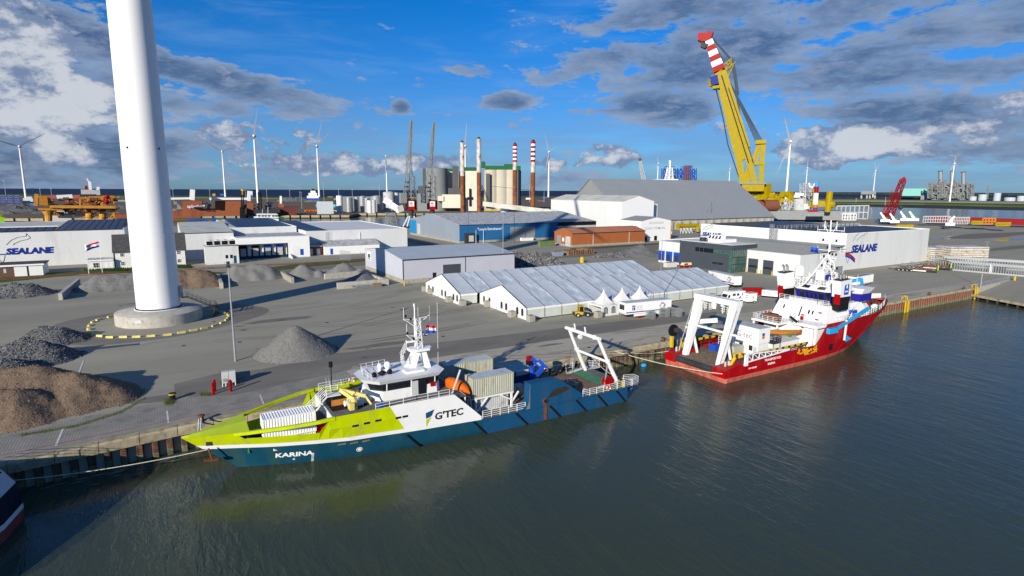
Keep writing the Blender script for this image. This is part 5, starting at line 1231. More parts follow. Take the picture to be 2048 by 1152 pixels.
mat('hedge_green2',(.05,.09,.02),.9)
mat('roof_shed_grey',(.245,.265,.28),.5,var=.04,scale=.06)
mat('green_cont',(.12,.17,.07),.6,var=.15)
mat('orange_red',(.50,.10,.03),.6)
mat('hedge_green',(.045,.085,.02),.9,var=.3)
def tent(label,x0,x1,y0,y1,eave,ridge,bays,closed_sides=True,side_bays=None):
 t=thing('event_tent',label,'tent',(x0,y0,0),0,'long white event tents');W=y1-y0;L=x1-x0;c=W/2;b=L/bays
 for i in range(bays):
  xa,xb=i*b,(i+1)*b
  for s in(0,1):
   ya,yb=(-.15,c)if s==0 else(W+.15,c);m=M();n=5
   for k in range(n+1):
    f=k/n;y=ya+(yb-ya)*f;z=eave+(ridge-eave)*f;sag=.14*math.sin(math.pi*f)
    for u in(0,.33,.66,1):m.v.append((xa+.06+(b-.12)*u,y,z-sag*(1 if 0<u<1 else 0)+(.03*math.sin(i*7+k*3)if 0<u<1 else 0)))
   m.f=[(k*4+j,k*4+j+1,k*4+j+5,k*4+j+4)for k in range(n)for j in range(3)];m.mi=[0]*len(m.f)
   m.build('roof_panel','tarp_dirty' if(i+s)%2 else 'tarp',t,smooth=True)
  m=M().box(xa+.1,xb-.1,-.02,.02,0.25,eave-.45)if(side_bays is None or i in side_bays)else None
  if m:m.build('side_wall','tent_side',t)
  if side_bays is None or i in side_bays:M().box(xa+.05,xb-.05,-.12,-.06,eave-.5,eave).build('eave_valance','white_clean',t)
 for i in range(bays+1):
  m=M().bar((i*b,-.1,eave+.02),(i*b,c,ridge+.02),.09);m.bar((i*b,c,ridge+.02),(i*b,W+.1,eave+.02),.09);m.build('roof_beam','dark_line',t)
  if side_bays is None or i in side_bays:M().bar((i*b,-.05,0),(i*b,-.05,eave),.16).build('side_post','steel',t)
 for xx,s in((0,-1),(L,1)):
  xo=xx+s*.03
  m=M().ex([(xx,0,0),(xx,W,0),(xx,W,eave),(xx,c,ridge),(xx,0,eave)],(s*.05,0,0));m.build('gable_wall','tent_wall',t)
  M().bar((xx+s*.08,0,eave),(xx+s*.08,c,ridge),.12).build('gable_beam','dark_line',t);M().bar((xx+s*.08,c,ridge),(xx+s*.08,W,eave),.12).build('gable_beam','dark_line',t)
  if s<0:
   for y in(1.3,3.6,8.9,11.2,17.6,20.6):
    if y>W-1.5:continue
    arched((xx-.1,y,.75),(0,1,0),1.0,1.75,t)
   for y in(5.6,14.4):
    M().box(xx-.12,xx-.05,y,y+2.0,.05,2.35).build('door_panel','white_clean',t);M().box(xx-1.6,xx-.1,y-.2,y+2.4,.02,.12).build('ramp','steel',t)
    M().rail([(xx-.14,y,0),(xx-.14,y+2.0,0)],2.45,1,2.0,.08).build('door_frame','light_grey',t)
 return t
def arched(o,d,w,h,par,name='window'):
 "arched window of small black panes between white glazing bars"
 o=Vector(o);d=Vector(d);up=Vector((0,0,1));n=d.cross(up)*.02;pts=[]
 rad=w/2
 for k in range(9):a=math.pi*k/8;pts.append(o+d*(rad+rad*math.cos(a))+up*(h-rad+rad*math.sin(a)))
 poly=[o,o+d*w]+pts
 f=M().ex(poly,n);f=f.build(name,'window_dark',par)
 m=M()
 for k in(1,2):m.bar(o+d*(w*k/3)+n*1.6,o+d*(w*k/3)+up*(h-.15)+n*1.6,.05,.03)
 for k in range(1,5):m.bar(o+up*(k*(h-rad)/4)+n*1.6,o+d*w+up*(k*(h-rad)/4)+n*1.6,.05,.03)
 m.build('glazing_bar','white_clean',f)
tent('rear long white tent with its gable set back to the left',65.0,135.4,136.6,160.2,2.95,6.85,14,side_bays=(0,))
tent('front long white tent with pagodas and a trailer along its side',70.7,140.4,112.8,136.4,2.9,6.75,14,side_bays=range(14))
def pagoda(x,y,label,front=True):
 t=thing('pagoda_tent',label,'tent',(x,y,0),0,'pagoda tents beside the long tent');s=2.6;m=M();n=9;rings=[]
 for k in range(n+1):
  f=k/n;z=2.5+3.2*f**1.9+.25*f;h=s*(1-f)**1.0*(1-.0*f)+.06;h=s*((1-f)**1.25)+.06
  ring=[(-h,-h,z),(0,-h*(1-.03),z),(h,-h,z),(h*.97,0,z),(h,h,z),(0,h*.97,z),(-h,h,z),(-h*.97,0,z)];rings.append(ring);m.v+=ring
 m.f=[(k*8+i,k*8+(i+1)%8,(k+1)*8+(i+1)%8,(k+1)*8+i)for k in range(n)for i in range(8)];m.mi=[0]*len(m.f)
 m.build('tent_roof','tent_roof_cream',t,smooth=True);M().tube((0,0,5.8),(0,0,6.3),.07,6,.03).build('finial','white_clean',t)
 for a,b in(((-s,-s),(s,-s)),((s,-s),(s,s)),((-s,s),(s,s))):
  M().bar((*a,1.25),(*b,1.25),.04,2.5).build('side_wall','tent_wall',t)
 for k in range(2):arched((-s+.6+k*2.4,-s-.03,.55),(1,0,0),1.25,1.7,t)
 M().bar((-s,-s,2.35),(-s,s,2.35),.05,.35).build('side_valance','tent_wall',t)
 for q in((-s,-s),(s,-s),(-s,s),(s,s)):M().box(q[0]-.08,q[0]+.08,q[1]-.08,q[1]+.08,0,2.6).build('corner_post','white_clean',t)
 M().bar((-s,-s+.1,2.2),(-s+.5,-s+1.2,.1),.06,.8).build('drawn_curtain','tent_side',t)
 return t
for x,l in((91.2,'nearest white pagoda tent with arched windows beside the yellow loader'),(97.1,'middle white pagoda tent behind the trailer'),(103.0,'right hand white pagoda tent behind the trailer')):pagoda(x,109.9,l)
for x,l in((94.5,'small blue pennant between the first two pagodas'),(100.3,'small blue pennant between the last two pagodas'),(106.1,'small blue pennant right of the last pagoda')):
 tag(M().add([(0,0,3.2),(.9,.3,3.9),(1.0,.3,4.4),(.2,0,3.7)],[(0,1,2,3)]).ex([(0,0,2.6),(.05,0,2.6),(.05,.05,2.6),(0,.05,2.6)],(0,0,.8)).build('pennant','blue',loc=(x,110.4,0)),l,'pennant','pennants between the pagodas')
def ballast(q,label,s=1.0,mt='concrete'):
 t=thing('ballast_block',label,'concrete block',q,rnd.uniform(-.1,.1),'concrete ballast blocks holding the tents');m=M();h=.82*s
 m.hexa([(-h,-h,.12),(h,-h,.12),(h,h,.12),(-h,h,.12)],[(-h+.03,-h+.03,1.75*s),(h-.03,-h+.03,1.75*s),(h-.03,h-.03,1.75*s),(-h+.03,h-.03,1.75*s)]).build('block',mt,t)
 M().box(-h,h,-h+.2,-h+.4,0,.12).build('skid','timber',t);M().box(-h,h,h-.4,h-.2,0,.12).build('skid','timber',t)
 M().tube((0,-.2,1.75*s),(0,.2,1.75*s+.15),.04,5).build('lifting_eye','dark_steel',t)
for(u,v,l)in((850,583,'leftmost ballast block behind the rear tent corner'),(861,588.5,'ballast block beside the rear tent left window'),(898,605,'ballast block in the middle of the rear gable'),(925,612,'ballast block at the right corner of the rear gable'),(975,614,'yellowish ballast block left on the front gable'),(1024,635,'ballast block right of the front gable door'),(1061.5,644,'ballast block at the front tent near corner'),(1196,636,'ballast block with red mark before the first pagoda')):
 ballast(at(u,v),l,.92)
def wheel(t,x,y,r,w=.28,tyre='rubber',rim='light_grey'):
 o=M().tube((x,y-w/2,r),(x,y+w/2,r),r,18).build('wheel',tyre,t);M().tube((x,y-w/2-.02,r),(x,y+w/2+.02,r),r*.52,12).build('rim',rim,o)
def trailer(label,loc,rz,L=13.6,W=2.55,flip=False,H0=1.15,H1=3.85):
 t=thing('box_trailer',label,'trailer',loc,rz,'white box trailers')
 M().box(0,L,0,W,H0,H1).build('box_body','white_clean',t);M().box(-.03,L+.03,-.03,W+.03,H1,H1+.1).build('roof','cont_roof',t)
 for s,y in((-1,-.02),(1,W+.02)):
  M().box(.2,L-.3,min(y,y-s*.02),max(y,y-s*.02),H0+.32,H0+.55).build('stripe','navy',t)
  M().box(L*.18,L*.75,y-.02,y+.02,.55,H0-.05).build('side_skirt','white_paint',t)
 M().box(.1,L,.4,W-.4,.9,H0).build('chassis','dark_steel',t)
 ey=(-.03,1)if not flip else(W+.03,-1)
 M().box(1.9,2.75,-.035,-.01,H0+.9,H0+2.05).build('emblem','navy',t)
 M().text('AC',.45,(2.0,-.045,H0+1.5),(1,0,0),(0,0,1),.02,.02).text('/7',.45,(2.05,-.045,H0+1.0),(1,0,0),(0,0,1),.02,.02).build('emblem','letter_white',t)
 M().text('VDB',.95,(2.95,-.03,H0+1.25),(1,0,0),(0,0,1),.02,.0,.25).text('SANITATION',.36,(2.95,-.03,H0+.85),(1,0,0),(0,0,1),.02,.0).build('lettering','letter_grey',t)
 m=M()
 for r0 in(.95,.72):
  P=[(10.9+dx*r0,-.03,H0+1.35+dz*r0)for dx,dz in((-1,0),(-.2,1),(1,.3),(.3,-.9))]
  for a,b in zip(P,P[1:]+P[:1]):m.bar(a,b,.04)
 m.path([(10.5,-.04,H0+1.9),(11.0,-.04,H0+2.1),(11.4,-.04,H0+1.7),(11.2,-.04,H0+1.0)],.06,5);m.build('emblem','letter_black',t)
 M().box(-.05,-.01,.45,W-.25,H0+1.0,H1-.45).build('rear_window','window_dark',t);M().box(-.06,.0,.1,W-.1,H0+.1,H0+.35).build('bumper','light_grey',t)
 for k in range(3):
  for y in(.18,W-.18):wheel(t,L*.62+k*1.3,y,.48)
 for y in(.5,W-.5):M().bar((L*.3,y,0),(L*.3,y,H0),.14).build('landing_leg','dark_steel',t)
 M().box(L*.29,L*.31+.5,-.1,.6,0,.3).build('red_chock','red',t)
 return t
p,q=at(1250.6,631,1.0),at(1349,620.8,1.0);trailer('white box trailer with blue stripe and lettering in front of the pagodas',(p.x,p.y,0),math.atan2(q.y-p.y,q.x-p.x))
p,q=at(1416,558,1.1),at(1495,577,1.1);d=q-p;d.z=0
trailer('white box trailer parked between the tent end and the dark office',(p.x,p.y,0),math.atan2(d.y,d.x))
def cage(q,label,n=4,w=1.9):
 t=thing('roll_cage',label,'barrier stack',q,rnd.uniform(-.2,.2),'stacks of grey fence panels by the trailer')
 for i in range(n):
  m=M();x=i*.28;m.rail([(x,0,.1),(x,w,.1)],1.95,2,w,.09)
  for k in range(6):m.bar((x,w*k/6,.1),(x,w*k/6,2.0),.04)
  m.build('fence_panel','grey_paint',t)
for u,v,l,n in((1303,641,'stack of grey fence panels before the trailer wheels',5),(1331,636,'stack of grey fence panels behind the trailer end',6),(1345,634,'dark stack of fence panels in the middle',5),(1357,636,'rightmost stack of fence panels by the trailer',5),(1428,603,'stack of fence panels at the open tent side',4)):cage(at(u,v),l,n)
def loader():
 q=at(1163,633);t=thing('wheel_loader','small yellow wheel loader with raised forks beside the tent wall','loader',q,R(-18))
 M().ex([(-1.9,-.7,.6),(.2,-.7,.6),(.2,-.7,1.2),(-.6,-.7,1.35),(-1.9,-.7,1.25)],(0,1.4,0)).build('engine_hood','yellow',t)
 for x,y in((-.9,-.7),(.35,-.7),(-.9,.7),(.35,.7)):M().bar((x,y,1.2),(x+(.12 if x<0 else-.1),y,2.65),.1).build('cab_post','yellow',t)
 M().box(-.95,.35,-.75,.75,2.6,2.75).build('cab_roof','yellow',t);M().box(-.8,.25,-.66,.66,1.35,2.6).build('cab_glass','window_dark',t)
 for x in(-1.2,1.25):
  for y in(-.85,.85):wheel(t,x,y,.52,.38)
 M().box(.2,1.9,-.55,.55,.5,1.1).build('front_frame','dark_steel',t)
 for y in(-.45,.45):M().bar((.5,y,1.5),(2.4,y,.9),.16,.24).build('lift_arm','grey_paint',t)
 M().box(2.3,2.45,-.8,.8,.4,1.4).build('fork_carriage','dark_steel',t)
 for y in(-.5,.5):M().box(2.45,3.7,y-.08,y+.08,.4,.5).build('fork','dark_steel',t)
 M().box(-2.1,-1.85,-.75,.75,.5,1.2).build('counterweight','dark_steel',t)
loader()
def camper():
 p,q=at(1447,606),at(1493,602);d=q-p;t=thing('motorhome','white motorhome with blue flash parked by the tent end','motorhome',p,math.atan2(d.y,d.x)-.05);L=7.2;W=2.3
 prof=[(0,.55),(.1,1.15),(.9,1.35),(1.5,2.25),(1.7,2.75),(2.4,2.95),(L,2.95),(L,.5)]
 M().ex([(x,0,z)for x,z in prof],(0,W,0)).build('body','white_clean',t)
 M().add([(.93,.12,1.4),(.93,W-.12,1.4),(1.46,W-.2,2.2),(1.46,.2,2.2)],[(3,2,1,0)]).build('windscreen','window_dark',t)
 m=M()
 m.v=[];M().ex([(1.2,-.02,1.35),(2.1,-.02,1.35),(2.1,-.02,2.1),(1.6,-.02,2.1)],(0,.03,0)).build('side_window','window_dark',t)
 for x,w in((2.9,1.0),(4.3,.8),(6.1,.4)):M().box(x,x+w,-.02,.02,1.75,2.4).build('side_window','window_dark',t)
 M().ex([(4.8,-.03,1.0),(5.6,-.03,1.05),(5.9,-.03,1.9),(5.4,-.03,1.5)],(0,.02,0)).build('emblem','blue',t);M().box(2.2,L,-.02,.02,.95,1.02).build('trim_line','dark_steel',t)
 M().box(-.08,.15,.1,W-.1,.4,.75).build('bumper','black',t);M().box(3.0,5.5,.5,1.8,2.95,3.05).build('roof_hatch','cont_roof',t)
 for y in(.25,W-.25):M().box(-.05,.2,y-.15,y+.15,.85,1.05).build('headlight','light_grey',t)
 for x in(1.2,5.3):
  for y in(.15,W-.15):wheel(t,x,y,.36,.24)
camper()
def small_trailer():
 t=thing('box_trailer','small white single axle box trailer standing before the motorhome','trailer',at(1494,608),R(-8),'white box trailers');M().box(.4,3.4,0,2.0,.55,2.75).build('box_body','white_clean',t);M().box(.35,3.45,-.05,2.05,2.75,2.85).build('roof','light_grey',t)
 M().path([(-.6,1,.5),(.5,.2,.55)],.06,6).build('drawbar','steel',t);M().path([(-.6,1,.5),(.5,1.8,.55)],.06,6).build('drawbar','steel',t)
 for y in(-.05,2.05):wheel(t,2.4,y,.36,.2)
 for z in(1.5,2.1):M().box(.37,.4,.4,.8,z,z+.25).build('vent','dark_steel',t)
 M().box(1.4,2.4,-.03,0,.8,2.5).build('door','white_paint',t);M().box(1.9,2.1,-.06,-.03,1.5,1.9).build('handle','dark_steel',t)
small_trailer()
def genset():
 t=thing('generator','white generator on a low skid right of the small trailer','generator',at(1523,594),R(-62));M().box(0,4.6,0,1.7,.45,2.05).build('canopy','white_paint',t);M().box(-.1,4.7,-.05,1.75,.1,.45).build('skid','black',t)
 for x in(.4,1.8,3.1):M().box(x,x+.5,-.03,.0,1.0,1.6).build('access_door','light_grey',t)
 for x in(.5,2.6,3.4):M().box(x,x+.25,-.05,-.02,1.6,1.75).build('latch','dark_steel',t)
genset()
container('skip_container','red open container behind the motorhome',at(1489,590),R(-32),6.0,2.4,1.9,wall='red',roof='rust',cat='skip',n=12)
container('livestock_container','white ribbed box trailer near the big hall corner behind the red ship',at(1711,575)+Vector((0,0,.7)),R(6),12.5,2.5,2.6,wall='white_paint',roof='grey_paint',cat='trailer',n=22)
t=thing('trailer_chassis','low dark chassis with wheels under the white ribbed box','chassis',at(1711,575),R(6));M().box(0,12.5,.5,2,.35,.68).build('frame','dark_steel',t)
for k in range(3):wheel(t,6.5+k*1.2,.2,.42)
p,q=at(1790,541),at(1868,547);d=q-p
def lowloader(label,loc,rz,L=13.5,ladder=True):
 t=thing('low_loader',label,'trailer',loc,rz,'low loader trailers with green tails')
 M().box(0,L,.1,2.5,.75,1.1).build('deck','dark_steel',t);M().bar((-1.8,1.2,1.5),(1.5,1.2,1.3),1.6,.35).build('gooseneck','grey_paint',t)
 for i in range(9):M().box(1.5+i*1.25,2.6+i*1.25,.2,2.4,1.1,1.18+(i%3)*.12).build('deck_board','rust' if i%2 else 'timber',t)
 for k in range(4):
  for y in(.1,2.4):wheel(t,1.2+k*1.35,y,.45)
 for y in(.3,1.5):M().box(L-.3,L-.05,y,y+.85,1.0,3.0).build('tail_ramp','bright_green',t)
 M().box(5.6,9.8,-.02,.06,.45,.85).build('side_board','white_clean',t)
 m=M().lattice((3.2,2.2,1.9),(8,2.2,1.9),.9,1.2,5,.08)if ladder else M().rail([(3,2.2,1.1),(9,2.2,1.1)],1.2,2,2,.07);m.build('load_rack','grey_paint',t)
 M().box(6,L-.8,.6,1.6,1.2,1.7).build('load_beam','rust',t)
lowloader('nearest dark low loader trailer with green tail ramps',p,math.atan2(d.y,d.x))
lowloader('second low loader trailer with green tail ramps behind the first',at(1812,536),math.atan2(d.y,d.x)+.02,14.5,False);lowloader('third low loader with green tail ramps by the steel frames',at(1830,533),math.atan2(d.y,d.x)+.02,14.8,False)
def van():
 t=thing('delivery_van','red and cream delivery van by the dark office','van',at(1364,536),R(-6));prof=[(0,.45),(0,1.0),(.7,1.15),(1.3,1.9),(4.6,1.95),(4.8,1.7),(4.85,.45)]
 M().ex([(x,0,.95 if z<.9 else z)for x,z in prof],(0,1.8,0)).build('upper_body','van_cream',t);M().box(0,4.87,-.01,1.81,.4,1.0).build('lower_body','red',t)
 M().ex([(.8,-.02,1.15),(3.0,-.02,1.15),(3.0,-.02,1.7),(1.35,-.02,1.7)],(0,.03,0)).build('side_window','window_dark',t);M().add([(.75,.15,1.2),(.75,1.65,1.2),(1.25,1.6,1.82),(1.25,.2,1.82)],[(3,2,1,0)]).build('windscreen','window_dark',t)
 for x in(.9,3.9):
  for y in(.1,1.7):wheel(t,x,y,.34,.22)
van()
container('waste_container','off white waste container before the loading docks',at(1334,535),R(-4),5.2,2.2,1.9,wall='roof_cream',roof='dark_steel',cat='container',n=10)
def gable_hall(name,label,x0,x1,y0,y1,eave,ridge,wx,wy,roof,axis='x',cat='warehouse',group=None,plinth=None,yr=None,over=.25,seams=0):
 t=thing(name,label,cat,(x0,y0,0),0,group);X,Y=x1-x0,y1-y0;c=(yr-y0)if yr else(Y/2 if axis=='x' else X/2)
 if axis=='x':
  for xx,s in((0,1),(X,-1)):M().ex([(xx,0,0),(xx,Y,0),(xx,Y,eave),(xx,c,ridge),(xx,0,eave)],(s*.2,0,0)).build('gable_wall',wy,t)
  for yy,s in((0,1),(Y,-1)):M().box(.2,X-.2,min(yy,yy+s*.2),max(yy,yy+s*.2),0,eave).build('side_wall',wx,t)
  for ya,yb in((-over,c),(Y+over,c)):
   M().ex([(-over,ya,eave+.02),(-over,yb,ridge+.02),(-over,yb,ridge+.22),(-over,ya,eave+.22)],(X+2*over,0,0)).build('roof_slope',roof,t)
  for i in range(1,seams):M().bar((X*i/seams,-over,eave+.24),(X*i/seams,c,ridge+.24),.12,.08).build('roof_seam','grey_paint',t)
  M().bar((-over,-over-.02,eave+.1),(X+over,-over-.02,eave+.1),.12,.3).build('gutter','dark_line' if roof!='roof_white' else 'white_clean',t)
 else:
  for yy,s in((0,1),(Y,-1)):M().ex([(0,yy,0),(X,yy,0),(X,yy,eave),(c,yy,ridge),(0,yy,eave)],(0,s*.2,0)).build('gable_wall',wx,t)
  for xx,s in((0,1),(X,-1)):M().box(min(xx,xx+s*.2),max(xx,xx+s*.2),.2,Y-.2,0,eave).build('side_wall',wy,t)
  for xa,xb in((-over,c),(X+over,c)):M().ex([(xa,-over,eave+.02),(xb,-over,ridge+.02),(xb,-over,ridge+.22),(xa,-over,eave+.22)],(0,Y+2*over,0)).build('roof_slope',roof,t)
 if plinth:M().box(-.06,X+.06,-.06,Y+.06,0,plinth).build('plinth','concrete',t)
 return t
def flat_hall(name,label,x0,x1,y0,y1,h,wx='white_clad',wy='white_clad_y',roof='roof_white',cat='warehouse',group=None,par=.25,rim='white_clean'):
 t=thing(name,label,cat,(x0,y0,0),0,group);X,Y=x1-x0,y1-y0
 for yy,s in((0,1),(Y,-1)):M().box(.2,X-.2,min(yy,yy+s*.2),max(yy,yy+s*.2),0,h).build('wall',wx,t)
 for xx,s in((0,1),(X,-1)):M().box(min(xx,xx+s*.2),max(xx,xx+s*.2),0,Y,0,h).build('wall',wy,t)
 M().box(.2,X-.2,.2,Y-.2,h-.4,h-.2).build('roof',roof,t)
 for a in((-.06,X+.06,-.06,.25),(-.06,X+.06,Y-.25,Y+.06),(-.06,.25,.25,Y-.25),(X-.25,X+.06,.25,Y-.25)):M().box(*a,h+.003,h+par).build('parapet',rim,t)
 return t
def local(t,m,name,mt,label=None):return m.build(name,mt,t,label=label)
def solar_rows(t,x0,x1,y0,y1,zf,nrow,ncol,axis='y',gap=.35,lift=.12):
 "rows of panels; zf(x, y) roof height in the thing's own frame"
 for i in range(nrow):
  if axis=='y':xa=x0+(x1-x0)*i/nrow+gap/2;xb=x0+(x1-x0)*(i+1)/nrow-gap/2;rect=[(xa,y0),(xb,y0),(xb,y1),(xa,y1)]
  else:ya=y0+(y1-y0)*i/nrow+gap/2;yb=y0+(y1-y0)*(i+1)/nrow-gap/2;rect=[(x0,ya),(x1,ya),(x1,yb),(x0,yb)]
  m=M();m.hexa([(x,y,zf(x,y)+lift)for x,y in rect],[(x,y,zf(x,y)+lift+.08)for x,y in rect]);m.build('solar_panel_row','solar',t)
t=gable_hall('storage_shed','pale lilac clad shed with a dark roller door behind the tents',64.5,106.3,178.1,219.4,7.6,9.6,'lilac_clad','lilac_clad_y','roof_pale',plinth=1.3)
M().box(14.0,20.4,-.12,.0,0,5.3).build('roller_door','charcoal_clad',t);M().box(10.2,11.4,-.12,-.0,.1,2.9).build('door','window_dark',t)
M().box(22.2,22.4,-.1,.0,1.3,7.5).build('downpipe','dark_line',t);M().box(-.1,.1,-.12,.1,1.3,7.5).build('corner_trim','dark_line',t);M().box(41.75,42.0,-.12,.1,0,7.5).build('corner_trim','dark_line',t)
M().box(-.1,-.03,33.8,38.4,3.9,7.1).build('sign_board','white_clean',t);m=M()
for k in range(5):m.box(-.14,-.1,34.6+k*.6,35.0+k*.6,4.8,6.2)
m.box(-.14,-.1,34.4,37.8,4.2,4.5);m.build('sign_print','letter_black',t)
tag(M().lathe([(.22,0),(.22,1.3),(.1,1.4)],10).build('yellow_post','yellow',loc=at(809,572)),'yellow post at the near corner of the lilac shed','post')
def sealane(t,o,ux,h,sc=1.0,tail=True):
 o=Vector(o);ux=Vector(ux);up=Vector((0,0,1));n=ux.cross(up)
 M().text('SEALANE',h,o+n*.08,ux,up,.04,.055*h,.12,1.12).build('lettering','navy',t)
 M().bar(o+ux*(-h*1.1)+up*(.02*h)+n*.08,o+ux*(h*.25)+up*(.02*h)+n*.08,.05,h*.12).build('lettering','navy',t)
 m=M();A=[o+ux*(h*a)+up*(h*b)+n*.09 for a,b in((.1,1.15),(.6,1.7),(1.3,2.05),(2.1,2.15),(2.15,2.5),(2.5,1.95),(2.2,1.75),(1.5,1.6),(.9,1.3),(.75,1.1))];m.path(A,.055,5)
 B=[o+ux*(h*a)+up*(h*b)+n*.09 for a,b in((-1.0,-.1),(-.8,-.5),(-.5,-1.0),(-.3,-.7),(-.15,-.1))];m.path(B,.055,5);m.build('emblem','letter_black',t)
X0=-95.0
t=thing('logistics_hall','long white cladded hall with blue lettering and solar roof at the left','warehouse',(X0,287,0))
M().box(0,79.6,0,.3,0,13.5).build('wall','white_clad',t);M().box(79.6,79.9,0,90,0,13.5).build('wall','white_clad_y',t);M().box(0,79.6,89,90,0,13.3).build('wall','white_clad',t);M().box(-.3,0,0,90,0,13.5).build('wall','white_clad_y',t)
zf=lambda x,y:13.45+2.2*min(y,43)/43
M().ex([(57,-.1,13.4),(57,43,15.6),(57,43,15.75),(57,-.1,13.55)],(22.8,0,0)).build('roof_slope','roof_dark',t);M().ex([(57,90,13.4),(57,43,15.6),(57,43,15.75),(57,90,13.55)],(22.8,0,0)).build('roof_slope','roof_dark',t)
zg=lambda x,y:13.45+1.0*min(y,12)/12
M().ex([(0,-.1,13.4),(0,12,14.4),(0,12,14.55),(0,-.1,13.55)],(56.9,0,0)).build('roof_slope','roof_dark',t);M().box(0,56.9,12,12.4,14.2,14.9).build('parapet','white_clean',t);M().box(0,56.9,12.4,89,13.0,13.2).build('roof','roof_cream',t)
solar_rows(t,57.6,79.2,.5,42.5,zf,9,1);solar_rows(t,0,56.4,.5,11.5,zg,20,1)
M().box(79.4,79.95,-.1,43,13.5,13.9).build('verge_trim','roof_cream',t)
sealane(t,(41.8,0,5.1),(1,0,0),3.1)
t=gable_hall('cold_store','low white hall with pale cream roof behind the black roofed house',5.0,25.0,283,360,11.2,13.2,'white_clad','white_clad_y','roof_cream',plinth=None,yr=338,over=.1)
t=flat_hall('cold_store','white hall with large solar roof behind the loading docks',25.2,54.6,300,382,11.9,par=.3)
solar_rows(t,3.2,28.6,.6,81,lambda x,y:11.75+.012*y,11,1);M().box(.3,3.0,.5,81,11.9,12.2).build('roof_walk','roof_cream',t)
t=flat_hall('cold_store','large flat white hall with bright white roof and solar strip',55.6,105.2,283,366,10.6,par=.12)
solar_rows(t,.8,10.8,1.0,82,lambda x,y:10.5+.012*y,4,1)
M().box(8.9,10.2,-.1,0,0,10).build('wall_joint','light_grey',t);M().box(25,25.15,-.5,-.35,4,9.5).build('flue','white_clean',t)
t=thing('loading_dock','white loading dock block with four recessed bays and blue seals','loading dock',(25.0,272,0))
M().box(0,29.8,0,.25,6.6,9.5).build('fascia','white_clean',t);M().box(20.6,29.8,.0,.25,0,6.6).build('wall','white_clean',t);M().box(0,20.6,3.4,3.6,1.1,6.6).build('wall','white_clean',t);M().box(0,20.6,3.2,3.4,0,1.2).build('dock_wall','teal',t)
M().box(0,20.6,.25,3.4,6.62,6.8).build('soffit','light_grey',t);M().box(0,29.8,.25,27.8,9.1,9.3).build('roof','roof_patch',t);M().box(-.25,0,0,27.8,0,9.5).build('wall','white_clean',t)
M().box(0,29.8,-.1,.1,9.3,9.55).build('parapet','white_clean',t)
for k in range(4):
 x=.9+k*5.0;M().box(x,x+3.4,2.8,3.2,1.0,5.6).build('dock_seal','black',t);M().box(x,x+3.4,2.6,2.8,4.6,5.8).build('dock_head','blue' if k>1 else 'black',t);M().box(x+.6,x+2.8,2.7,2.9,1.2,4.5).build('dock_door','light_grey',t)
M().box(22.3,25.0,-.06,.0,.9,5.0).build('roller_door','white_paint',t);M().box(25.6,27.0,-.08,.0,.9,3.6).build('door','blue',t)
M().ex([(21.0,-5.5,0),(21.0,-.1,0),(21.0,-.1,1.8),(21.0,-5.5,.5)],(.4,0,0)).build('ramp_wall','white_paint',t)
t=thing('plant_room','white plant room with four black roof coolers left of the docks','plant room',(12.3,261,0));M().box(0,12.2,0,10.5,0,7.0).build('wall','white_clad',t);M().box(.1,12.1,.1,10.4,7.0,7.1).build('roof','roof_cream',t)
for k in range(4):
 M().box(.6+k*2.75,3.1+k*2.75,1.0,3.0,7.5,9.5).build('cooler','white_paint',t);M().box(.8+k*2.75,2.95+k*2.75,.92,1.0,7.7,9.3).build('cooler_grille','black',t);M().tube((1.85+k*2.75,2,9.5),(1.85+k*2.75,2,9.75),.8,12).build('fan','light_grey',t)
for x in(7.2,8.9):M().box(x,x+1.0,-.05,0,2.2,3.6).build('window','window_dark',t)
M().box(10.2,11.2,-.05,0,.1,3.2).build('door','teal',t)
def win(t,x,y,z,w=1.1,h=1.3):
 f=M().box(x,x+w,y-.06,y,z,z+h).build('window','window_dark',t);m=M().bar((x+w/2,y-.08,z),(x+w/2,y-.08,z+h),.07);m.bar((x,y-.08,z+h*.45),(x+w,y-.08,z+h*.45),.07)
 for a,b in(((x,z),(x,z+h)),((x+w,z),(x+w,z+h)),((x,z),(x+w,z)),((x,z+h),(x+w,z+h))):m.bar((a[0],y-.08,a[1]),(b[0],y-.08,b[1]),.1)
 m.build('frame','white_clean',f)
t=thing('office_house','white timber house with a black roof partly hidden by the turbine','house',(-18.0,263.6,0))
M().box(0,23.6,0,10.5,0,6.5).build('wall','plank_white',t)
for xx,s in((0,1),(23.6,-1)):M().ex([(xx,0,6.5),(xx,10.5,6.5),(xx,5.25,12.2)],(s*.2,0,0)).build('gable_wall','plank_white',t)
for ya,yb in((-.6,5.25),(11.1,5.25)):M().ex([(-.4,ya,6.2),(-.4,yb,12.4),(-.4,yb,12.65),(-.4,ya,6.4)],(24.4,0,0)).build('roof_slope','roof_dark',t)
for x in(2.0,5.6,9.2,13,16.6,20.6):
 for z in(1.3,4.6):win(t,x,0,z)
for x in(-.1,23.4):M().box(x,x+.35,-.1,.1,0,6.4).build('corner_trim','dark_line',t)
t=thing('office_annex','flat roofed white timber annex at the left end of the house','annex',(-26.2,262.3,0));M().box(0,8.1,0,8,0,3.7).build('wall','plank_white',t);M().box(-.3,8.1,-.3,8.2,3.7,3.95).build('roof','roof_patch',t);win(t,1.7,0,1.1,1.7,1.7)
for x in(5.4,6.7):M().box(x,x+1.0,-.06,0,.3,2.6).build('door','white_clean',t)
M().box(-.35,8.0,-.35,-.2,3.4,3.95).build('fascia','white_clean',t)
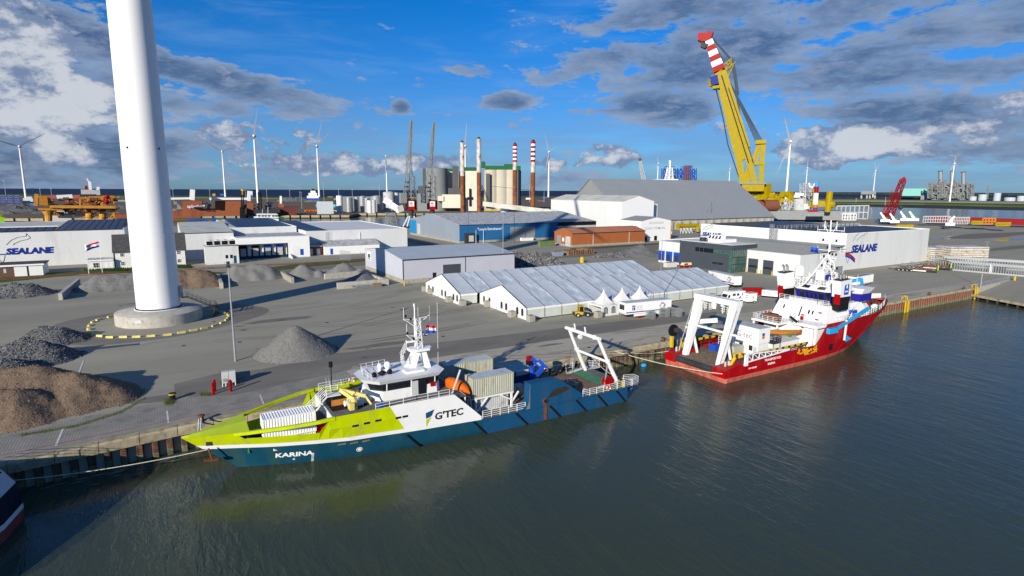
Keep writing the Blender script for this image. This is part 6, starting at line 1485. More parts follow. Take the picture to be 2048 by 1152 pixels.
t=thing('brick_shed','low brown brick shed with black roof and white doors at the left edge','shed',(-66,257,0));M().box(0,19.8,0,11,0,3.6).build('wall','brick_brown',t);M().box(19.8,27.6,-.1,11,0,3.7).build('white_bay','white_paint',t);M().box(-.3,28,-.5,11.3,3.7,4.05).build('roof','roof_dark',t)
M().box(19.7,28.1,-.56,-.5,3.55,4.1).build('fascia','white_clean',t);M().box(13.5,15.6,-.06,0,1.4,2.6).build('window','window_dark',t);M().box(17.0,17.7,-.06,0,1.4,2.8).build('oval_window','light_grey',t);M().box(0,19.7,-.56,-.5,3.5,4.1).build('fascia','white_clean',t)
M().box(23.2,23.7,-.14,-.1,0,3.5).build('joint','dark_line',t)
t=thing('brick_kiosk','small red brick kiosk with two white doors in front of the white hall','kiosk',at(611.5,511.5));M().box(0,7.3,0,6,0,4.0).build('wall','brick_red',t);M().box(-.3,7.6,-.4,6.2,4.0,4.3).build('roof','light_grey',t)
for x in(1.7,5.0):M().box(x,x+1.5,-.06,0,.1,3.0).build('door','white_clean',t)
t=thing('lean_to','low white lean-to with dark roof in front of the white hall','lean-to',(61.8,274.5,0));M().box(0,26.0,0,8.4,0,4.1).build('wall','white_clean',t);M().ex([(-.3,-.4,4.1),(-.3,8.4,6.0),(-.3,8.4,6.2),(-.3,-.4,4.3)],(26.6,0,0)).build('roof','roof_patch',t);M().box(2.6,3.8,-.06,0,.2,2.9).build('door','blue',t)
t=flat_hall('logistics_hall','tall white cladded hall with blue lettering and solar roof at the right',224.4,287.5,127.2,198.6,13.9,roof='roof_grey',par=.35)
solar_rows(t,2.5,60.5,2.5,27,lambda x,y:13.75+.01*y,24,1,gap=.5);solar_rows(t,2.5,60.5,33,70,lambda x,y:13.75+.008*y,24,1,gap=.5)
m=M()
for i in range(16):m.rail([(2+i*3.5,28.2,13.9),(5.5+i*3.5,28.2,13.9)],1.6,2,1.8,.14)
m.rail([(2,31.4,13.9),(58,31.4,13.9)],1.6,2,2.4,.12);m.build('roof_walkway','galv',t);M().box(34,60,28.6,31,13.7,15.2).build('roof_unit','light_grey',t)
sealane(t,(3.9,0,6.6),(1,0,0),3.9);sealane(t,(0,70.2,8.6),(0,-1,0),2.4)
m=M();m.lattice((-.8,32,9),(-.8,32,16.2),1.2,1.2,7,.12);m.lattice((-1.2,29.6,9),(-1.2,29.6,14.5),.9,.9,5,.1);m.build('cage_ladder','galv',t)
t=thing('hall_annex','white annex with two dark roller doors and grey roof before the right hall','annex',(187.6,121.6,0))
M().box(0,.2,0,24.8,0,8.3).build('wall','white_clad_y',t);M().box(.2,27,0,.2,0,8.3).build('wall','white_clad',t);M().box(27,27.2,0,6,0,8.3).build('wall','white_clad',t);M().ex([(-.1,-.1,8.3),(27.3,-.1,9.0),(27.3,-.1,9.2),(-.1,-.1,8.5)],(0,60,0)).build('roof','roof_grey',t);M().ex([(27.3,5.7,9.0),(36.7,5.7,9.4),(36.7,5.7,9.6),(27.3,5.7,9.2)],(0,54,0)).build('roof','roof_grey',t)
for y in(10.2,16.6):M().box(-.12,0,y,y+4.2,0,5.2).build('roller_door','charcoal_clad',t);M().box(-.16,-.12,y+.4,y+3.8,2.0,2.7).build('door_window','window_dark',t)
for y in(10.0,14.6,16.2,21.0):M().box(-1.0,-.75,y-.15,y+.1,0,1.6).build('guard_post','yellow',t)
m=M()
for i in range(27):m.bar((.3+i,.05,8.56+.026*i),(.3+i,59,8.56+.026*i),.12,.08)
m.build('roof_rib','grey_paint',t)['kind']='stuff'
M().box(17,26,-.1,0,.2,3).build('roller_door','grey_paint',t)
t=thing('office_block','two storey dark grey office block with a glazed corner','office',(179.2,143.2,0))
M().box(0,14,.0,25.8,0,10.2).build('wall','charcoal_clad',t);M().box(.3,13.7,.3,25.5,10.2,10.4).build('roof','roof_white',t)
for a,b in((1.4,3.6),(3.9,6.0),(6.3,8.4),(8.7,13.3),(13.6,15.4),(15.7,17.6)):M().box(-.06,.0,a,b,6.6,8.2).build('window','window_green' if a<6.5 else 'window_dark',t)
for a,b in((3.9,6.3),(6.6,8.9)):M().box(-.06,0,a,b,2.5,3.3).build('window','window_dark',t)
M().box(-.05,8.0,-.12,.0,.1,8.3).build('glass_corner','window_green',t);M().box(-.1,-.02,-.1,1.2,.1,8.3).build('glass_corner','window_green',t)
for k in range(9):M().box(k*1.0,.1+k,-.18,-.12,.1,8.3).build('mullion','dark_steel',t)
for z in(3.0,5.6):M().box(0,8.0,-.2,-.12,z,z+.25).build('transom','dark_steel',t)
M().box(3,12,8,14,10.4,11.6).build('roof_plinth','white_paint',t)
for k in range(4):M().hexa([(3,8.2+k*1.6,11.6),(6,8.2+k*1.6,11.6),(6,9.7+k*1.6,11.6),(3,9.7+k*1.6,11.6)],[(4,8.4+k*1.6,13.2),(6,8.4+k*1.6,13.2),(6,9.5+k*1.6,13.2),(4,9.5+k*1.6,13.2)]).build('cooler','white_clean',t);M().add([(3.1,8.4+k*1.6,11.8),(3.1,9.5+k*1.6,11.8),(3.85,9.3+k*1.6,13.0),(3.85,8.6+k*1.6,13.0)],[(0,1,2,3)]).build('cooler_grille','dark_steel',t)
M().tube((4,17.5,10.4),(4,17.5,11.8),1.3,16).build('roof_vent','dark_steel',t)
t=thing('dock_annex','white dock building with blue dock seals left of the dark office','loading dock',(180.2,169.2,0));M().box(0,46,0,12.4,0,9.0).build('wall','white_clad_y',t);M().box(.2,45.8,.2,12.2,9.0,9.1).build('roof','roof_patch',t);M().box(-.1,46,12.2,12.6,9.1,9.5).build('parapet','white_clean',t)
for y in(.3,4.6,8.9):
 M().box(-.5,0,y,y+3.2,1.0,5.0).build('dock_seal','blue',t);M().box(-.56,-.5,y+.7,y+2.5,1.1,3.7).build('dock_door','dark_steel',t)
t=gable_hall('blue_hall','long blue front hall with mottled grey roof and a grey gable',142.5,240.5,300,378,10.2,15.4,'wall_blue','grey_blue_clad','roof_patch',plinth=1.2)
M().box(-.1,.0,66,78,1.2,10.0).build('blue_panel','bright_blue',t);M().box(-.1,0,59,64,1.2,8).build('grey_panel','light_grey',t)
M().box(3.0,9.5,-2.2,-.1,.1,5.6).build('dock_shelter','dark_steel',t);M().box(5.0,8.0,-2.3,-2.2,.9,4.4).build('dock_door','light_grey',t)
M().box(33.5,51,-.15,0,.2,8.4).build('roller_door','grey_paint',t);M().box(68,98.2,-.12,0,8.0,10.2).build('fascia','black',t);M().box(68,82,-.12,0,1.0,8.0).build('grey_panel','grey_blue_clad',t);M().box(82,98.2,-.12,0,1.0,8.0).build('grey_panel','light_grey',t)
M().text('"Loods Eemshaven"',2.1,(11.5,-.2,7.0),(1,0,0),(0,0,1),.05,.02).build('lettering','letter_white',t)
t=thing('storage_tank','bright blue round tank standing before the blue hall','tank',at(1101,475));M().lathe([(7.5,0),(7.5,8.2),(7.0,8.8),(0,9.2)],32).build('tank_shell','sky_blue',t,smooth=True)
t=gable_hall('brick_hall','long low orange brick hall with an orange roof',186.8,239.0,252.6,269.4,7.0,9.3,'brick_orange','brick_orange','brick_roof',plinth=1.0)
M().box(-.12,0,1.6,6.0,.1,5.4).build('roller_door','light_grey',t);M().box(-.12,0,10.2,14.2,.1,5.6).build('roller_door','grey_paint',t);M().box(-.16,0,7.4,8.9,2.4,4.4).build('meter_box','white_clean',t)
for x in(14,40):M().box(x,x+.3,-.2,0,0,6.9).build('downpipe','light_grey',t)
M().ex([(1,9,9.1),(1,16.4,7.6),(1,16.4,8.2),(1,9,9.7)],(50,0,0)).build('upper_roof','roof_brown',t)
t=gable_hall('terminal_gatehouse','white gabled front building with faded grey lettering',243.5,268.0,261.0,279,12.1,14.3,'white_clean','white_clean','roof_grey',axis='y')
M().text('GRONINGEN',2.1,(6.2,-.1,10.2),(1,0,0),(0,0,1),.04,.01,0,.95).build('lettering','letter_grey',t);M().text('SUGAR TERMINAL',2.2,(3.1,-.1,7.0),(1,0,0),(0,0,1),.04,.01,0,.95).build('lettering','letter_grey',t)
for x in(3.0,11):M().box(x,x+2.3,-.12,0,.2,3.0).build('door','black',t)
M().box(24.6,24.9,-.3,4,0,9).build('orange_strip','orange_paint',t)
t=gable_hall('sugar_store','tall white box hall with pale roof crossed by slanted shadows',262.5,291,300,384,22.8,26.6,'white_clean','white_clad_y','roof_cream',axis='y')
t2=flat_hall('sugar_store','narrow pale wing at the right of the tall white hall',291.2,300.5,306,330,20.6,'white_clad','roof_cream','roof_cream')
t=gable_hall('sugar_dome','huge grey A-shaped storage roof rising behind the white halls',293.5,466,330.5,418,7.4,39.2,'concrete_pale','silo_grey','roof_shed_grey',over=.8,seams=13)
for i in range(18):M().box(8+i*9.2,9.8+i*9.2,-2.2,0,0,7.0).build('buttress','concrete',t)
m=M();m.bar((262.5-293.5,60,17),(-78,78,22),3.0,3.0)
t=thing('conveyor_bridge','white enclosed conveyor bridge rising from the tall hall to the left','conveyor',(262,368,0));M().bar((0,6,13),(-50,48,20),4.0,3.6).build('gallery','roof_cream',t)
container('storage_container','olive green ribbed container beside the orange hall',at(1081,494),R(0),9.5,2.6,3.0,wall='green_cont',roof='green_cont',cat='container',n=12)
container('storage_container','white low container in front of the blue hall',at(1045,482),R(2),8.0,2.4,1.8,wall='white_paint',roof='light_grey',cat='container',n=12)
t=thing('open_skip','blue grey open skip with timber near the rock heap','skip',at(1108,513));M().hexa([(.8,0,0),(5,0,0),(5,2.4,0),(.8,2.4,0)],[(0,-.1,2),(5.8,-.1,2),(5.8,2.5,2),(0,2.5,2)]).build('skip_body','grey_blue_clad',t)
for k in range(5):M().bar((.8+k*.9,.3,2.0),(1.9+k*.8,2.2,2.5),.3).build('timber','timber',t)
t=thing('timber_stack','long stack of rusty brown timbers and frames by the road','stack',at(1137,511))
for k in range(34):M().box(k*.45,k*.45+.3,rnd.uniform(-.2,.2),5+rnd.uniform(-.5,.5),0,rnd.uniform(1.6,2.6)).build('beam','rust' if k%3 else 'timber',t)
t=thing('oil_boom','stack of orange red long pipes lying before the blue hall','pipes',at(943,484.5))
for k in range(4):M().tube((0,k*.8,.4+(k%2)*.5),(24,4+k*.8,.4+(k%2)*.5),.45,8).build('pipe','orange_red',t)
for(u,v,l)in((1097.5,518,'yellow post standing behind the tent ridge'),):tag(M().lathe([(.9,0),(.9,1.8),(.5,2.4)],10).build('traffic_post','yellow',loc=at(1164,525)),l,'post')
def lamp(q,h,label,r=.16,top='flood',mt='galv'):
 t=thing('lamp_post',label,'lamp post',q,0,'lamp posts on the yard');M().tube((0,0,0),(0,0,h),r,10,r*.5).build('post',mt,t)
 if top=='flood':
  M().tube((0,0,h),(0,0,h+.5),r*1.4,8).build('lamp_bracket','dark_steel',t)
  for s in(-1,1):M().box(-.25,.25,s*.45-.2,s*.45+.2,h-.5,h-.1).build('flood_lamp','dark_steel',t)
 else:
  for s in(-1,1):M().bar((0,0,h),(s*1.5,0,h+.35),.09).build('arm',mt,t);M().box(s*1.5-.35,s*1.5+.35,-.15,.15,h+.3,h+.42).build('lamp_head','light_grey',t)
 return t
lamp(at(471,722),17.2,'tall lamp post on the open yard right of the turbine',.2)
lamp(at(1006,551),zat(at(1006,551),420),'thin tall lamp post right of the lilac shed',.16,'arm')
for u,v,y1,l in((205,545,480,'flag pole left of the house with the tricolour'),(178,548,483,'flag pole left of the annex'),(1313,625,0,'')):
 if l:q=at(u,v);tag(M().tube((0,0,0),(0,0,zat(q,y1)),.1,8,.05).build('flag_pole','white_clean',loc=q),l,'flag pole','flag poles')
q=at(205,545);flag('flag','red white and blue flag blowing left of its pole by the house',(q.x,q.y,zat(q,483)),4.2,2.0,['flag_red','flag_white','flag_blue'],R(183),droop=.35,group='flags at the house')
q=at(178,548);flag('flag','limp white flag on the pole left of the annex',(q.x,q.y,zat(q,489)),1.2,2.2,['flag_white'],R(100),group='flags at the house')
for u,v,y1,l,mt_,r_ in((39,522,465,'thin pole crossing the lettering of the left hall','dark_steel',.12),(8,522,470,'flag pole at the far left before the hall','dark_steel',.12),(952,492,459,'first flag pole before the blue hall','white_clean',.13),(967,493,459,'second flag pole before the blue hall','white_clean',.13),(937,490,428,'dark pole before the blue hall left part','dark_steel',.12),(1028.5,485,425,'dark pole before the blue hall right part','dark_steel',.14),(1318,615,480,'tall thin mast rising from the tent roof','galv',.1),(1420,455,405,'thin antenna beside the grey storage roof','dark_steel',.15),(1413,455,420,'short antenna beside the grey storage roof','dark_steel',.15),(1961,575,505,'tall lamp mast at the quay corner','galv',.14)):
 q=at(u,v);tag(M().tube((0,0,0),(0,0,zat(q,y1)),r_,8,r_*.6).build('mast_pole',mt_,loc=q),l,'pole')
q=at(1970,520);lamp(q,zat(q,485),'double armed lamp beside the stacked white plates',.15,'arm')
a,b=at(395,540),at(734,512.5);t=thing('wire_fence','thin wire mesh fence along the verge before the loading docks','fence',a,math.atan2((b-a).y,(b-a).x));L_=(b-a).length;n=22
for i in range(n+1):M().box(L_*i/n,L_*i/n+.08,-.04,.04,0,2.2).build('fence_post','grey_paint',t)
for z in(.4,1.2,2.1):M().bar((0,0,z),(L_,0,z),.03).build('fence_wire','grey_paint',t)
t=thing('mesh_gate','grey mesh gate leaf standing open in the fence','gate',at(681,520),R(-68));m=M().rail([(0,0,0),(7,0,0)],4.2,6,.5,.07);m.build('gate_mesh','galv',t)
m=M()
for i in range(2600):
 u=rnd.uniform(168,345)if i%3 else rnd.uniform(345,380);u=u;v=540.5 if u<200 else(541 if u<300 else 535);a=at(u+rnd.gauss(0,1),v+rnd.uniform(-2.2,1.6));h=rnd.uniform(.3,1.1)
 m.add([a,a+Vector((.5,.1,0)),a+Vector((rnd.uniform(-.3,.6),rnd.uniform(-.4,.4),h))],[(0,1,2)])
tag(m.build('hedge','hedge_green'),'low green hedge along the front of the white house','hedge',kind='stuff')if 'hedge_green' in MT else None
q=at(70,520);lamp(q,zat(q,466),'steel lamp mast with two short arms before the lettered hall',.14,'arm')
mat('leg_rust',(.17,.06,.028),.85,var=.3,scale=.25,dirt=(.30,.12,.05),dirtamt=.5,dscale=.25)
mat('leg_flaking',(.52,.50,.46),.8,var=.15,scale=.3,dirt=(.26,.10,.04),dirtamt=.55,dscale=.22)
mat('rust_pipe',(.20,.075,.045),.85,var=.2,scale=.3);mat('slate',(.06,.075,.10),.6);mat('boiler_grey',(.16,.19,.20),.7,var=.3,scale=.04)
mat('orange_yellow',(.55,.27,.05),.6,var=.15,scale=.3,dirt=(.2,.08,.03),dirtamt=.35,dscale=.3);mat('light_grey_w',(.62,.62,.64),.6,var=.08,scale=.1);mat('hull_maroon',(.12,.04,.035),.6,var=.2,scale=.1);mat('cont_blue',(.05,.09,.28),.5,var=.15)
mat('plate_white',(.55,.52,.44),.6,var=.15,scale=1.0,dirt=(.28,.12,.05),dirtamt=.4,dscale=.8);mat('plate_top',(.42,.44,.46),.6,var=.15,dirt=(.30,.12,.07),dirtamt=.5,dscale=.2)
Q=lambda px,py,d:far(px,d,py)
def width(px_w,d):return px_w*d/1181.0
mat('turbine_white',(.72,.73,.74),.5,var=.02);mat('blade_grey',(.24,.26,.30),.5,var=.02)
def far_turbine(label,px,base_y,d,hub,tips,w0=4.4):
 g=far(px,d);g.z=0;hz=zat(g,hub[1]);t=thing('wind_turbine',label,'wind turbine',(g.x,g.y,0),0,'wind turbines on the horizon')
 k=max(1.0,hz/110)
 M().tube((0,0,0),(0,0,hz-2),w0/2*k,16,w0*.27*k).build('tower','turbine_white',t,smooth=True)
 d3=math.hypot(g.x,g.y);back=Vector((g.x,g.y,0)).normalized();sd=Vector((back.y,-back.x,0))
 h=Vector((0,0,hz));M().bar(h-back*3.5*k+sd*1.2,h+back*6.5*k+sd*2.0,3.6*k,3.8*k).build('nacelle','turbine_white',t)
 hub3=h-back*4.5*k;M().ball(hub3,2.2*k,10).build('rotor_hub','turbine_white',t,smooth=True)
 for(tx,ty)in tips:
  dx=(tx-hub[0])*d3/1181;dz=-(ty-hub[1])*d3/1181;tip=hub3+sd*dx+Vector((0,0,dz))+back*dx*.25;L=tip-hub3
  n=L.cross(back).normalized();m=M();P=[(0,1.0),(.08,1.5),(.22,2.4),(.55,1.5),(.85,.8),(1,.15)]
  for(f0,a0),(f1,a1)in zip(P,P[1:]):
   q0=hub3+L*f0;q1=hub3+L*f1;b=back*.35*k;a0*=k;a1*=k
   m.hexa([q0-n*a0*.4-b,q0+n*a0*.9-b,q0+n*a0*.9+b,q0-n*a0*.4+b],[q1-n*a1*.4-b,q1+n*a1*.9-b,q1+n*a1*.9+b,q1-n*a1*.4+b])
  m.build('blade','blade_grey',t)
 return t
for a in(('leftmost wind turbine at the left edge behind the container stacks',50,404,1640,(38,293),[(0,281),(72,271),(45,328)]),('wind turbine rising behind the brown ship deck, left of the tall one',450,395,2250,(445,303),[(415,283),(468,292),(447,345)]),('tallest wind turbine right of the huge tower, blade pointing up',515,406,1400,(508,272),[(518,220),(462,276),(526,318)]),('wind turbine with blades up and left behind the small white ship',638,392,2500,(636,292),[(648,243),(592,297),(663,264)]),('small wind turbine behind the round white tanks',774,384,2900,(770,312),[(754,292),(788,303),(767,344)]),('wind turbine half hidden behind the first two rusty legs',931,400,1760,(931,292),[(935,246),(908,306),(941,325)]),('wind turbine right of the red striped legs',1097,392,2350,(1097,304),[(1088,270),(1113,293),(1089,345)]),('white wind turbine right of the yellow crane',1573,392,1500,(1578,283),[(1565,241),(1592,268),(1559,343)]),('tiny wind turbine behind the ridge of the grey roof',1457,385,4600,(1457,338),[(1452,352),(1463,330),(1458,326)]),('wind turbine right of the yellow crane in the haze, small',1611,392,3300,(1612,336),[(1612,318),(1606,348),(1618,342)]),('small wind turbine above the platform on stilts',1747,396,3200,(1750,341),[(1755,330),(1745,356),(1748,326)]),('wind turbine in front of the power station',1902,398,2300,(1908,327),[(1909,314),(1901,343),(1914,334)]),('tiny wind turbine left of the white ship mast',1314,385,3800,(1314,327),[(1312,312),(1309,337),(1319,330)])):far_turbine(*a)
def harbour_crane(label,px,d,tip,cab_y,foot_y):
 g=Q(px,foot_y,d);g.z=0;t=thing('harbour_crane',label,'harbour crane',g,0,'twin harbour cranes');L=lambda u,v:Q(u,v,d)-g
 c=L(px,cab_y);b=Vector((0,0,0));w=6
 for sx in(-1,1):
  for sy in(-1,1):M().bar((sx*5.5,sy*5,0),(sx*1.6,sy*1.6,c.z*.52),1.1).build('portal_leg','light_grey',t)
 M().box(-6.5,6.5,-6,-4.5,0,1.2).build('bogie','dark_steel',t);M().box(-6.5,6.5,4.5,6,0,1.2).build('bogie','dark_steel',t)
 M().lathe([(2.2,c.z*.5),(2.0,c.z-3)],14).build('pedestal','dark_steel',t);M().box(-3.4,3.4,-3,3,c.z-3.2,c.z+4.4).build('machine_house','black',t)
 o=Vector((g.x,g.y,0)).normalized();s=Vector((o.y,-o.x,0))
 q=c-o*4;M().hexa([q+s*a+Vector((0,0,z))+o*e for a,e,z in((-2.6,0,-3.4),(2.6,0,-3.4),(2.6,3,-3.4),(-2.6,3,-3.4))],[q+s*a+Vector((0,0,z))+o*e for a,e,z in((-2.6,0,4),(2.6,0,4),(2.6,3,4),(-2.6,3,4))]).build('cab','red',t)
 q=q-o*.05;M().hexa([q+s*a+Vector((0,0,z))-o*e for a,e,z in((-2,0,-.6),(2,0,-.6),(2,.1,-.6),(-2,.1,-.6))],[q+s*a+Vector((0,0,z))-o*e for a,e,z in((-2,0,3.4),(2,0,3.4),(2,.1,3.4),(-2,.1,3.4))]).build('cab_panel','white_clean',t)
 M().text('EMS',1.5,q-s*1.6+Vector((0,0,1.5))-o*.15,s,(0,0,1),.05,.05).text('PORT',1.25,q-s*1.7+Vector((0,0,0))-o*.15,s,(0,0,1),.05,.05).build('lettering','letter_black',t)
 foot=L(px-9,cab_y-16);top=L(tip[0],tip[1]);m=M().lattice(foot,top,4.6,4.6,20,.42,tp=.28,br=.22);m.build('jib','grey_paint',t)
 M().tube(top.lerp(foot,.16),top,.8,8,.5).build('jib_tip','yellow',t)
 M().lattice(L(px+3,cab_y-10),L(px+2,cab_y-60),4.2,4.2,8,.4,br=.2).build('gantry_mast','grey_paint',t)
 for k in range(5):a=L(px-10,cab_y-14-k*3).lerp(c,rnd.random());M().box(a.x-1.4,a.x+1.4,a.y-1,a.y+1,c.z+4+k*3.4,c.z+5.4+k*3.4).build('winch_deck','dark_steel',t)
 m=M().path([top,L(px+1,cab_y-60)],.12,4);m.path([L(px+2,cab_y-60),L(px-2,cab_y-120)],.12,4);m.build('hoist_rope','dark_steel',t)
 M().box(-9,-4,-2,2,c.z+2,c.z+10).build('counterweight','grey_paint',t)
harbour_crane('left one of the twin harbour cranes with a red cab and lattice jib',823,478,(823,241),411,455)
harbour_crane('right one of the twin harbour cranes with a red cab and lattice jib',865,492,(868,245),411,455)
g=Q(782,452,500);g.z=0;t=thing('loading_tower','lattice tower carrying white loading galleries left of the cranes','loading tower',g);L=lambda u,v:Q(u,v,500)-g
M().lattice((0,0,0),(0,0,L(782,425).z),8,8,6,.6,tp=.7).build('lattice_tower','grey_paint',t)
for(a,b,c,e)in((768,397,782,405),(782,407,800,419)):M().bar(L(a,b+2),L(c,e+2),5,5).build('gallery','white_clean',t);M().bar(L(a,b+2)+Vector((0,0,2.7)),L(c,e+2)+Vector((0,0,2.7)),4.4,.3).build('solar_panel','navy',t)
M().bar(L(797,412),L(801,424),6,5).build('gallery_head','roof_cream',t)
SD=860
def cyl(name,label,px,r_px,top,base=419,d=SD,mt='silo_grey',cat='silo',group=None,roof='silo_grey',cone=0.08,n=28):
 g=far(px,d);g.z=0;r=width(r_px,d)*math.cos(math.atan((px-1024)/1181));h=zat(g,top);t=thing(name,label,cat,g,0,group);M().lathe([(r,0),(r,h)],n).build('shell',mt,t,smooth=True);M().lathe([(r*1.01,h),(r*.1,h+r*cone),(0,h+r*cone)],n).build('roof',roof,t,smooth=True);return t
def blk(t,u0,u1,v0,v1,d,depth,name,mt):
 a,b=far(u0,d),far(u1,d);a.z=b.z=0;z1=zat((a+b)/2,v0);z0=max(0,zat((a+b)/2,v1))if v1<425 else 0
 o=((a+b)/2).normalized()*depth;base=Vector(t.location)
 return M().hexa([a-base+Vector((0,0,z0)),b-base+Vector((0,0,z0)),b+o-base+Vector((0,0,z0)),a+o-base+Vector((0,0,z0))],[a-base+Vector((0,0,z1)),b-base+Vector((0,0,z1)),b+o-base+Vector((0,0,z1)),a+o-base+Vector((0,0,z1))]).build(name,mt,t)
cyl('grain_silo','big dark grey round silo with a leaning black stair tower',872,23.5,337,mt='silo_grey',cat='silo')
g=far(852,850);g.z=0;t=thing('stair_tower','black slanting tower at the left side of the dark silo','tower',g);blk(t,846,855,337,372,850,14,'tower_top','silo_dark');blk(t,836,853,372,389,850,14,'tower_step','silo_dark');blk(t,834,862,387,430,850,14,'tower_base','grey_paint')
g=far(908,860);g.z=0;t=thing('mill_building','cream mill building with a black chimney tower and green roof','industrial building',g)
blk(t,894,936,343,430,880,40,'cream_block','silo_cream');blk(t,931,955,341,430,855,40,'cream_block','silo_cream');blk(t,905,917.5,332,388,850,14,'black_tower','silo_dark');blk(t,896,922,376,390,846,20,'black_base','silo_dark');blk(t,884,923,389,416,838,22,'low_block','silo_cream')
blk(t,893,906,337,342.5,879,40,'green_roof','silo_green');blk(t,929,956,334.5,340.5,853,44,'green_roof','silo_green');blk(t,938,941.5,377,412,852,3,'window_strip','window_dark');blk(t,934,937,394,399,853,2,'window','window_dark');blk(t,942.5,945.5,394,399,853,2,'window','window_dark')
blk(t,874,887,392,402,836,10,'lower_block','silo_cream')
for k,(u,rp)in enumerate(((983,15),(1003,15),(1023,15))):cyl('grain_silo',('left','middle','right')[k]+' one of the joined pale concrete silos under a green gallery',u,rp,340,d=870,mt='silo_concrete',roof='silo_concrete',group='pale concrete silos under the green gallery')
g=far(1003,880);g.z=0;t=thing('silo_gallery','green gallery running over the tops of the concrete silos','gallery',g)
blk(t,970,1041,331.5,340,866,30,'gallery_box','silo_green');blk(t,963,971,323,335,866,16,'head_house','silo_green');blk(t,1008,1027,328,332,880,12,'top_house','silo_green');blk(t,972,980,347,405,853,3,'dark_shaft','silo_dark');blk(t,1036,1042,341,430,890,20,'end_wall','silo_dark');blk(t,970,1040,342,430,885,25,'core_wall','silo_concrete')
for i,(u,rp,top,d,mt_,l)in enumerate(((678,6,391.5,790,'white_paint','white upright tank at the left end of the tank yard'),(697,7.5,395,820,'steel','steel tank with ribbed walls beside the white one'),(713,6,394.5,830,'steel','steel tank third from the left'),(724,7,393,830,'galv','pale steel tank in the middle of the yard'),(733,5.5,396,800,'steel','dark steel tank in front of the pale one'),(738,4.5,401,780,'white_paint','small white tank in front'),(746.5,4,400,780,'light_grey','small grey tank beside the small white tank'),(752,11,393,830,'galv','wide low steel tank at the right end'),(777.5,11.5,384.5,880,'light_grey','large round light grey tank left of the crane'),(789,9,386,905,'white_paint','white round tank partly behind the large grey one'))):
 cyl('storage_tank',l,u,rp,top,d=d,mt=mt_,cat='tank',roof='light_grey',group='tanks on the far quay',cone=.2,n=20)
g=far(636,800);g.z=0
t=thing('tank_yard_shed','grey flat shed left of the tank yard','shed',far(655,760)*Vector((1,1,0))if False else Vector((far(655,760).x,far(655,760).y,0)));blk(t,632,665,403,430,760,14,'shed_body','cont_roof')
t=thing('pump_hall','long low grey hall behind the steel tanks','hall',Vector((far(720,850).x,far(720,850).y,0)));blk(t,674,745,393,430,850,20,'hall_body','grey_paint')
for i,(u,top,r_,l,st)in enumerate(((925,285,1.75,'leftmost rusty leg with a white top and yellow rust marks',0),(958,278,1.8,'second rusty leg, tallest, with a flaking white top',0),(1029.5,289,1.75,'third rusty leg with red and white bands at its top',1),(1065.5,283,1.8,'rightmost rusty leg with red and white bands',1))):
 d=(468,462,476,470)[i];g=far(u,d);g.z=0;z1=zat(g,top);t=thing('jackup_column',l,'jack-up leg',g,0,'legs of the jack-up rig')
 zr=zat(g,(352,345,340,345)[i]);M().lathe([(r_,-4),(r_,zr)],20).build('leg_shaft','leg_rust',t,smooth=True)
 if st:
  zb_=zat(g,324);M().lathe([(r_-.02,zr),(r_-.02,zb_)],20).build('leg_shaft','leg_flaking',t,smooth=True);n=9
  for k in range(n):z0=zb_+(z1-zb_)*k/n;M().lathe([(r_,z0),(r_,zb_+(z1-zb_)*(k+1)/n)],20).build('band','red' if k%2==0 else 'white_clean',t)
 else:M().lathe([(r_-.02,zr),(r_-.02,z1)],20).build('leg_shaft','leg_flaking',t,smooth=True)
 M().lathe([(r_*.8,z1),(r_*.5,z1+1.2),(.2,z1+1.6)],12).build('leg_cap','dark_steel',t)
t=thing('jackup_barge','yellow and grey jack-up barge deck behind the blue hall roof','barge',Vector((far(985,470).x,far(985,470).y,0)));b0_=Vector(t.location);L=lambda u,v,d=470:Q(u,v,d)-b0_
M().bar(L(915,436),L(1075,436),16,5).build('barge_hull','ship_blue',t);M().bar(L(968,421),L(998,421),9,.7).build('yellow_deck','yellow',t);M().bar(L(970,409),L(992,409),7,.6).build('yellow_deck','yellow',t);M().bar(L(972,414),L(990,414),6,3).build('barge_cabin','grey_paint',t)
M().lattice(L(962,371),L(985,414),1.4,1.4,8,.3).build('derrick','dark_steel',t);M().bar(L(978,408),L(985,421),.5).build('derrick_foot','yellow',t)
m=M()
for k in range(7):m.lattice(L(1000+k*1,424-(k%3)*3),L(1022+k,421-(k%3)*3),2.4,2.4,6,.3)
m.build('lattice_section','white_clean',t);M().lattice(L(1017,421),L(1038,420),3,3,6,.35).build('lattice_section','letter_red',t);M().lattice(L(1038,420),L(1062,419),3,3,8,.35).build('lattice_section','white_clean',t);M().lattice(L(1070,423),L(1098,420),2.6,2.6,9,.32).build('lattice_section','grey_paint',t)
M().path([L(982,372),L(1098,384)],.12,4).build('stay_cable','dark_steel',t)
D=690;g=Vector((far(1515,D).x,far(1515,D).y,0));t=thing('heavy_lift_crane','giant yellow heavy lift crane with red and white striped boom top','crane',g);L=lambda u,v,dd=0:Q(u,v,D+dd)-g
v_=Vector((far(1500,D).x,far(1500,D).y,0)).normalized();sd_=Vector((v_.y,-v_.x,0))
def slab(m,a,wa,b,wb,th=9.0,off=0.0):
 a=Vector(a)+v_*off;b=Vector(b)+v_*off;ax=(b-a).normalized();n=ax.cross(v_).normalized();h=v_*(th/2)
 m.hexa([a-n*wa/2-h,a+n*wa/2-h,a+n*wa/2+h,a-n*wa/2+h],[b-n*wb/2-h,b+n*wb/2-h,b+n*wb/2+h,b-n*wb/2+h]);return m
slab(M(),L(1484,300),17.5,L(1441,145),12,12).build('boom','crane_yellow',t)
slab(M(),L(1488,378),5.5,L(1473,290),7,12).build('boom_leg','crane_yellow',t);slab(M(),L(1511,372),5,L(1489,290),7,12).build('boom_leg','crane_yellow',t)
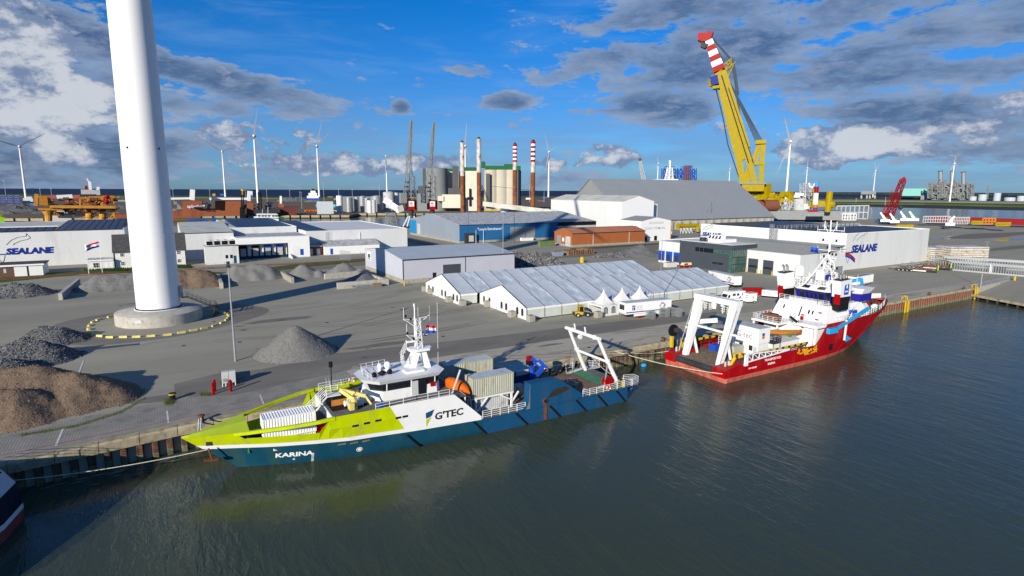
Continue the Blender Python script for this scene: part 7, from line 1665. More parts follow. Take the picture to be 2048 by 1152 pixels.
slab(M(),L(1491,318),9,L(1482,296),16,11).build('boom_web','crane_yellow',t)
cols=['red','white_clean','red','white_clean','red','white_clean'];A,B=L(1439,142),L(1418,82)
for k,c in enumerate(cols):slab(M(),A.lerp(B,k/6),12-.8*k,A.lerp(B,(k+1)/6),11.5-.8*k,10).build('boom_band',c,t)
m=slab(M(),L(1408,84),9,L(1411,67),11,8);slab(m,L(1400,82),4,L(1402,68),6,8);slab(m,L(1418,80),4,L(1421,64),6,8)
for k in range(10):a=L(1402+rnd.uniform(0,18),66+rnd.uniform(0,20));m.ball(a,2.2,6)
m.build('boom_head','red',t);m=slab(M(),L(1411,88),9,L(1406,97),5,6,-2);m.build('head_sheave','dark_steel',t)
m=M()
for k in range(16):
 u=rnd.uniform(1424,1446);v=rnd.uniform(142,176);m.box(*[c for q in[L(u,v)]for c in(q.x-2.2,q.x+2.2,q.y-6,q.y+3,q.z-2.2,q.z+2.2)])
m.build('hook_carriage','crane_yellow',t);slab(M(),L(1432,172),7,L(1428,155),8,4,-9).build('operator_unit','navy',t);slab(M(),L(1426,178),3,L(1440,176),3,5,-8).build('carriage_foot','crane_yellow',t)
m=M()
for k in range(12):a=L(1446+k*4.2,160+k*14.5);m.box(a.x-1.2,a.x+1.2,a.y-7,a.y-5.5,a.z-1.2,a.z+1.2)
m.path([L(1443,150,-8),L(1497,325,-8)],.5,5);m.path([L(1457,175,-8),L(1507,325,-8)],.35,5);m.build('boom_fitting','dark_steel',t)
M().path([L(1432,178),L(1446,235),L(1456,290),L(1478,355)],.55,6).build('side_pipe','dark_steel',t)
M().lattice(L(1445,140),L(1466,122),5,6,4,.8).build('jib_strut','crane_yellow',t);M().lattice(L(1450,156),L(1466,122),3,5,4,.6).build('jib_strut','crane_yellow',t)
for(a,b)in(((1421,72),(1465,122)),((1421,76),(1447,124)),((1465,122),(1482,252)),((1467,124),(1477,190))):M().path([L(*a),L(*b)],1.15,6).build('stay_bar','slate',t)
for k in range(6):M().path([L(1453+k*2.6,150+k*5),L(1512+k*2.8,284)],.42,5).build('luffing_rope','slate',t)
slab(M(),L(1520,373),3.4,L(1527,284),5,8).build('back_frame','crane_yellow',t);slab(M(),L(1502,330),3,L(1518,290),3.5,7).build('back_frame','crane_yellow',t);slab(M(),L(1511,332),2,L(1520,290),3,6).build('back_frame','crane_yellow',t);slab(M(),L(1522,373),4,L(1524,325),5,7).build('back_frame','crane_yellow',t)
slab(M(),L(1511,285),4,L(1532,284),4,12).build('back_frame_head','crane_yellow',t);slab(M(),L(1503,328),3,L(1526,326),3,10).build('cross_frame','crane_yellow',t)
slab(M(),L(1489,375),9,L(1498,338),5,7).build('front_leg','crane_yellow',t)
M().bar(L(1479,367),L(1532,367),26,1.6).build('slewing_deck','grey_paint',t);M().bar(L(1484,375),L(1528,375),24,8).build('machine_house','crane_yellow',t)
c=L(1510,386,12);M().tube(L(1508,397,10),L(1508,374,10),12,20,11).build('crane_pedestal','crane_yellow',t);M().tube(L(1508,390,10),L(1508,388,10),13.5,20).build('ring_walkway','dark_steel',t)
M().bar(L(1531,368),L(1531,396),9,8).build('side_house','crane_yellow',t);m=M()
for k in range(40):u=rnd.uniform(1500,1590);a=L(u,rnd.uniform(391,403)-(6 if 1555<u<1585 else 0));w=rnd.uniform(1,4);m.box(a.x-w,a.x+w,a.y-3,a.y+3,a.z-w*.6,a.z+w*.6)
m.bar(L(1498,398),L(1592,402),6,4);m.bar(L(1535,392),L(1550,388),4,4);m.bar(L(1585,400),L(1590,422),4);m.bar(L(1560,402),L(1556,424),4);m.bar(L(1572,384),L(1592,400),3,4);m.build('lifting_gear','crane_yellow',t)
for u,l in((1527,'left one of two wide rusty steel pipes below the yellow crane'),(1549,'right one of two wide rusty steel pipes below the yellow crane')):
 q=Q(u,411,600);o=thing('steel_pipe',l,'pipe',(q.x,q.y,q.z),0,'wide rusty pipes');m=M();n=24;ax=Vector((-.95,.25,0));r_=width(10.5,600)
 u2=Vector((.25,.95,0));vs=[]
 for f,rr in((-14,r_),(2,r_),(2,r_*.93),(-14,r_*.93)):
  for i in range(n):a=2*math.pi*i/n;vs.append(ax*-f+u2*rr*math.cos(a)+Vector((0,0,rr*math.sin(a))))
 m.add(vs,[(k*n+i,k*n+(i+1)%n,(k+1)*n+(i+1)%n,(k+1)*n+i)for k in range(3)for i in range(n)]);m.build('pipe_wall','rust_pipe',o,smooth=True)
t=thing('crane_vessel','grey deck of the crane vessel under the yellow crane','ship',Vector((far(1560,680).x,far(1560,680).y,0)));b1=Vector(t.location);L=lambda u,v,d=680:Q(u,v,d)-b1
M().bar(L(1488,428),L(1680,430),40,9).build('vessel_hull','grey_paint',t);M().bar(L(1588,393),L(1600,393),10,2).build('helideck','white_clean',t);M().tube(L(1599,424),L(1599,397),6,16).build('leg_housing','light_grey',t);M().bar(L(1590,388),L(1607,389),12,3).build('white_house','white_clean',t)
for u in(1610,1621):M().lattice(L(u,424),L(u-1,366),6,6,7,.6).build('lattice_leg','light_grey',t)
M().bar(L(1612,418),L(1612,408),8,8).build('deck_cabin','white_clean',t)
m=M()
for k in range(60):u=rnd.uniform(1560,1600);a=L(u,rnd.uniform(402,422));m.bar(a,a+Vector((rnd.uniform(-3,3),0,rnd.uniform(-5,5))),.7)
m.build('deck_gear','light_grey',t)
t=thing('pile_hammer','upright piling hammer in blue, red, white and orange sections','pile hammer',Vector((far(1632,640).x,far(1632,640).y,0)));b2=Vector(t.location);L=lambda u,v,d=640:Q(u,v,d)-b2
for(v0,v1,c,w)in((364,373,'sky_blue',1.6),(373,386,'red',1.7),(386,409,'white_clean',1.9),(409,415,'orange_paint',1.9),(415,421,'blue',1.6)):M().tube(L(1634-(v1-364)*.08,v1),L(1634-(v0-364)*.08,v0),w*1.2,10).build('hammer_section',c,t)
M().bar(L(1616,424),L(1636,422),9,3).build('red_base','red',t);M().bar(L(1613,428),L(1648,428),12,4).build('barge','grey_paint',t);M().path([L(1632,364),L(1624,376),L(1619,372),L(1618,366)],.7,5).build('hose','white_paint',t);M().tube(L(1624,422),L(1628,378),.8,6).build('yellow_leader','crane_yellow',t)
t=thing('lifting_tool','yellow cross shaped lifting tool standing right of the hammer','lifting tool',Vector((far(1660,650).x,far(1660,650).y,0)));b2=Vector(t.location);L=lambda u,v,d=650:Q(u,v,d)-b2
M().tube(L(1655,424),L(1660,383),3,10).build('upright','crane_yellow',t);M().bar(L(1621,409),L(1664,409),3,4).build('cross_arm','crane_yellow',t);M().ball(L(1664,409),3.4,8).build('end_knob','crane_yellow',t);M().tube(L(1621,412),L(1621,404),2,8).build('end_knob','crane_yellow',t);M().bar(L(1635,404),L(1650,406),3,3).build('brace','crane_yellow',t)
def rack(label,u0,u1,v0,v1,d,n,mt_='light_grey',w=.6,name='steel_rack',group='steel racks on the far right quay',rows=2,th=8):
 t=thing(name,label,'rack',Vector((far((u0+u1)/2,d).x,far((u0+u1)/2,d).y,0)),0,group);b2=Vector(t.location)
 a0,a1=Q(u0,v1,d)-b2,Q(u1,v1,d)-b2;zt_=(Q(u0,v0,d)-b2).z-a0 .z;o=Vector((b2 .x,b2 .y,0)).normalized()*th
 for oo in(Vector((0,0,0)),o):
  for k in range(n+1):q=a0 .lerp(a1,k/n)+oo;M().bar(q,q+Vector((0,0,zt_)),w).build('upright',mt_,t)
  for r in range(rows+1):z=Vector((0,0,zt_*r/rows));M().bar(a0+oo+z,a1+oo+z,w).build('rail',mt_,t)
 for k in range(n+1):q=a0 .lerp(a1,k/n)+Vector((0,0,zt_));M().bar(q,q+o,w).build('cross_rail',mt_,t)
 m=M()
 for k in range(n):q=a0 .lerp(a1,(k+.5)/n);m.hexa([q+Vector((-w,0,zt_*.35)),q+Vector((w,0,zt_*.35)),q+o*.5+Vector((w,0,zt_*.35)),q+o*.5+Vector((-w,0,zt_*.35))],[q+Vector((-w,0,zt_*.6)),q+Vector((w,0,zt_*.6)),q+o*.5+Vector((w,0,zt_*.6)),q+o*.5+Vector((-w,0,zt_*.6))])
 m.build('rack_fitting','grey_paint',t)['kind']='stuff';return t
rack('tall grey two level steel rack standing on the quay edge',1672,1735,412,438,760,7,'light_grey',.9);rack('low white tubular rack left of the tall grey rack',1644,1684,428,440,720,7,'white_paint',.7);rack('low white tubular rack in front of the tall grey rack',1684,1712,428,440,715,5,'white_paint',.7)
rack('long white leaning rack at the right',1846,1900,433,445,640,11,'light_grey',.45);rack('white rack with close bars right of the long one',1895,1938,435,448,610,13,'light_grey',.4);rack('orange high frame between two yellow frames',1965,1990,437,448,600,4,'orange_paint',.8)
rack('long low yellow frame left of the orange one',1944,1964,443,448,600,5,'crane_yellow',1.0,rows=1);rack('long low yellow frame right of the orange one',1992,2020,446,451,590,6,'crane_yellow',1.0,rows=1);rack('yellow frame lying on the ground behind the right hall',1794,1826,451,454,560,6,'crane_yellow',1.2,rows=1);rack('yellow gear lying below the tall grey rack',1645,1677,439,441,700,6,'crane_yellow',1.0,rows=1)
for k,(u,v,l)in enumerate(((1770,440,'white bracket with raised arm at the left of the row'),(1789,442,'second white bracket with raised arm'),(1810,438,'third white bracket with raised arm'),(1828,438,'rightmost white bracket with raised arm'),(1900,447,'white bracket with long arm before the white racks'))):
 d=640 if k<4 else 590;t=thing('steel_bracket',l,'bracket',Vector((far(u,d).x,far(u,d).y,0)),0,'white brackets on the far quay');b2=Vector(t.location);L=lambda a,b:Q(a,b,d)-b2
 M().bar(L(u-9,v+1),L(u+10,v+1),7,2.2).build('bracket_base','white_clean',t);s_=-1 if k<4 else 1;M().bar(L(u,v-1),L(u+4*s_,v-8),2.6,2).build('bracket_arm','white_clean',t);M().bar(L(u+4*s_,v-8),L(u+9*s_,v-15),1.6,1.4).build('bracket_tip','white_clean',t);M().bar(L(u-1,v-2),L(u+5,v-3),2).build('yellow_pin','crane_yellow',t)
d=660;t=thing('crawler_crane','red lattice crawler crane with raised jib on the far right quay','crane',Vector((far(1782,d).x,far(1782,d).y,0)));b2=Vector(t.location);L=lambda u,v:Q(u,v,d)-b2
M().lattice(L(1778,434),L(1806,360),5.5,5,14,.6,tp=.7).build('main_jib','letter_red',t);M().bar(L(1802,362),L(1811,356),5,3.5).build('jib_head','letter_red',t);M().lattice(L(1778,438),L(1766,420),3,3,4,.5).build('back_mast','letter_red',t)
for a,b in(((1766,420),(1785,380)),((1766,421),(1803,362)),((1770,424),(1790,390))):M().path([L(*a),L(*b)],.25,4).build('pendant_rope','letter_red',t)
M().bar(L(1766,438),L(1786,438),8,5).build('crane_body','dark_steel',t);M().box(*[c for q in[L(1776,430)]for c in(q.x-3,q.x+3,q.y-3,q.y+3,q.z-2,q.z+2)]).build('crane_cab','letter_red',t);M().path([L(1803,362),L(1801,412)],.15,4).build('hoist_rope','dark_steel',t);M().ball(L(1801,415),2.2,8).build('hook_block','dark_steel',t)
t=thing('red_barge','long low dark red barge with white gear at the far right quay','barge',Vector((far(1990,680).x,far(1990,680).y,0)));b2=Vector(t.location);L=lambda u,v,d=680:Q(u,v,d)-b2
M().bar(L(1860,437.5),L(2090,446),10,5).build('barge_hull','letter_red',t);M().bar(L(2015,441),L(2090,443),9,2.5).build('white_rail','white_clean',t)
for k in range(26):a=L(1868+k*8.3,433+k*.36);M().bar(a,a+Vector((0,0,-2.5)),rnd.uniform(.6,2)).build('deck_post',('rust','light_grey','grey_paint')[k%3],t)
p0=at(1866,522);t=thing('plate_stack','stack of rust streaked white plates left of the corner','stack',at(1868,523),R(-4),'stacks of white steel plates')
def plates(t,L_,W_,n,h):
 for k in range(n):
  o=rnd.uniform(-.25,.25);M().box(o,L_+o,o,W_+o,k*h+.18,(k+1)*h-.04).build('plate','plate_white' if k<n-1 else 'plate_top',t)
  for x in(.5,L_*.35,L_*.68,L_-.7):M().box(x,x+.3,.1,W_-.1,k*h,k*h+.18).build('spacer','timber',t)
plates(t,10.5,12,7,.85);t=thing('plate_stack','taller stack of rust streaked white plates at the right','stack',at(1899,524),R(-27),'stacks of white steel plates');plates(t,17.5,9,7,.95)
t0=None
n=0
for row in range(2):
 for k in range(30):
  f=k/29;q=at(1908+150*f,541+13*f)if row==0 else at(1898+160*f,531.5+11*f)
  if t0 is None:
   t0=thing('bent_support','grey galvanised bent frame at the left end of the front row','frame',q,R(-8),'grey bent steel frames in two rows')
   m=M().bar((0,0,0),(0,0,3.0),.28,.45);m.build('leg','galv',t0);M().bar((0,0,3.0),(-1.2,2.2,3.9),.28,.4).build('bent_arm','galv',t0);M().bar((-1.2,2.2,3.9),(-1.4,7,3.6),.25,.35).build('long_arm','galv',t0);M().box(-.35,.35,-.35,.35,0,.5).build('foot_block','light_grey',t0);M().bar((-1.4,7,3.6),(-1.4,7,0),.22).build('rear_leg','galv',t0)
  else:dup(t0,q,R(-8),'grey galvanised bent frame, %s from the left in the %s row by the slipway'%(ORD(k),'front' if row==0 else 'rear'))
q=at(1988,547);t=thing('sign_board','blank white board leaning on the grey frames','board',q,R(-18));M().box(-2.4,2.4,-.15,0,.3,3.6).build('board_face','white_clean',t);M().bar((-2,.1,0),(-2,.1,3),.15).build('board_post','steel',t);M().bar((2,.1,0),(2,.1,3),.15).build('board_post','steel',t)
struct(M().add([at(1866,521,.03),at(1905,518,.03),at(1898,531,.03),at(1862,534,.03)],[(0,1,2,3)]).build('grass_patch','grass'))
q=at(1357,467);t=thing('pipe_bends','thick yellow pipe bends on grey stands beside the storage hall','pipes',q,R(-4))
M().tube((0,0,5.4),(17,0,5.4),1.5,10).build('pipe','crane_yellow',t);M().tube((17,0,5.6),(17.5,-1,.8),1.5,10).build('pipe','crane_yellow',t);M().tube((-1,0,5.4),(-.2,0,5.4),2.0,10).build('flange','crane_yellow',t)
for x in(2,5,8,11):M().bar((x-1.2,-1,0),(x,0,4),.5).build('stand_leg','light_grey',t);M().bar((x+1.2,-1,0),(x,0,4),.5).build('stand_leg','light_grey',t)
for x,c,l in((-9,'red','small red topped box left of the yellow pipes'),(20,'sky_blue','blue box right of the yellow pipes'),(24,'white_paint','white box at the hall wall beside the blue one')):
 q2=q+Vector((x,0,0));tt=thing('storage_box',l,'box',q2,0,'boxes beside the storage hall');M().box(0,2.6,0,2.6,0,2).build('box_body','white_paint' if c=='red' else c,tt);M().ex([(-.2,-.2,2),(-.2,2.8,2),(-.2,1.3,2.8)],(3,0,0)).build('lid',c,tt)
d=900;t=thing('white_vessel','white ship superstructure and mast showing above the grey roof ridge','ship',Vector((far(1325,d).x,far(1325,d).y,0)));b2=Vector(t.location);L=lambda u,v:Q(u,v,d)-b2
M().bar(L(1288,363),L(1356,362),20,5).build('upper_deck','white_clean',t);M().bar(L(1290,375),L(1350,375),24,16).build('ship_house','white_clean',t);M().lattice(L(1338,360),L(1340,335),9,8,5,1.0,tp=.6).build('lattice_mast','white_clean',t);M().tube(L(1340,338),L(1340,321),1.6,8).build('mast_top','white_clean',t)
M().lattice(L(1288,362),L(1280,322),4,4,9,.7,tp=.6).build('crane_boom','light_grey',t);M().ball(L(1280,319),2.4,8).build('boom_head','rust',t)
for u0,u1,l in((1329,1349,'blue lattice frame behind the white mast'),(1362,1387,'blue lattice frame holding three dark pipes')):
 t=thing('lattice_tower',l,'frame',Vector((far(u0,930).x,far(u0,930).y,0)),0,'blue lattice frames over the ridge');b2=Vector(t.location);L=lambda u,v:Q(u,v,930)-b2
 for u in(u0,u1):M().lattice(L(u,400),L(u,337),4,8,8,.8).build('frame_leg','blue',t)
 for v in(337,350):M().lattice(L(u0,v),L(u1,v),3,6,5,.6).build('frame_beam','blue',t)
 if u0>1350:
  for u in(1370,1375,1380):M().path([L(u,390),L(u,336),L(u+2,331)],1.9,8).build('exhaust_pipe','rust',t)
t=thing('power_station','grey latticed power station with three chimneys on the horizon','power station',Vector((far(1905,2700).x,far(1905,2700).y,0)));b2=Vector(t.location);L=lambda u,v,d=2700:Q(u,v,d)-b2
for k,(u0,u1)in enumerate(((1862,1882),(1886,1908),(1912,1941))):
 M().bar(L(u0,385),L(u1,385),60,62).build('boiler_house','boiler_grey',t)
 m=M()
 for j in range(26):a=L(rnd.uniform(u0-1,u1+1),rnd.uniform(366,396),2660);m.bar(a,a+Vector((rnd.uniform(-20,20),rnd.uniform(-20,20),rnd.uniform(-20,25))),rnd.uniform(2,5))
 m.lattice(L(u0,396,2660),L(u0,364,2660),14,14,5,3);m.lattice(L(u1,396,2660),L(u1,366,2660),14,14,5,3);m.build('pipework','silo_grey',t)
for u,v in((1881,343),(1904,343),(1927,345)):M().tube(L(u,380),L(u,v),6.5,12).build('chimney','steel',t);M().tube(L(u,v),L(u,v-1.5),8,12).build('chimney_top','rust',t)
t=thing('lng_hall','pale turquoise long hall left of the power station','hall',Vector((far(1832,2750).x,far(1832,2750).y,0)));blk(t,1805,1858,377,392,2750,120,'hall_body','turquoise');blk(t,1843,1872,391,430,2700,40,'low_block','grey_paint')
for u,rp,top,l in((1967,7,389,'round pale tank right of the power station'),(1996,6,386,'taller round pale tank further right'),(1948,6,393,'low round tank beside the power station'),(2022,9,395,'low flat white tank near the right edge'),(2045,7,392,'round tank at the right edge')):cyl('storage_tank',l,u,rp,top,d=2600,mt='cont_roof',cat='tank',roof='light_grey',group='tanks near the power station',n=18)
t=thing('pier_building','dark flat building on stilts over the far shore','building',Vector((far(1737,1900).x,far(1737,1900).y,0)));b2=Vector(t.location);L=lambda u,v,d=1900:Q(u,v,d)-b2
M().bar(L(1722,385.5),L(1752,385.5),18,9).build('deck_house','silo_grey',t)
for u in(1723,1734,1740,1750):M().bar(L(u,397),L(u,388),3).build('stilt','light_grey',t)
q=far(1975,3300);t=thing('power_pylon','thin power pylon at the right horizon','pylon',(q.x,q.y,0));M().lattice((0,0,0),(0,0,62),10,10,8,1.2,tp=.2).build('pylon_tower','grey_paint',t);M().bar((-14,10,52),(14,-10,52),1.2).build('pylon_arm','grey_paint',t)
d=640;t=thing('offshore_platform','orange yellow offshore platform with pipes and a slewing cab over the water','platform',Vector((far(150,d).x,far(150,d).y,WL)));b2=Vector(t.location);L=lambda u,v,dd=0:Q(u,v,d+dd)-b2
for u in(97,178,205):M().tube(L(u,452),L(u,424),2.6,12).build('platform_column','orange_yellow',t)
M().tube(L(97,430),L(95,420),2.8,12,4.4).build('column_head','orange_yellow',t);M().bar(L(76,418),L(124,419),9,1.6).build('walkway','orange_yellow',t);M().bar(L(100,413),L(230,414),12,2.4).build('main_girder','orange_yellow',t)
M().bar(L(68,399),L(76,400),7,10).build('cab_house','orange_yellow',t);M().bar(L(78,401),L(95,401),8,8).build('machine_house','orange_paint',t);M().tube(L(92,412),L(92,406),3.6,14).build('slew_ring','orange_yellow',t)
M().path([L(79,396),L(79,402),L(84,406),L(98,405),L(100,398),L(88,396)],.9,8).build('guard_pipe','orange_yellow',t)
for u0,u1,v0,v1 in((160,176,396,418),(178,203,394,414),(205,228,393,414),(178,205,416,434),(205,228,416,436)):
 m=M()
 for u in(u0,u1):m.bar(L(u,v1),L(u,v0),1.4)
 for v in(v0,v1):m.bar(L(u0,v),L(u1,v),1.4)
 m.bar(L(u0,v1),L(u1,v0),.8);m.bar(L(u0,v0),L(u1,v0,14),.8);m.bar(L(u1,v1),L(u1,v1,14),1.2);m.build('platform_frame','orange_paint',t)
for k in range(12):u=168+k*1.2;M().path([L(u,393+(k%3)*2),L(u,424)],.5,5).build('riser_pipe','orange_yellow' if k%2 else 'rust',t)
m=M()
for k in range(120):u=rnd.uniform(100,232);a=L(u,rnd.uniform(396,424),rnd.uniform(-5,10));w=rnd.uniform(.4,1.8);m.box(a.x-w*1.5,a.x+w*1.5,a.y-w,a.y+w,a.z-w*.6,a.z+w*.6)
m.build('platform_gear','rust',t)['kind']='stuff'
m=M()
for k in range(50):u=rnd.uniform(160,232);a=L(u,rnd.uniform(398,436),rnd.uniform(-5,10));m.bar(a,a+Vector((rnd.uniform(-6,6),0,rnd.uniform(-4,4))),.7)
m.build('platform_bracing','orange_yellow',t)['kind']='stuff'
for u,v in((214,394),(213,404)):M().ball(L(u,v,-8),2.2,8).build('red_buoy','red',t)
t=thing('white_barge','white barge hull with an orange name board below the platform','barge',Vector((far(125,655).x,far(125,655).y,WL)));b2=Vector(t.location);L=lambda u,v,d=655:Q(u,v,d)-b2
M().hexa([L(98,446),L(140,446),L(140,446,690),L(98,446,690)],[L(96,422),L(148,421),L(148,421,690),L(96,422,690)]).build('barge_hull','light_grey_w',t);M().hexa([L(148,433),L(170,432),L(170,432,690),L(148,433,690)],[L(148,421),L(171,421),L(171,421,690),L(148,421,690)]).build('barge_hull','light_grey_w',t);M().bar(L(100,427.5,652),L(128.5,427.5,652),.6,3.4).build('name_board','orange_yellow',t)
s_=(L(128,428)-L(100,428)).normalized();M().text('PLUTON-PM',3.2,L(101,429.6,651),s_,(0,0,1),.05,.05).build('lettering','rust',t)
M().bar(L(100,449),L(125,448),4,2).build('lower_walkway','orange_yellow',t)
d=730;t=thing('cargo_ship','long brown cargo ship with tall side walls and white lettering','ship',Vector((far(450,d).x,far(450,d).y,WL)));b2=Vector(t.location);L=lambda u,v,dd=0:Q(u,v,d+dd)-b2
bo=Vector((b2 .x,b2 .y,0)).normalized()*22
def side(u0,u1,v0,v1,name,mt_,th=22,d0=0):
 o=Vector((b2 .x,b2 .y,0)).normalized()*th;a=[L(u0,v1,d0),L(u1,v1,d0)];b=[L(u0,v0,d0),L(u1,v0,d0)]
 return M().hexa([a[0],a[1],a[1]+o,a[0]+o],[b[0],b[1],b[1]+o,b[0]+o]).build(name,mt_,t)
side(225,365,429,437,'low_hull','hull_brown');side(330,505,437,446,'hull','hull_brown');side(365,404,402,437.2,'side_wall','hull_brown');side(404.2,430,418,437,'side_wall','hull_brown');side(430.2,482,401.5,437,'side_wall','hull_brown');side(494,506,405,437,'side_wall','hull_brown');side(337,500,436.2,438,'green_band','hull_green',22.6,-.6)
side(345,365,422,429,'deck_edge','hull_brown')
m=M();P=[L(506,440),L(595,438),L(593,427),L(598,413),L(575,414),L(556,416),L(540,420),L(530,424),L(506,428)];m.ex(P,bo);m.build('bow_hull','hull_maroon',t)
side(506,594,433.5,437,'green_band','hull_green',22.6,-.6);side(558,567,407,415,'forecastle_house','hull_brown',8);side(560,563.5,392,407,'fore_mast','white_clean',4);M().bar(L(508,424),L(560,421),18,4).build('fore_deck','dark_steel',t)
s_=(L(400,415)-L(375,415)).normalized();M().text('spliethoff',4.6,L(374.5,415.5,-.8),s_,(0,0,1),.05,.06).build('lettering','letter_white',t);M().text('CAPE MIRI',2.2,L(411,423.5,-.8),s_,(0,0,1),.05,.0).build('lettering','dark_line',t)
for a in((480,491,415,442),):side(*a,'black_tower','black',12,-12)
M().lattice(L(485,416,-12),L(485,382,-12),2.4,2.4,8,.5).build('black_mast','black',t);M().tube(L(485,390),L(485,379),1.6,8).build('yellow_mast','yellow',t)
M().lattice(L(521,428),L(519,384),3,3,9,.6).build('black_mast','black',t)
m=M();m.bar(L(334,397.5,-20),L(384,396.5,-20),4,2);m.build('turbine_blade','turbine_white',t);M().bar(L(384,400,-20),L(385,379,-20),5,4.5).build('blade_rack','white_clean',t);M().bar(L(419,397.5),L(497,397.5),5,2.4).build('turbine_blade','turbine_white',t);M().bar(L(499,402),L(500,382),5,5).build('blade_rack','white_clean',t)
m=M()
for k in range(80):u=rnd.uniform(345,545);a=L(u,rnd.uniform(406,428),12+rnd.uniform(0,8));w=rnd.uniform(.5,2);m.box(a.x-w,a.x+w,a.y-w,a.y+w,a.z-w,a.z+w)
m.build('deck_cargo','grey_paint',t)['kind']='stuff'
d=560;t=thing('work_boat','white wheelhouse of a work boat rising over the solar roof','boat',Vector((far(532,d).x,far(532,d).y,WL)));b2=Vector(t.location);L=lambda u,v,dd=0:Q(u,v,d+dd)-b2
M().bar(L(508,441),L(557,441),10,7).build('boat_house','white_clean',t);M().bar(L(514,432.5),L(554,432.5),8,4.6).build('wheelhouse','white_clean',t);M().bar(L(508,436,-6),L(556,436,-6),.5,.8).build('deck_rail','light_grey',t)
for u in(516,523,529,536,544,550):M().bar(L(u,432.5,-4.3),L(u+4,432.5,-4.3),.4,2.2).build('window','window_dark',t)
M().bar(L(512,429.2),L(556,429.2),9,.8).build('wheelhouse_roof','light_grey',t);M().tube(L(536,429),L(536,414),.3,6).build('mast','light_grey',t);M().tube(L(525,429),L(525,418),.25,6).build('mast','light_grey',t)
q=at(0,452);t=thing('blue_boom','bright blue lattice boom lying behind the cream roof','boom',Vector((far(400,500).x,far(400,500).y,0)));b2=Vector(t.location);L=lambda u,v:Q(u,v,500)-b2
M().lattice(L(374,441),L(418,442),2,2,9,.4).build('boom_lattice','blue',t);m=M()
for k in range(7):m.bar(L(424+k,443),L(425+k*1.2,435),.6)
m.build('boom_head','blue',t)
t=thing('green_machine','green machine with blue trailer body at the left edge behind the hall','machine',Vector((far(15,480).x,far(15,480).y,0)));b2=Vector(t.location);L=lambda u,v:Q(u,v,480)-b2
M().bar(L(-4,446),L(8,448),4,8).build('machine_body','bright_green',t);M().bar(L(6,453),L(40,451),4,3).build('trailer_body','blue',t);M().bar(L(40,450),L(48,453),4,2.5).build('machine_arm','green',t);M().bar(L(-4,437),L(4,438),4,6).build('yellow_part','crane_yellow',t)
for i,(u,l)in enumerate(((6,'left'),(20,'middle'),(34,'right'))):
 t=thing('container_stack','%s stack of blue flat containers near the left edge'%l,'container stack',Vector((far(u,1000).x,far(u,1000).y,0)),0,'stacks of blue containers');b2=Vector(t.location);L=lambda a,b:Q(a,b,1000)-b2
 for k in range(4):v=392.5+k*4.2;M().bar(L(u-5.8,v),L(u+5.8,v),9,2.9).build('container','cont_blue',t);M().bar(L(u-5,v-1.2),L(u+5,v-1.2),9.3,.5).build('top_rail','light_grey',t)
def far_ship(label,d,parts,name='far_ship'):
 u=parts[0][0];t=thing(name,label,'ship',Vector((far(u,d).x,far(u,d).y,WL)));b2=Vector(t.location)
 for(u0,v0,u1,v1,h,mt_,nm)in parts:M().bar(Q(u0,v0,d)-b2,Q(u1,v1,d)-b2,12 if h>2 else 3,h).build(nm,mt_,t)
far_ship('blue and white ship moored behind the container stacks',1050,[(45,404,66,404,3.5,'ship_blue','hull'),(46,399.5,66,400,4.5,'white_clean','deck_house'),(52,396,64,396,3.5,'white_clean','wheelhouse')])
far_ship('white ship with red and black funnel and tall mast left of the tower',1150,[(160,391,200,391,4,'dark_steel','hull'),(162,384,200,385,8,'light_grey','deck_house'),(170,378,176,378,8,'red','funnel'),(171,374,175,374,4,'black','funnel_top'),(177,372,183,372,14,'white_clean','mast_house'),(173.5,357,177,363,1.5,'white_clean','mast'),(193,377,199,378,6,'white_clean','crane_post')])
far_ship('small white ship with dark mast ball near the middle',1250,[(612,398,640,398,3.5,'blue','hull'),(614,394.5,637,394.5,6,'white_clean','deck_house'),(617,389,634,389,6,'white_clean','upper_house'),(621,384,631,384,5,'white_clean','wheelhouse'),(624.5,379.5,628.5,379.5,4,'black','mast_ball')])
t=thing('blade_transport','long red and white turbine blade lying behind the platform','turbine blade',Vector((far(145,760).x,far(145,760).y,0)));b2=Vector(t.location);L=lambda u,v:Q(u,v,760)-b2
for u0,u1,c,h in((88,113,'red_worn',3.0),(113,118,'white_clean',3.8),(118,145,'white_clean',4.4),(145,160,'red_worn',3.6)):M().bar(L(u0,394.5),L(u1,393),4,h).build('blade_section',c,t)
m1=M();rr=random.Random(77)
kinds=[('storage_hut','silo_grey'),('storage_hut','white_paint'),('storage_hut','rust'),('storage_hut','blue'),('storage_hut','orange_paint')]
spots=[(236,403),(262,408),(300,404),(440,391.5),(425,392),(560,399),(576,401),(590,398),(604,402),(655,396),(668,400),(705,398),(560,404),(742,415),(705,417),(660,414),(1052,399),(1075,404),(1085,398),(820,398),(90,410),(110,413),(130,405),(60,412),(155,412)]
for i,(u,v)in enumerate(spots):
 q=at(u,v);k=(q-Vector((0,0,CAMZ))).length/1181;w=rr.uniform(5,14)*k;h=rr.uniform(1.5,3.2)*k;mt_=kinds[i%5][1]
 t=thing('storage_hut','small %s shed on the far quay, %s from the left of the far sheds'%({'silo_grey':'grey','white_paint':'white','rust':'rusty','blue':'blue','orange_paint':'orange'}[mt_],ORD(sorted(range(len(spots)),key=lambda j:spots[j][0]+j*.001).index(i))),'shed',q,R(rr.uniform(-35,-20)),'small sheds on the far quay');M().box(0,w,0,w*.4,0,h).build('wall',mt_,t);M().ex([(-.3,-.3,h),(-.3,w*.4+.3,h),(-.3,w*.2,h*1.35)],(w+.6,0,0)).build('roof','silo_grey',t)
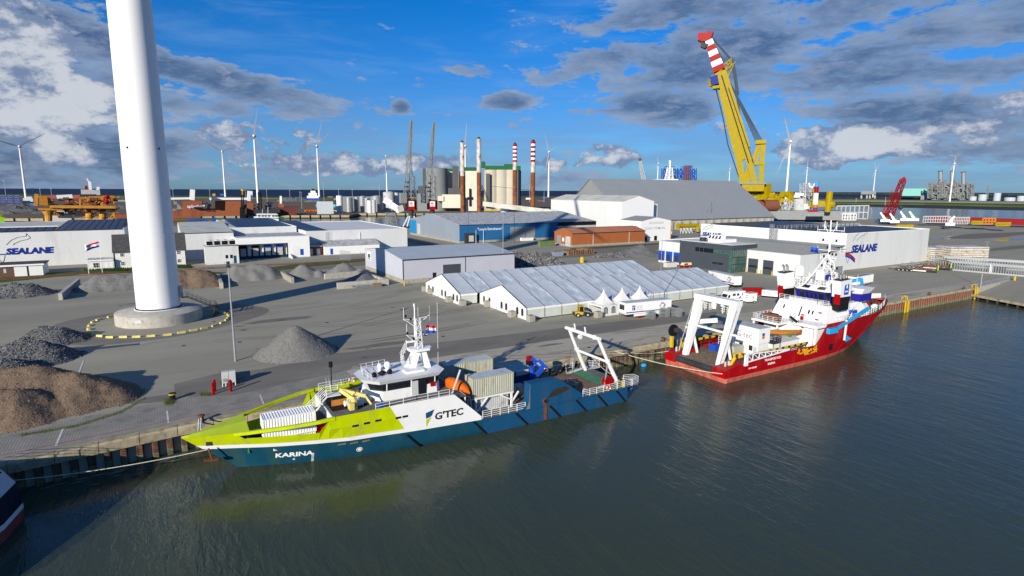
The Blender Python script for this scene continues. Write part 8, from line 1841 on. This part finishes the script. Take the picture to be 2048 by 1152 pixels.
for i,(u,v,w,h,mt_)in enumerate(((576,403,34,9,'gravel_grey'),(600,403,30,9,'gravel_dark'),(628,404,26,8,'gravel_grey'),(18,421,42,9,'gravel_dark'),(50,424,40,7,'gravel_dark'),(85,427,34,5,'gravel_dark'),(10,428,26,6,'gravel_grey'),(35,413,30,6,'gravel_dark'),(245,418,30,8,'gravel_dark'),(280,416,30,6,'gravel_grey'))):
 q=at(u,v);k=(q-Vector((0,0,CAMZ))).length/1181;hh=h*k*.85;heap('far_heap',('dark' if mt_=='gravel_dark' else 'grey')+' heap on the far quay, number %s from the left among its like'%('one two three four five six seven eight nine ten'.split()[i]),[(q.x-w*k*.22,q.y,q.x+w*k*.22,q.y,hh)],mt_,max(1.2,hh/4),.6,0,amp=hh*.09,seed=50+i,cat='heap',group='heaps on the far quay')
t=thing('far_quay_wall','pale far quay wall with dark piles across the harbour basin','quay wall',(0,0,0))
pp=[at(*q)for q in((-60,436.7),(0,436.7),(90,436.7),(560,430.7),(700,430.2),(715,426.7),(830,426.7),(1040,424.2))];cnt=0
for a,b in zip(pp,pp[1:]):
 d=b-a;n_=max(1,int(d.length/11));o=Vector((d.y,-d.x,0)).normalized()*.8
 for k in range(n_):
  p_,q_=a.lerp(b,(k+.08)/n_)+o,a.lerp(b,(k+.92)/n_)+o
  if cnt<280:M().bar(p_+Vector((0,0,-1.3)),q_+Vector((0,0,-1.3)),.8,2.6).build('wall_panel','coping',t);cnt+=1
  c_=a.lerp(b,k/n_)+o*1.6;M().bar(c_+Vector((0,0,.1)),c_+Vector((0,0,-4)),1.2).build('fender_pile','black',t)if cnt<280 else None
t0=None
for i,(u,b,y1)in enumerate(((13,400,362),(68,404,377),(83,405,377),(105,404,378),(348,408,379),(421,404,380),(492,401,381),(535,412,380),(604,418,385),(649,419,366),(678,400,377),(580,396,381),(705,396,379),(759,396,370),(1059,405,369),(1088,405,380),(600,396,384),(1770,410,395),(1712,404,397))):
 q=at(u,b);h=zat(q,y1);k=max(.16,q.length/1181*.32)
 tag(M().tube((0,0,0),(0,0,h),k,6,k*.7).box(-k*4,k*4,-k,k,h,h+k*1.5).build('lamp_mast','light_grey',loc=q),'thin lamp mast on the skyline, %s from the left among the distant masts'%ORD(sorted([13,68,83,105,348,421,492,535,604,649,678,580,705,759,1059,1088,600,1770,1712]).index(u)),'lamp mast','lamp masts over the far yards')
q=at(557,433,WL)
t=thing('motor_yacht','small white motor yacht moored at the far quay','boat',at(645,428,WL),R(-5));M().ex([(0,0,.2),(24,0,.2),(30,0,2.6),(0,0,2.2)],(0,6,0)).build('yacht_hull','white_clean',t);M().ex([(6,1,2.4),(22,1,2.4),(18,1,4.6),(8,1,4.8)],(0,4,0)).build('yacht_cabin','white_clean',t);M().box(9,18,.9,1.0,3.0,4.0).build('window','window_dark',t)
t=thing('aircraft_body','pale blue tube wrapped in foil lying on the far quay','tube',at(632,416),R(-12));M().tube((0,0,3),(30,0,3),3,12).build('tube_body','turquoise',t);M().ball((30,0,3),3,10).build('tube_end','sky_blue',t)
t=thing('orange_floats','pile of orange floats beside the lamp mast','floats',at(612,424),0)
for k in range(7):M().ball((k*2.6,rnd.uniform(-1,1),1.4),1.8,8,(1.3,1,.9)).build('float','boat_orange',t)
m=M()
for i in range(16):
 p=at(rnd.uniform(380,1250),rnd.uniform(600,720));a=rnd.uniform(-.5,.5);c=rnd.uniform(-.02,.02);n_=16;pts=[]
 for k in range(n_+1):pts.append(p.copy());p=p+Vector((math.cos(a),math.sin(a),0))*rnd.uniform(1.6,2.0);a+=c
 for o_ in(-.9,.9):
  for q0,q1 in zip(pts,pts[1:]):
   d=(q1-q0).normalized();nn=Vector((-d.y,d.x,0));w=.13
   m.add([q0+nn*(o_-w),q1+nn*(o_-w),q1+nn*(o_+w),q0+nn*(o_+w)],[(0,1,2,3)])
m.v=[(x,y,.026)for x,y,z in m.v]
mat('tyre_mark',(.20,.18,.15),.85,var=.25,scale=.6)
tag(m.build('tyre_marks','tyre_mark'),None,None,kind='structure')
mat('oil_stain',(.12,.11,.095),.7,var=.3,scale=1)
rs=random.Random(5)
for i in range(34):
 u,v=rs.uniform(60,1300),rs.uniform(600,770);q=at(u,v)
 if q.y<84.5 or(u<480 and v>680):continue
 blobsheet('oil_stain',q,rs.uniform(.3,1.1),rs.uniform(.15,.5),'oil_stain',.03+i*.0008,i+40)
m=M();x=30.0
while x<220:y1=interp(x,[(24,95.0),(60,94.4),(150,92.0),(222,86.6)]);m.box(x,x+.05,83.25,y1,.008,.016);x+=5.0
for yy in(86.4,89.8):m.box(26,150 if yy>88 else 200,yy,yy+.05,.008,.017)
m.build('slab_joint','paver_joint',quay)['kind']='stuff'
for i in range(14):
 q=at(rs.uniform(300,1500),rs.uniform(600,700))
 if q.y>84:struct(M().lathe([(.38,0),(.38,.03)],14).build('manhole_cover','dark_steel',loc=(q.x,q.y,.012)))
mat('scum',(.16,.17,.15),.8,var=.3,scale=2)
m=M()
for i in range(70):
 x=rs.uniform(-14,2)if i%2 else rs.uniform(-8,-1);y=QY(x)-.6-abs(rs.gauss(0,.5))-(rs.uniform(0,2.5)if i%7==0 else 0);r_=rs.uniform(.1,.45)
 pts=[(x+r_*2.6*math.cos(a)*rs.uniform(.6,1),y+r_*.5*math.sin(a)*rs.uniform(.6,1),WL+.02+i*.0004)for a in(k*.9 for k in range(7))]
 m.add(pts,[tuple(range(7))])
tag(m.build('water_scum','scum'),'pale scum drifting on the water along the piles ahead of the lime bow','scum',kind='stuff')
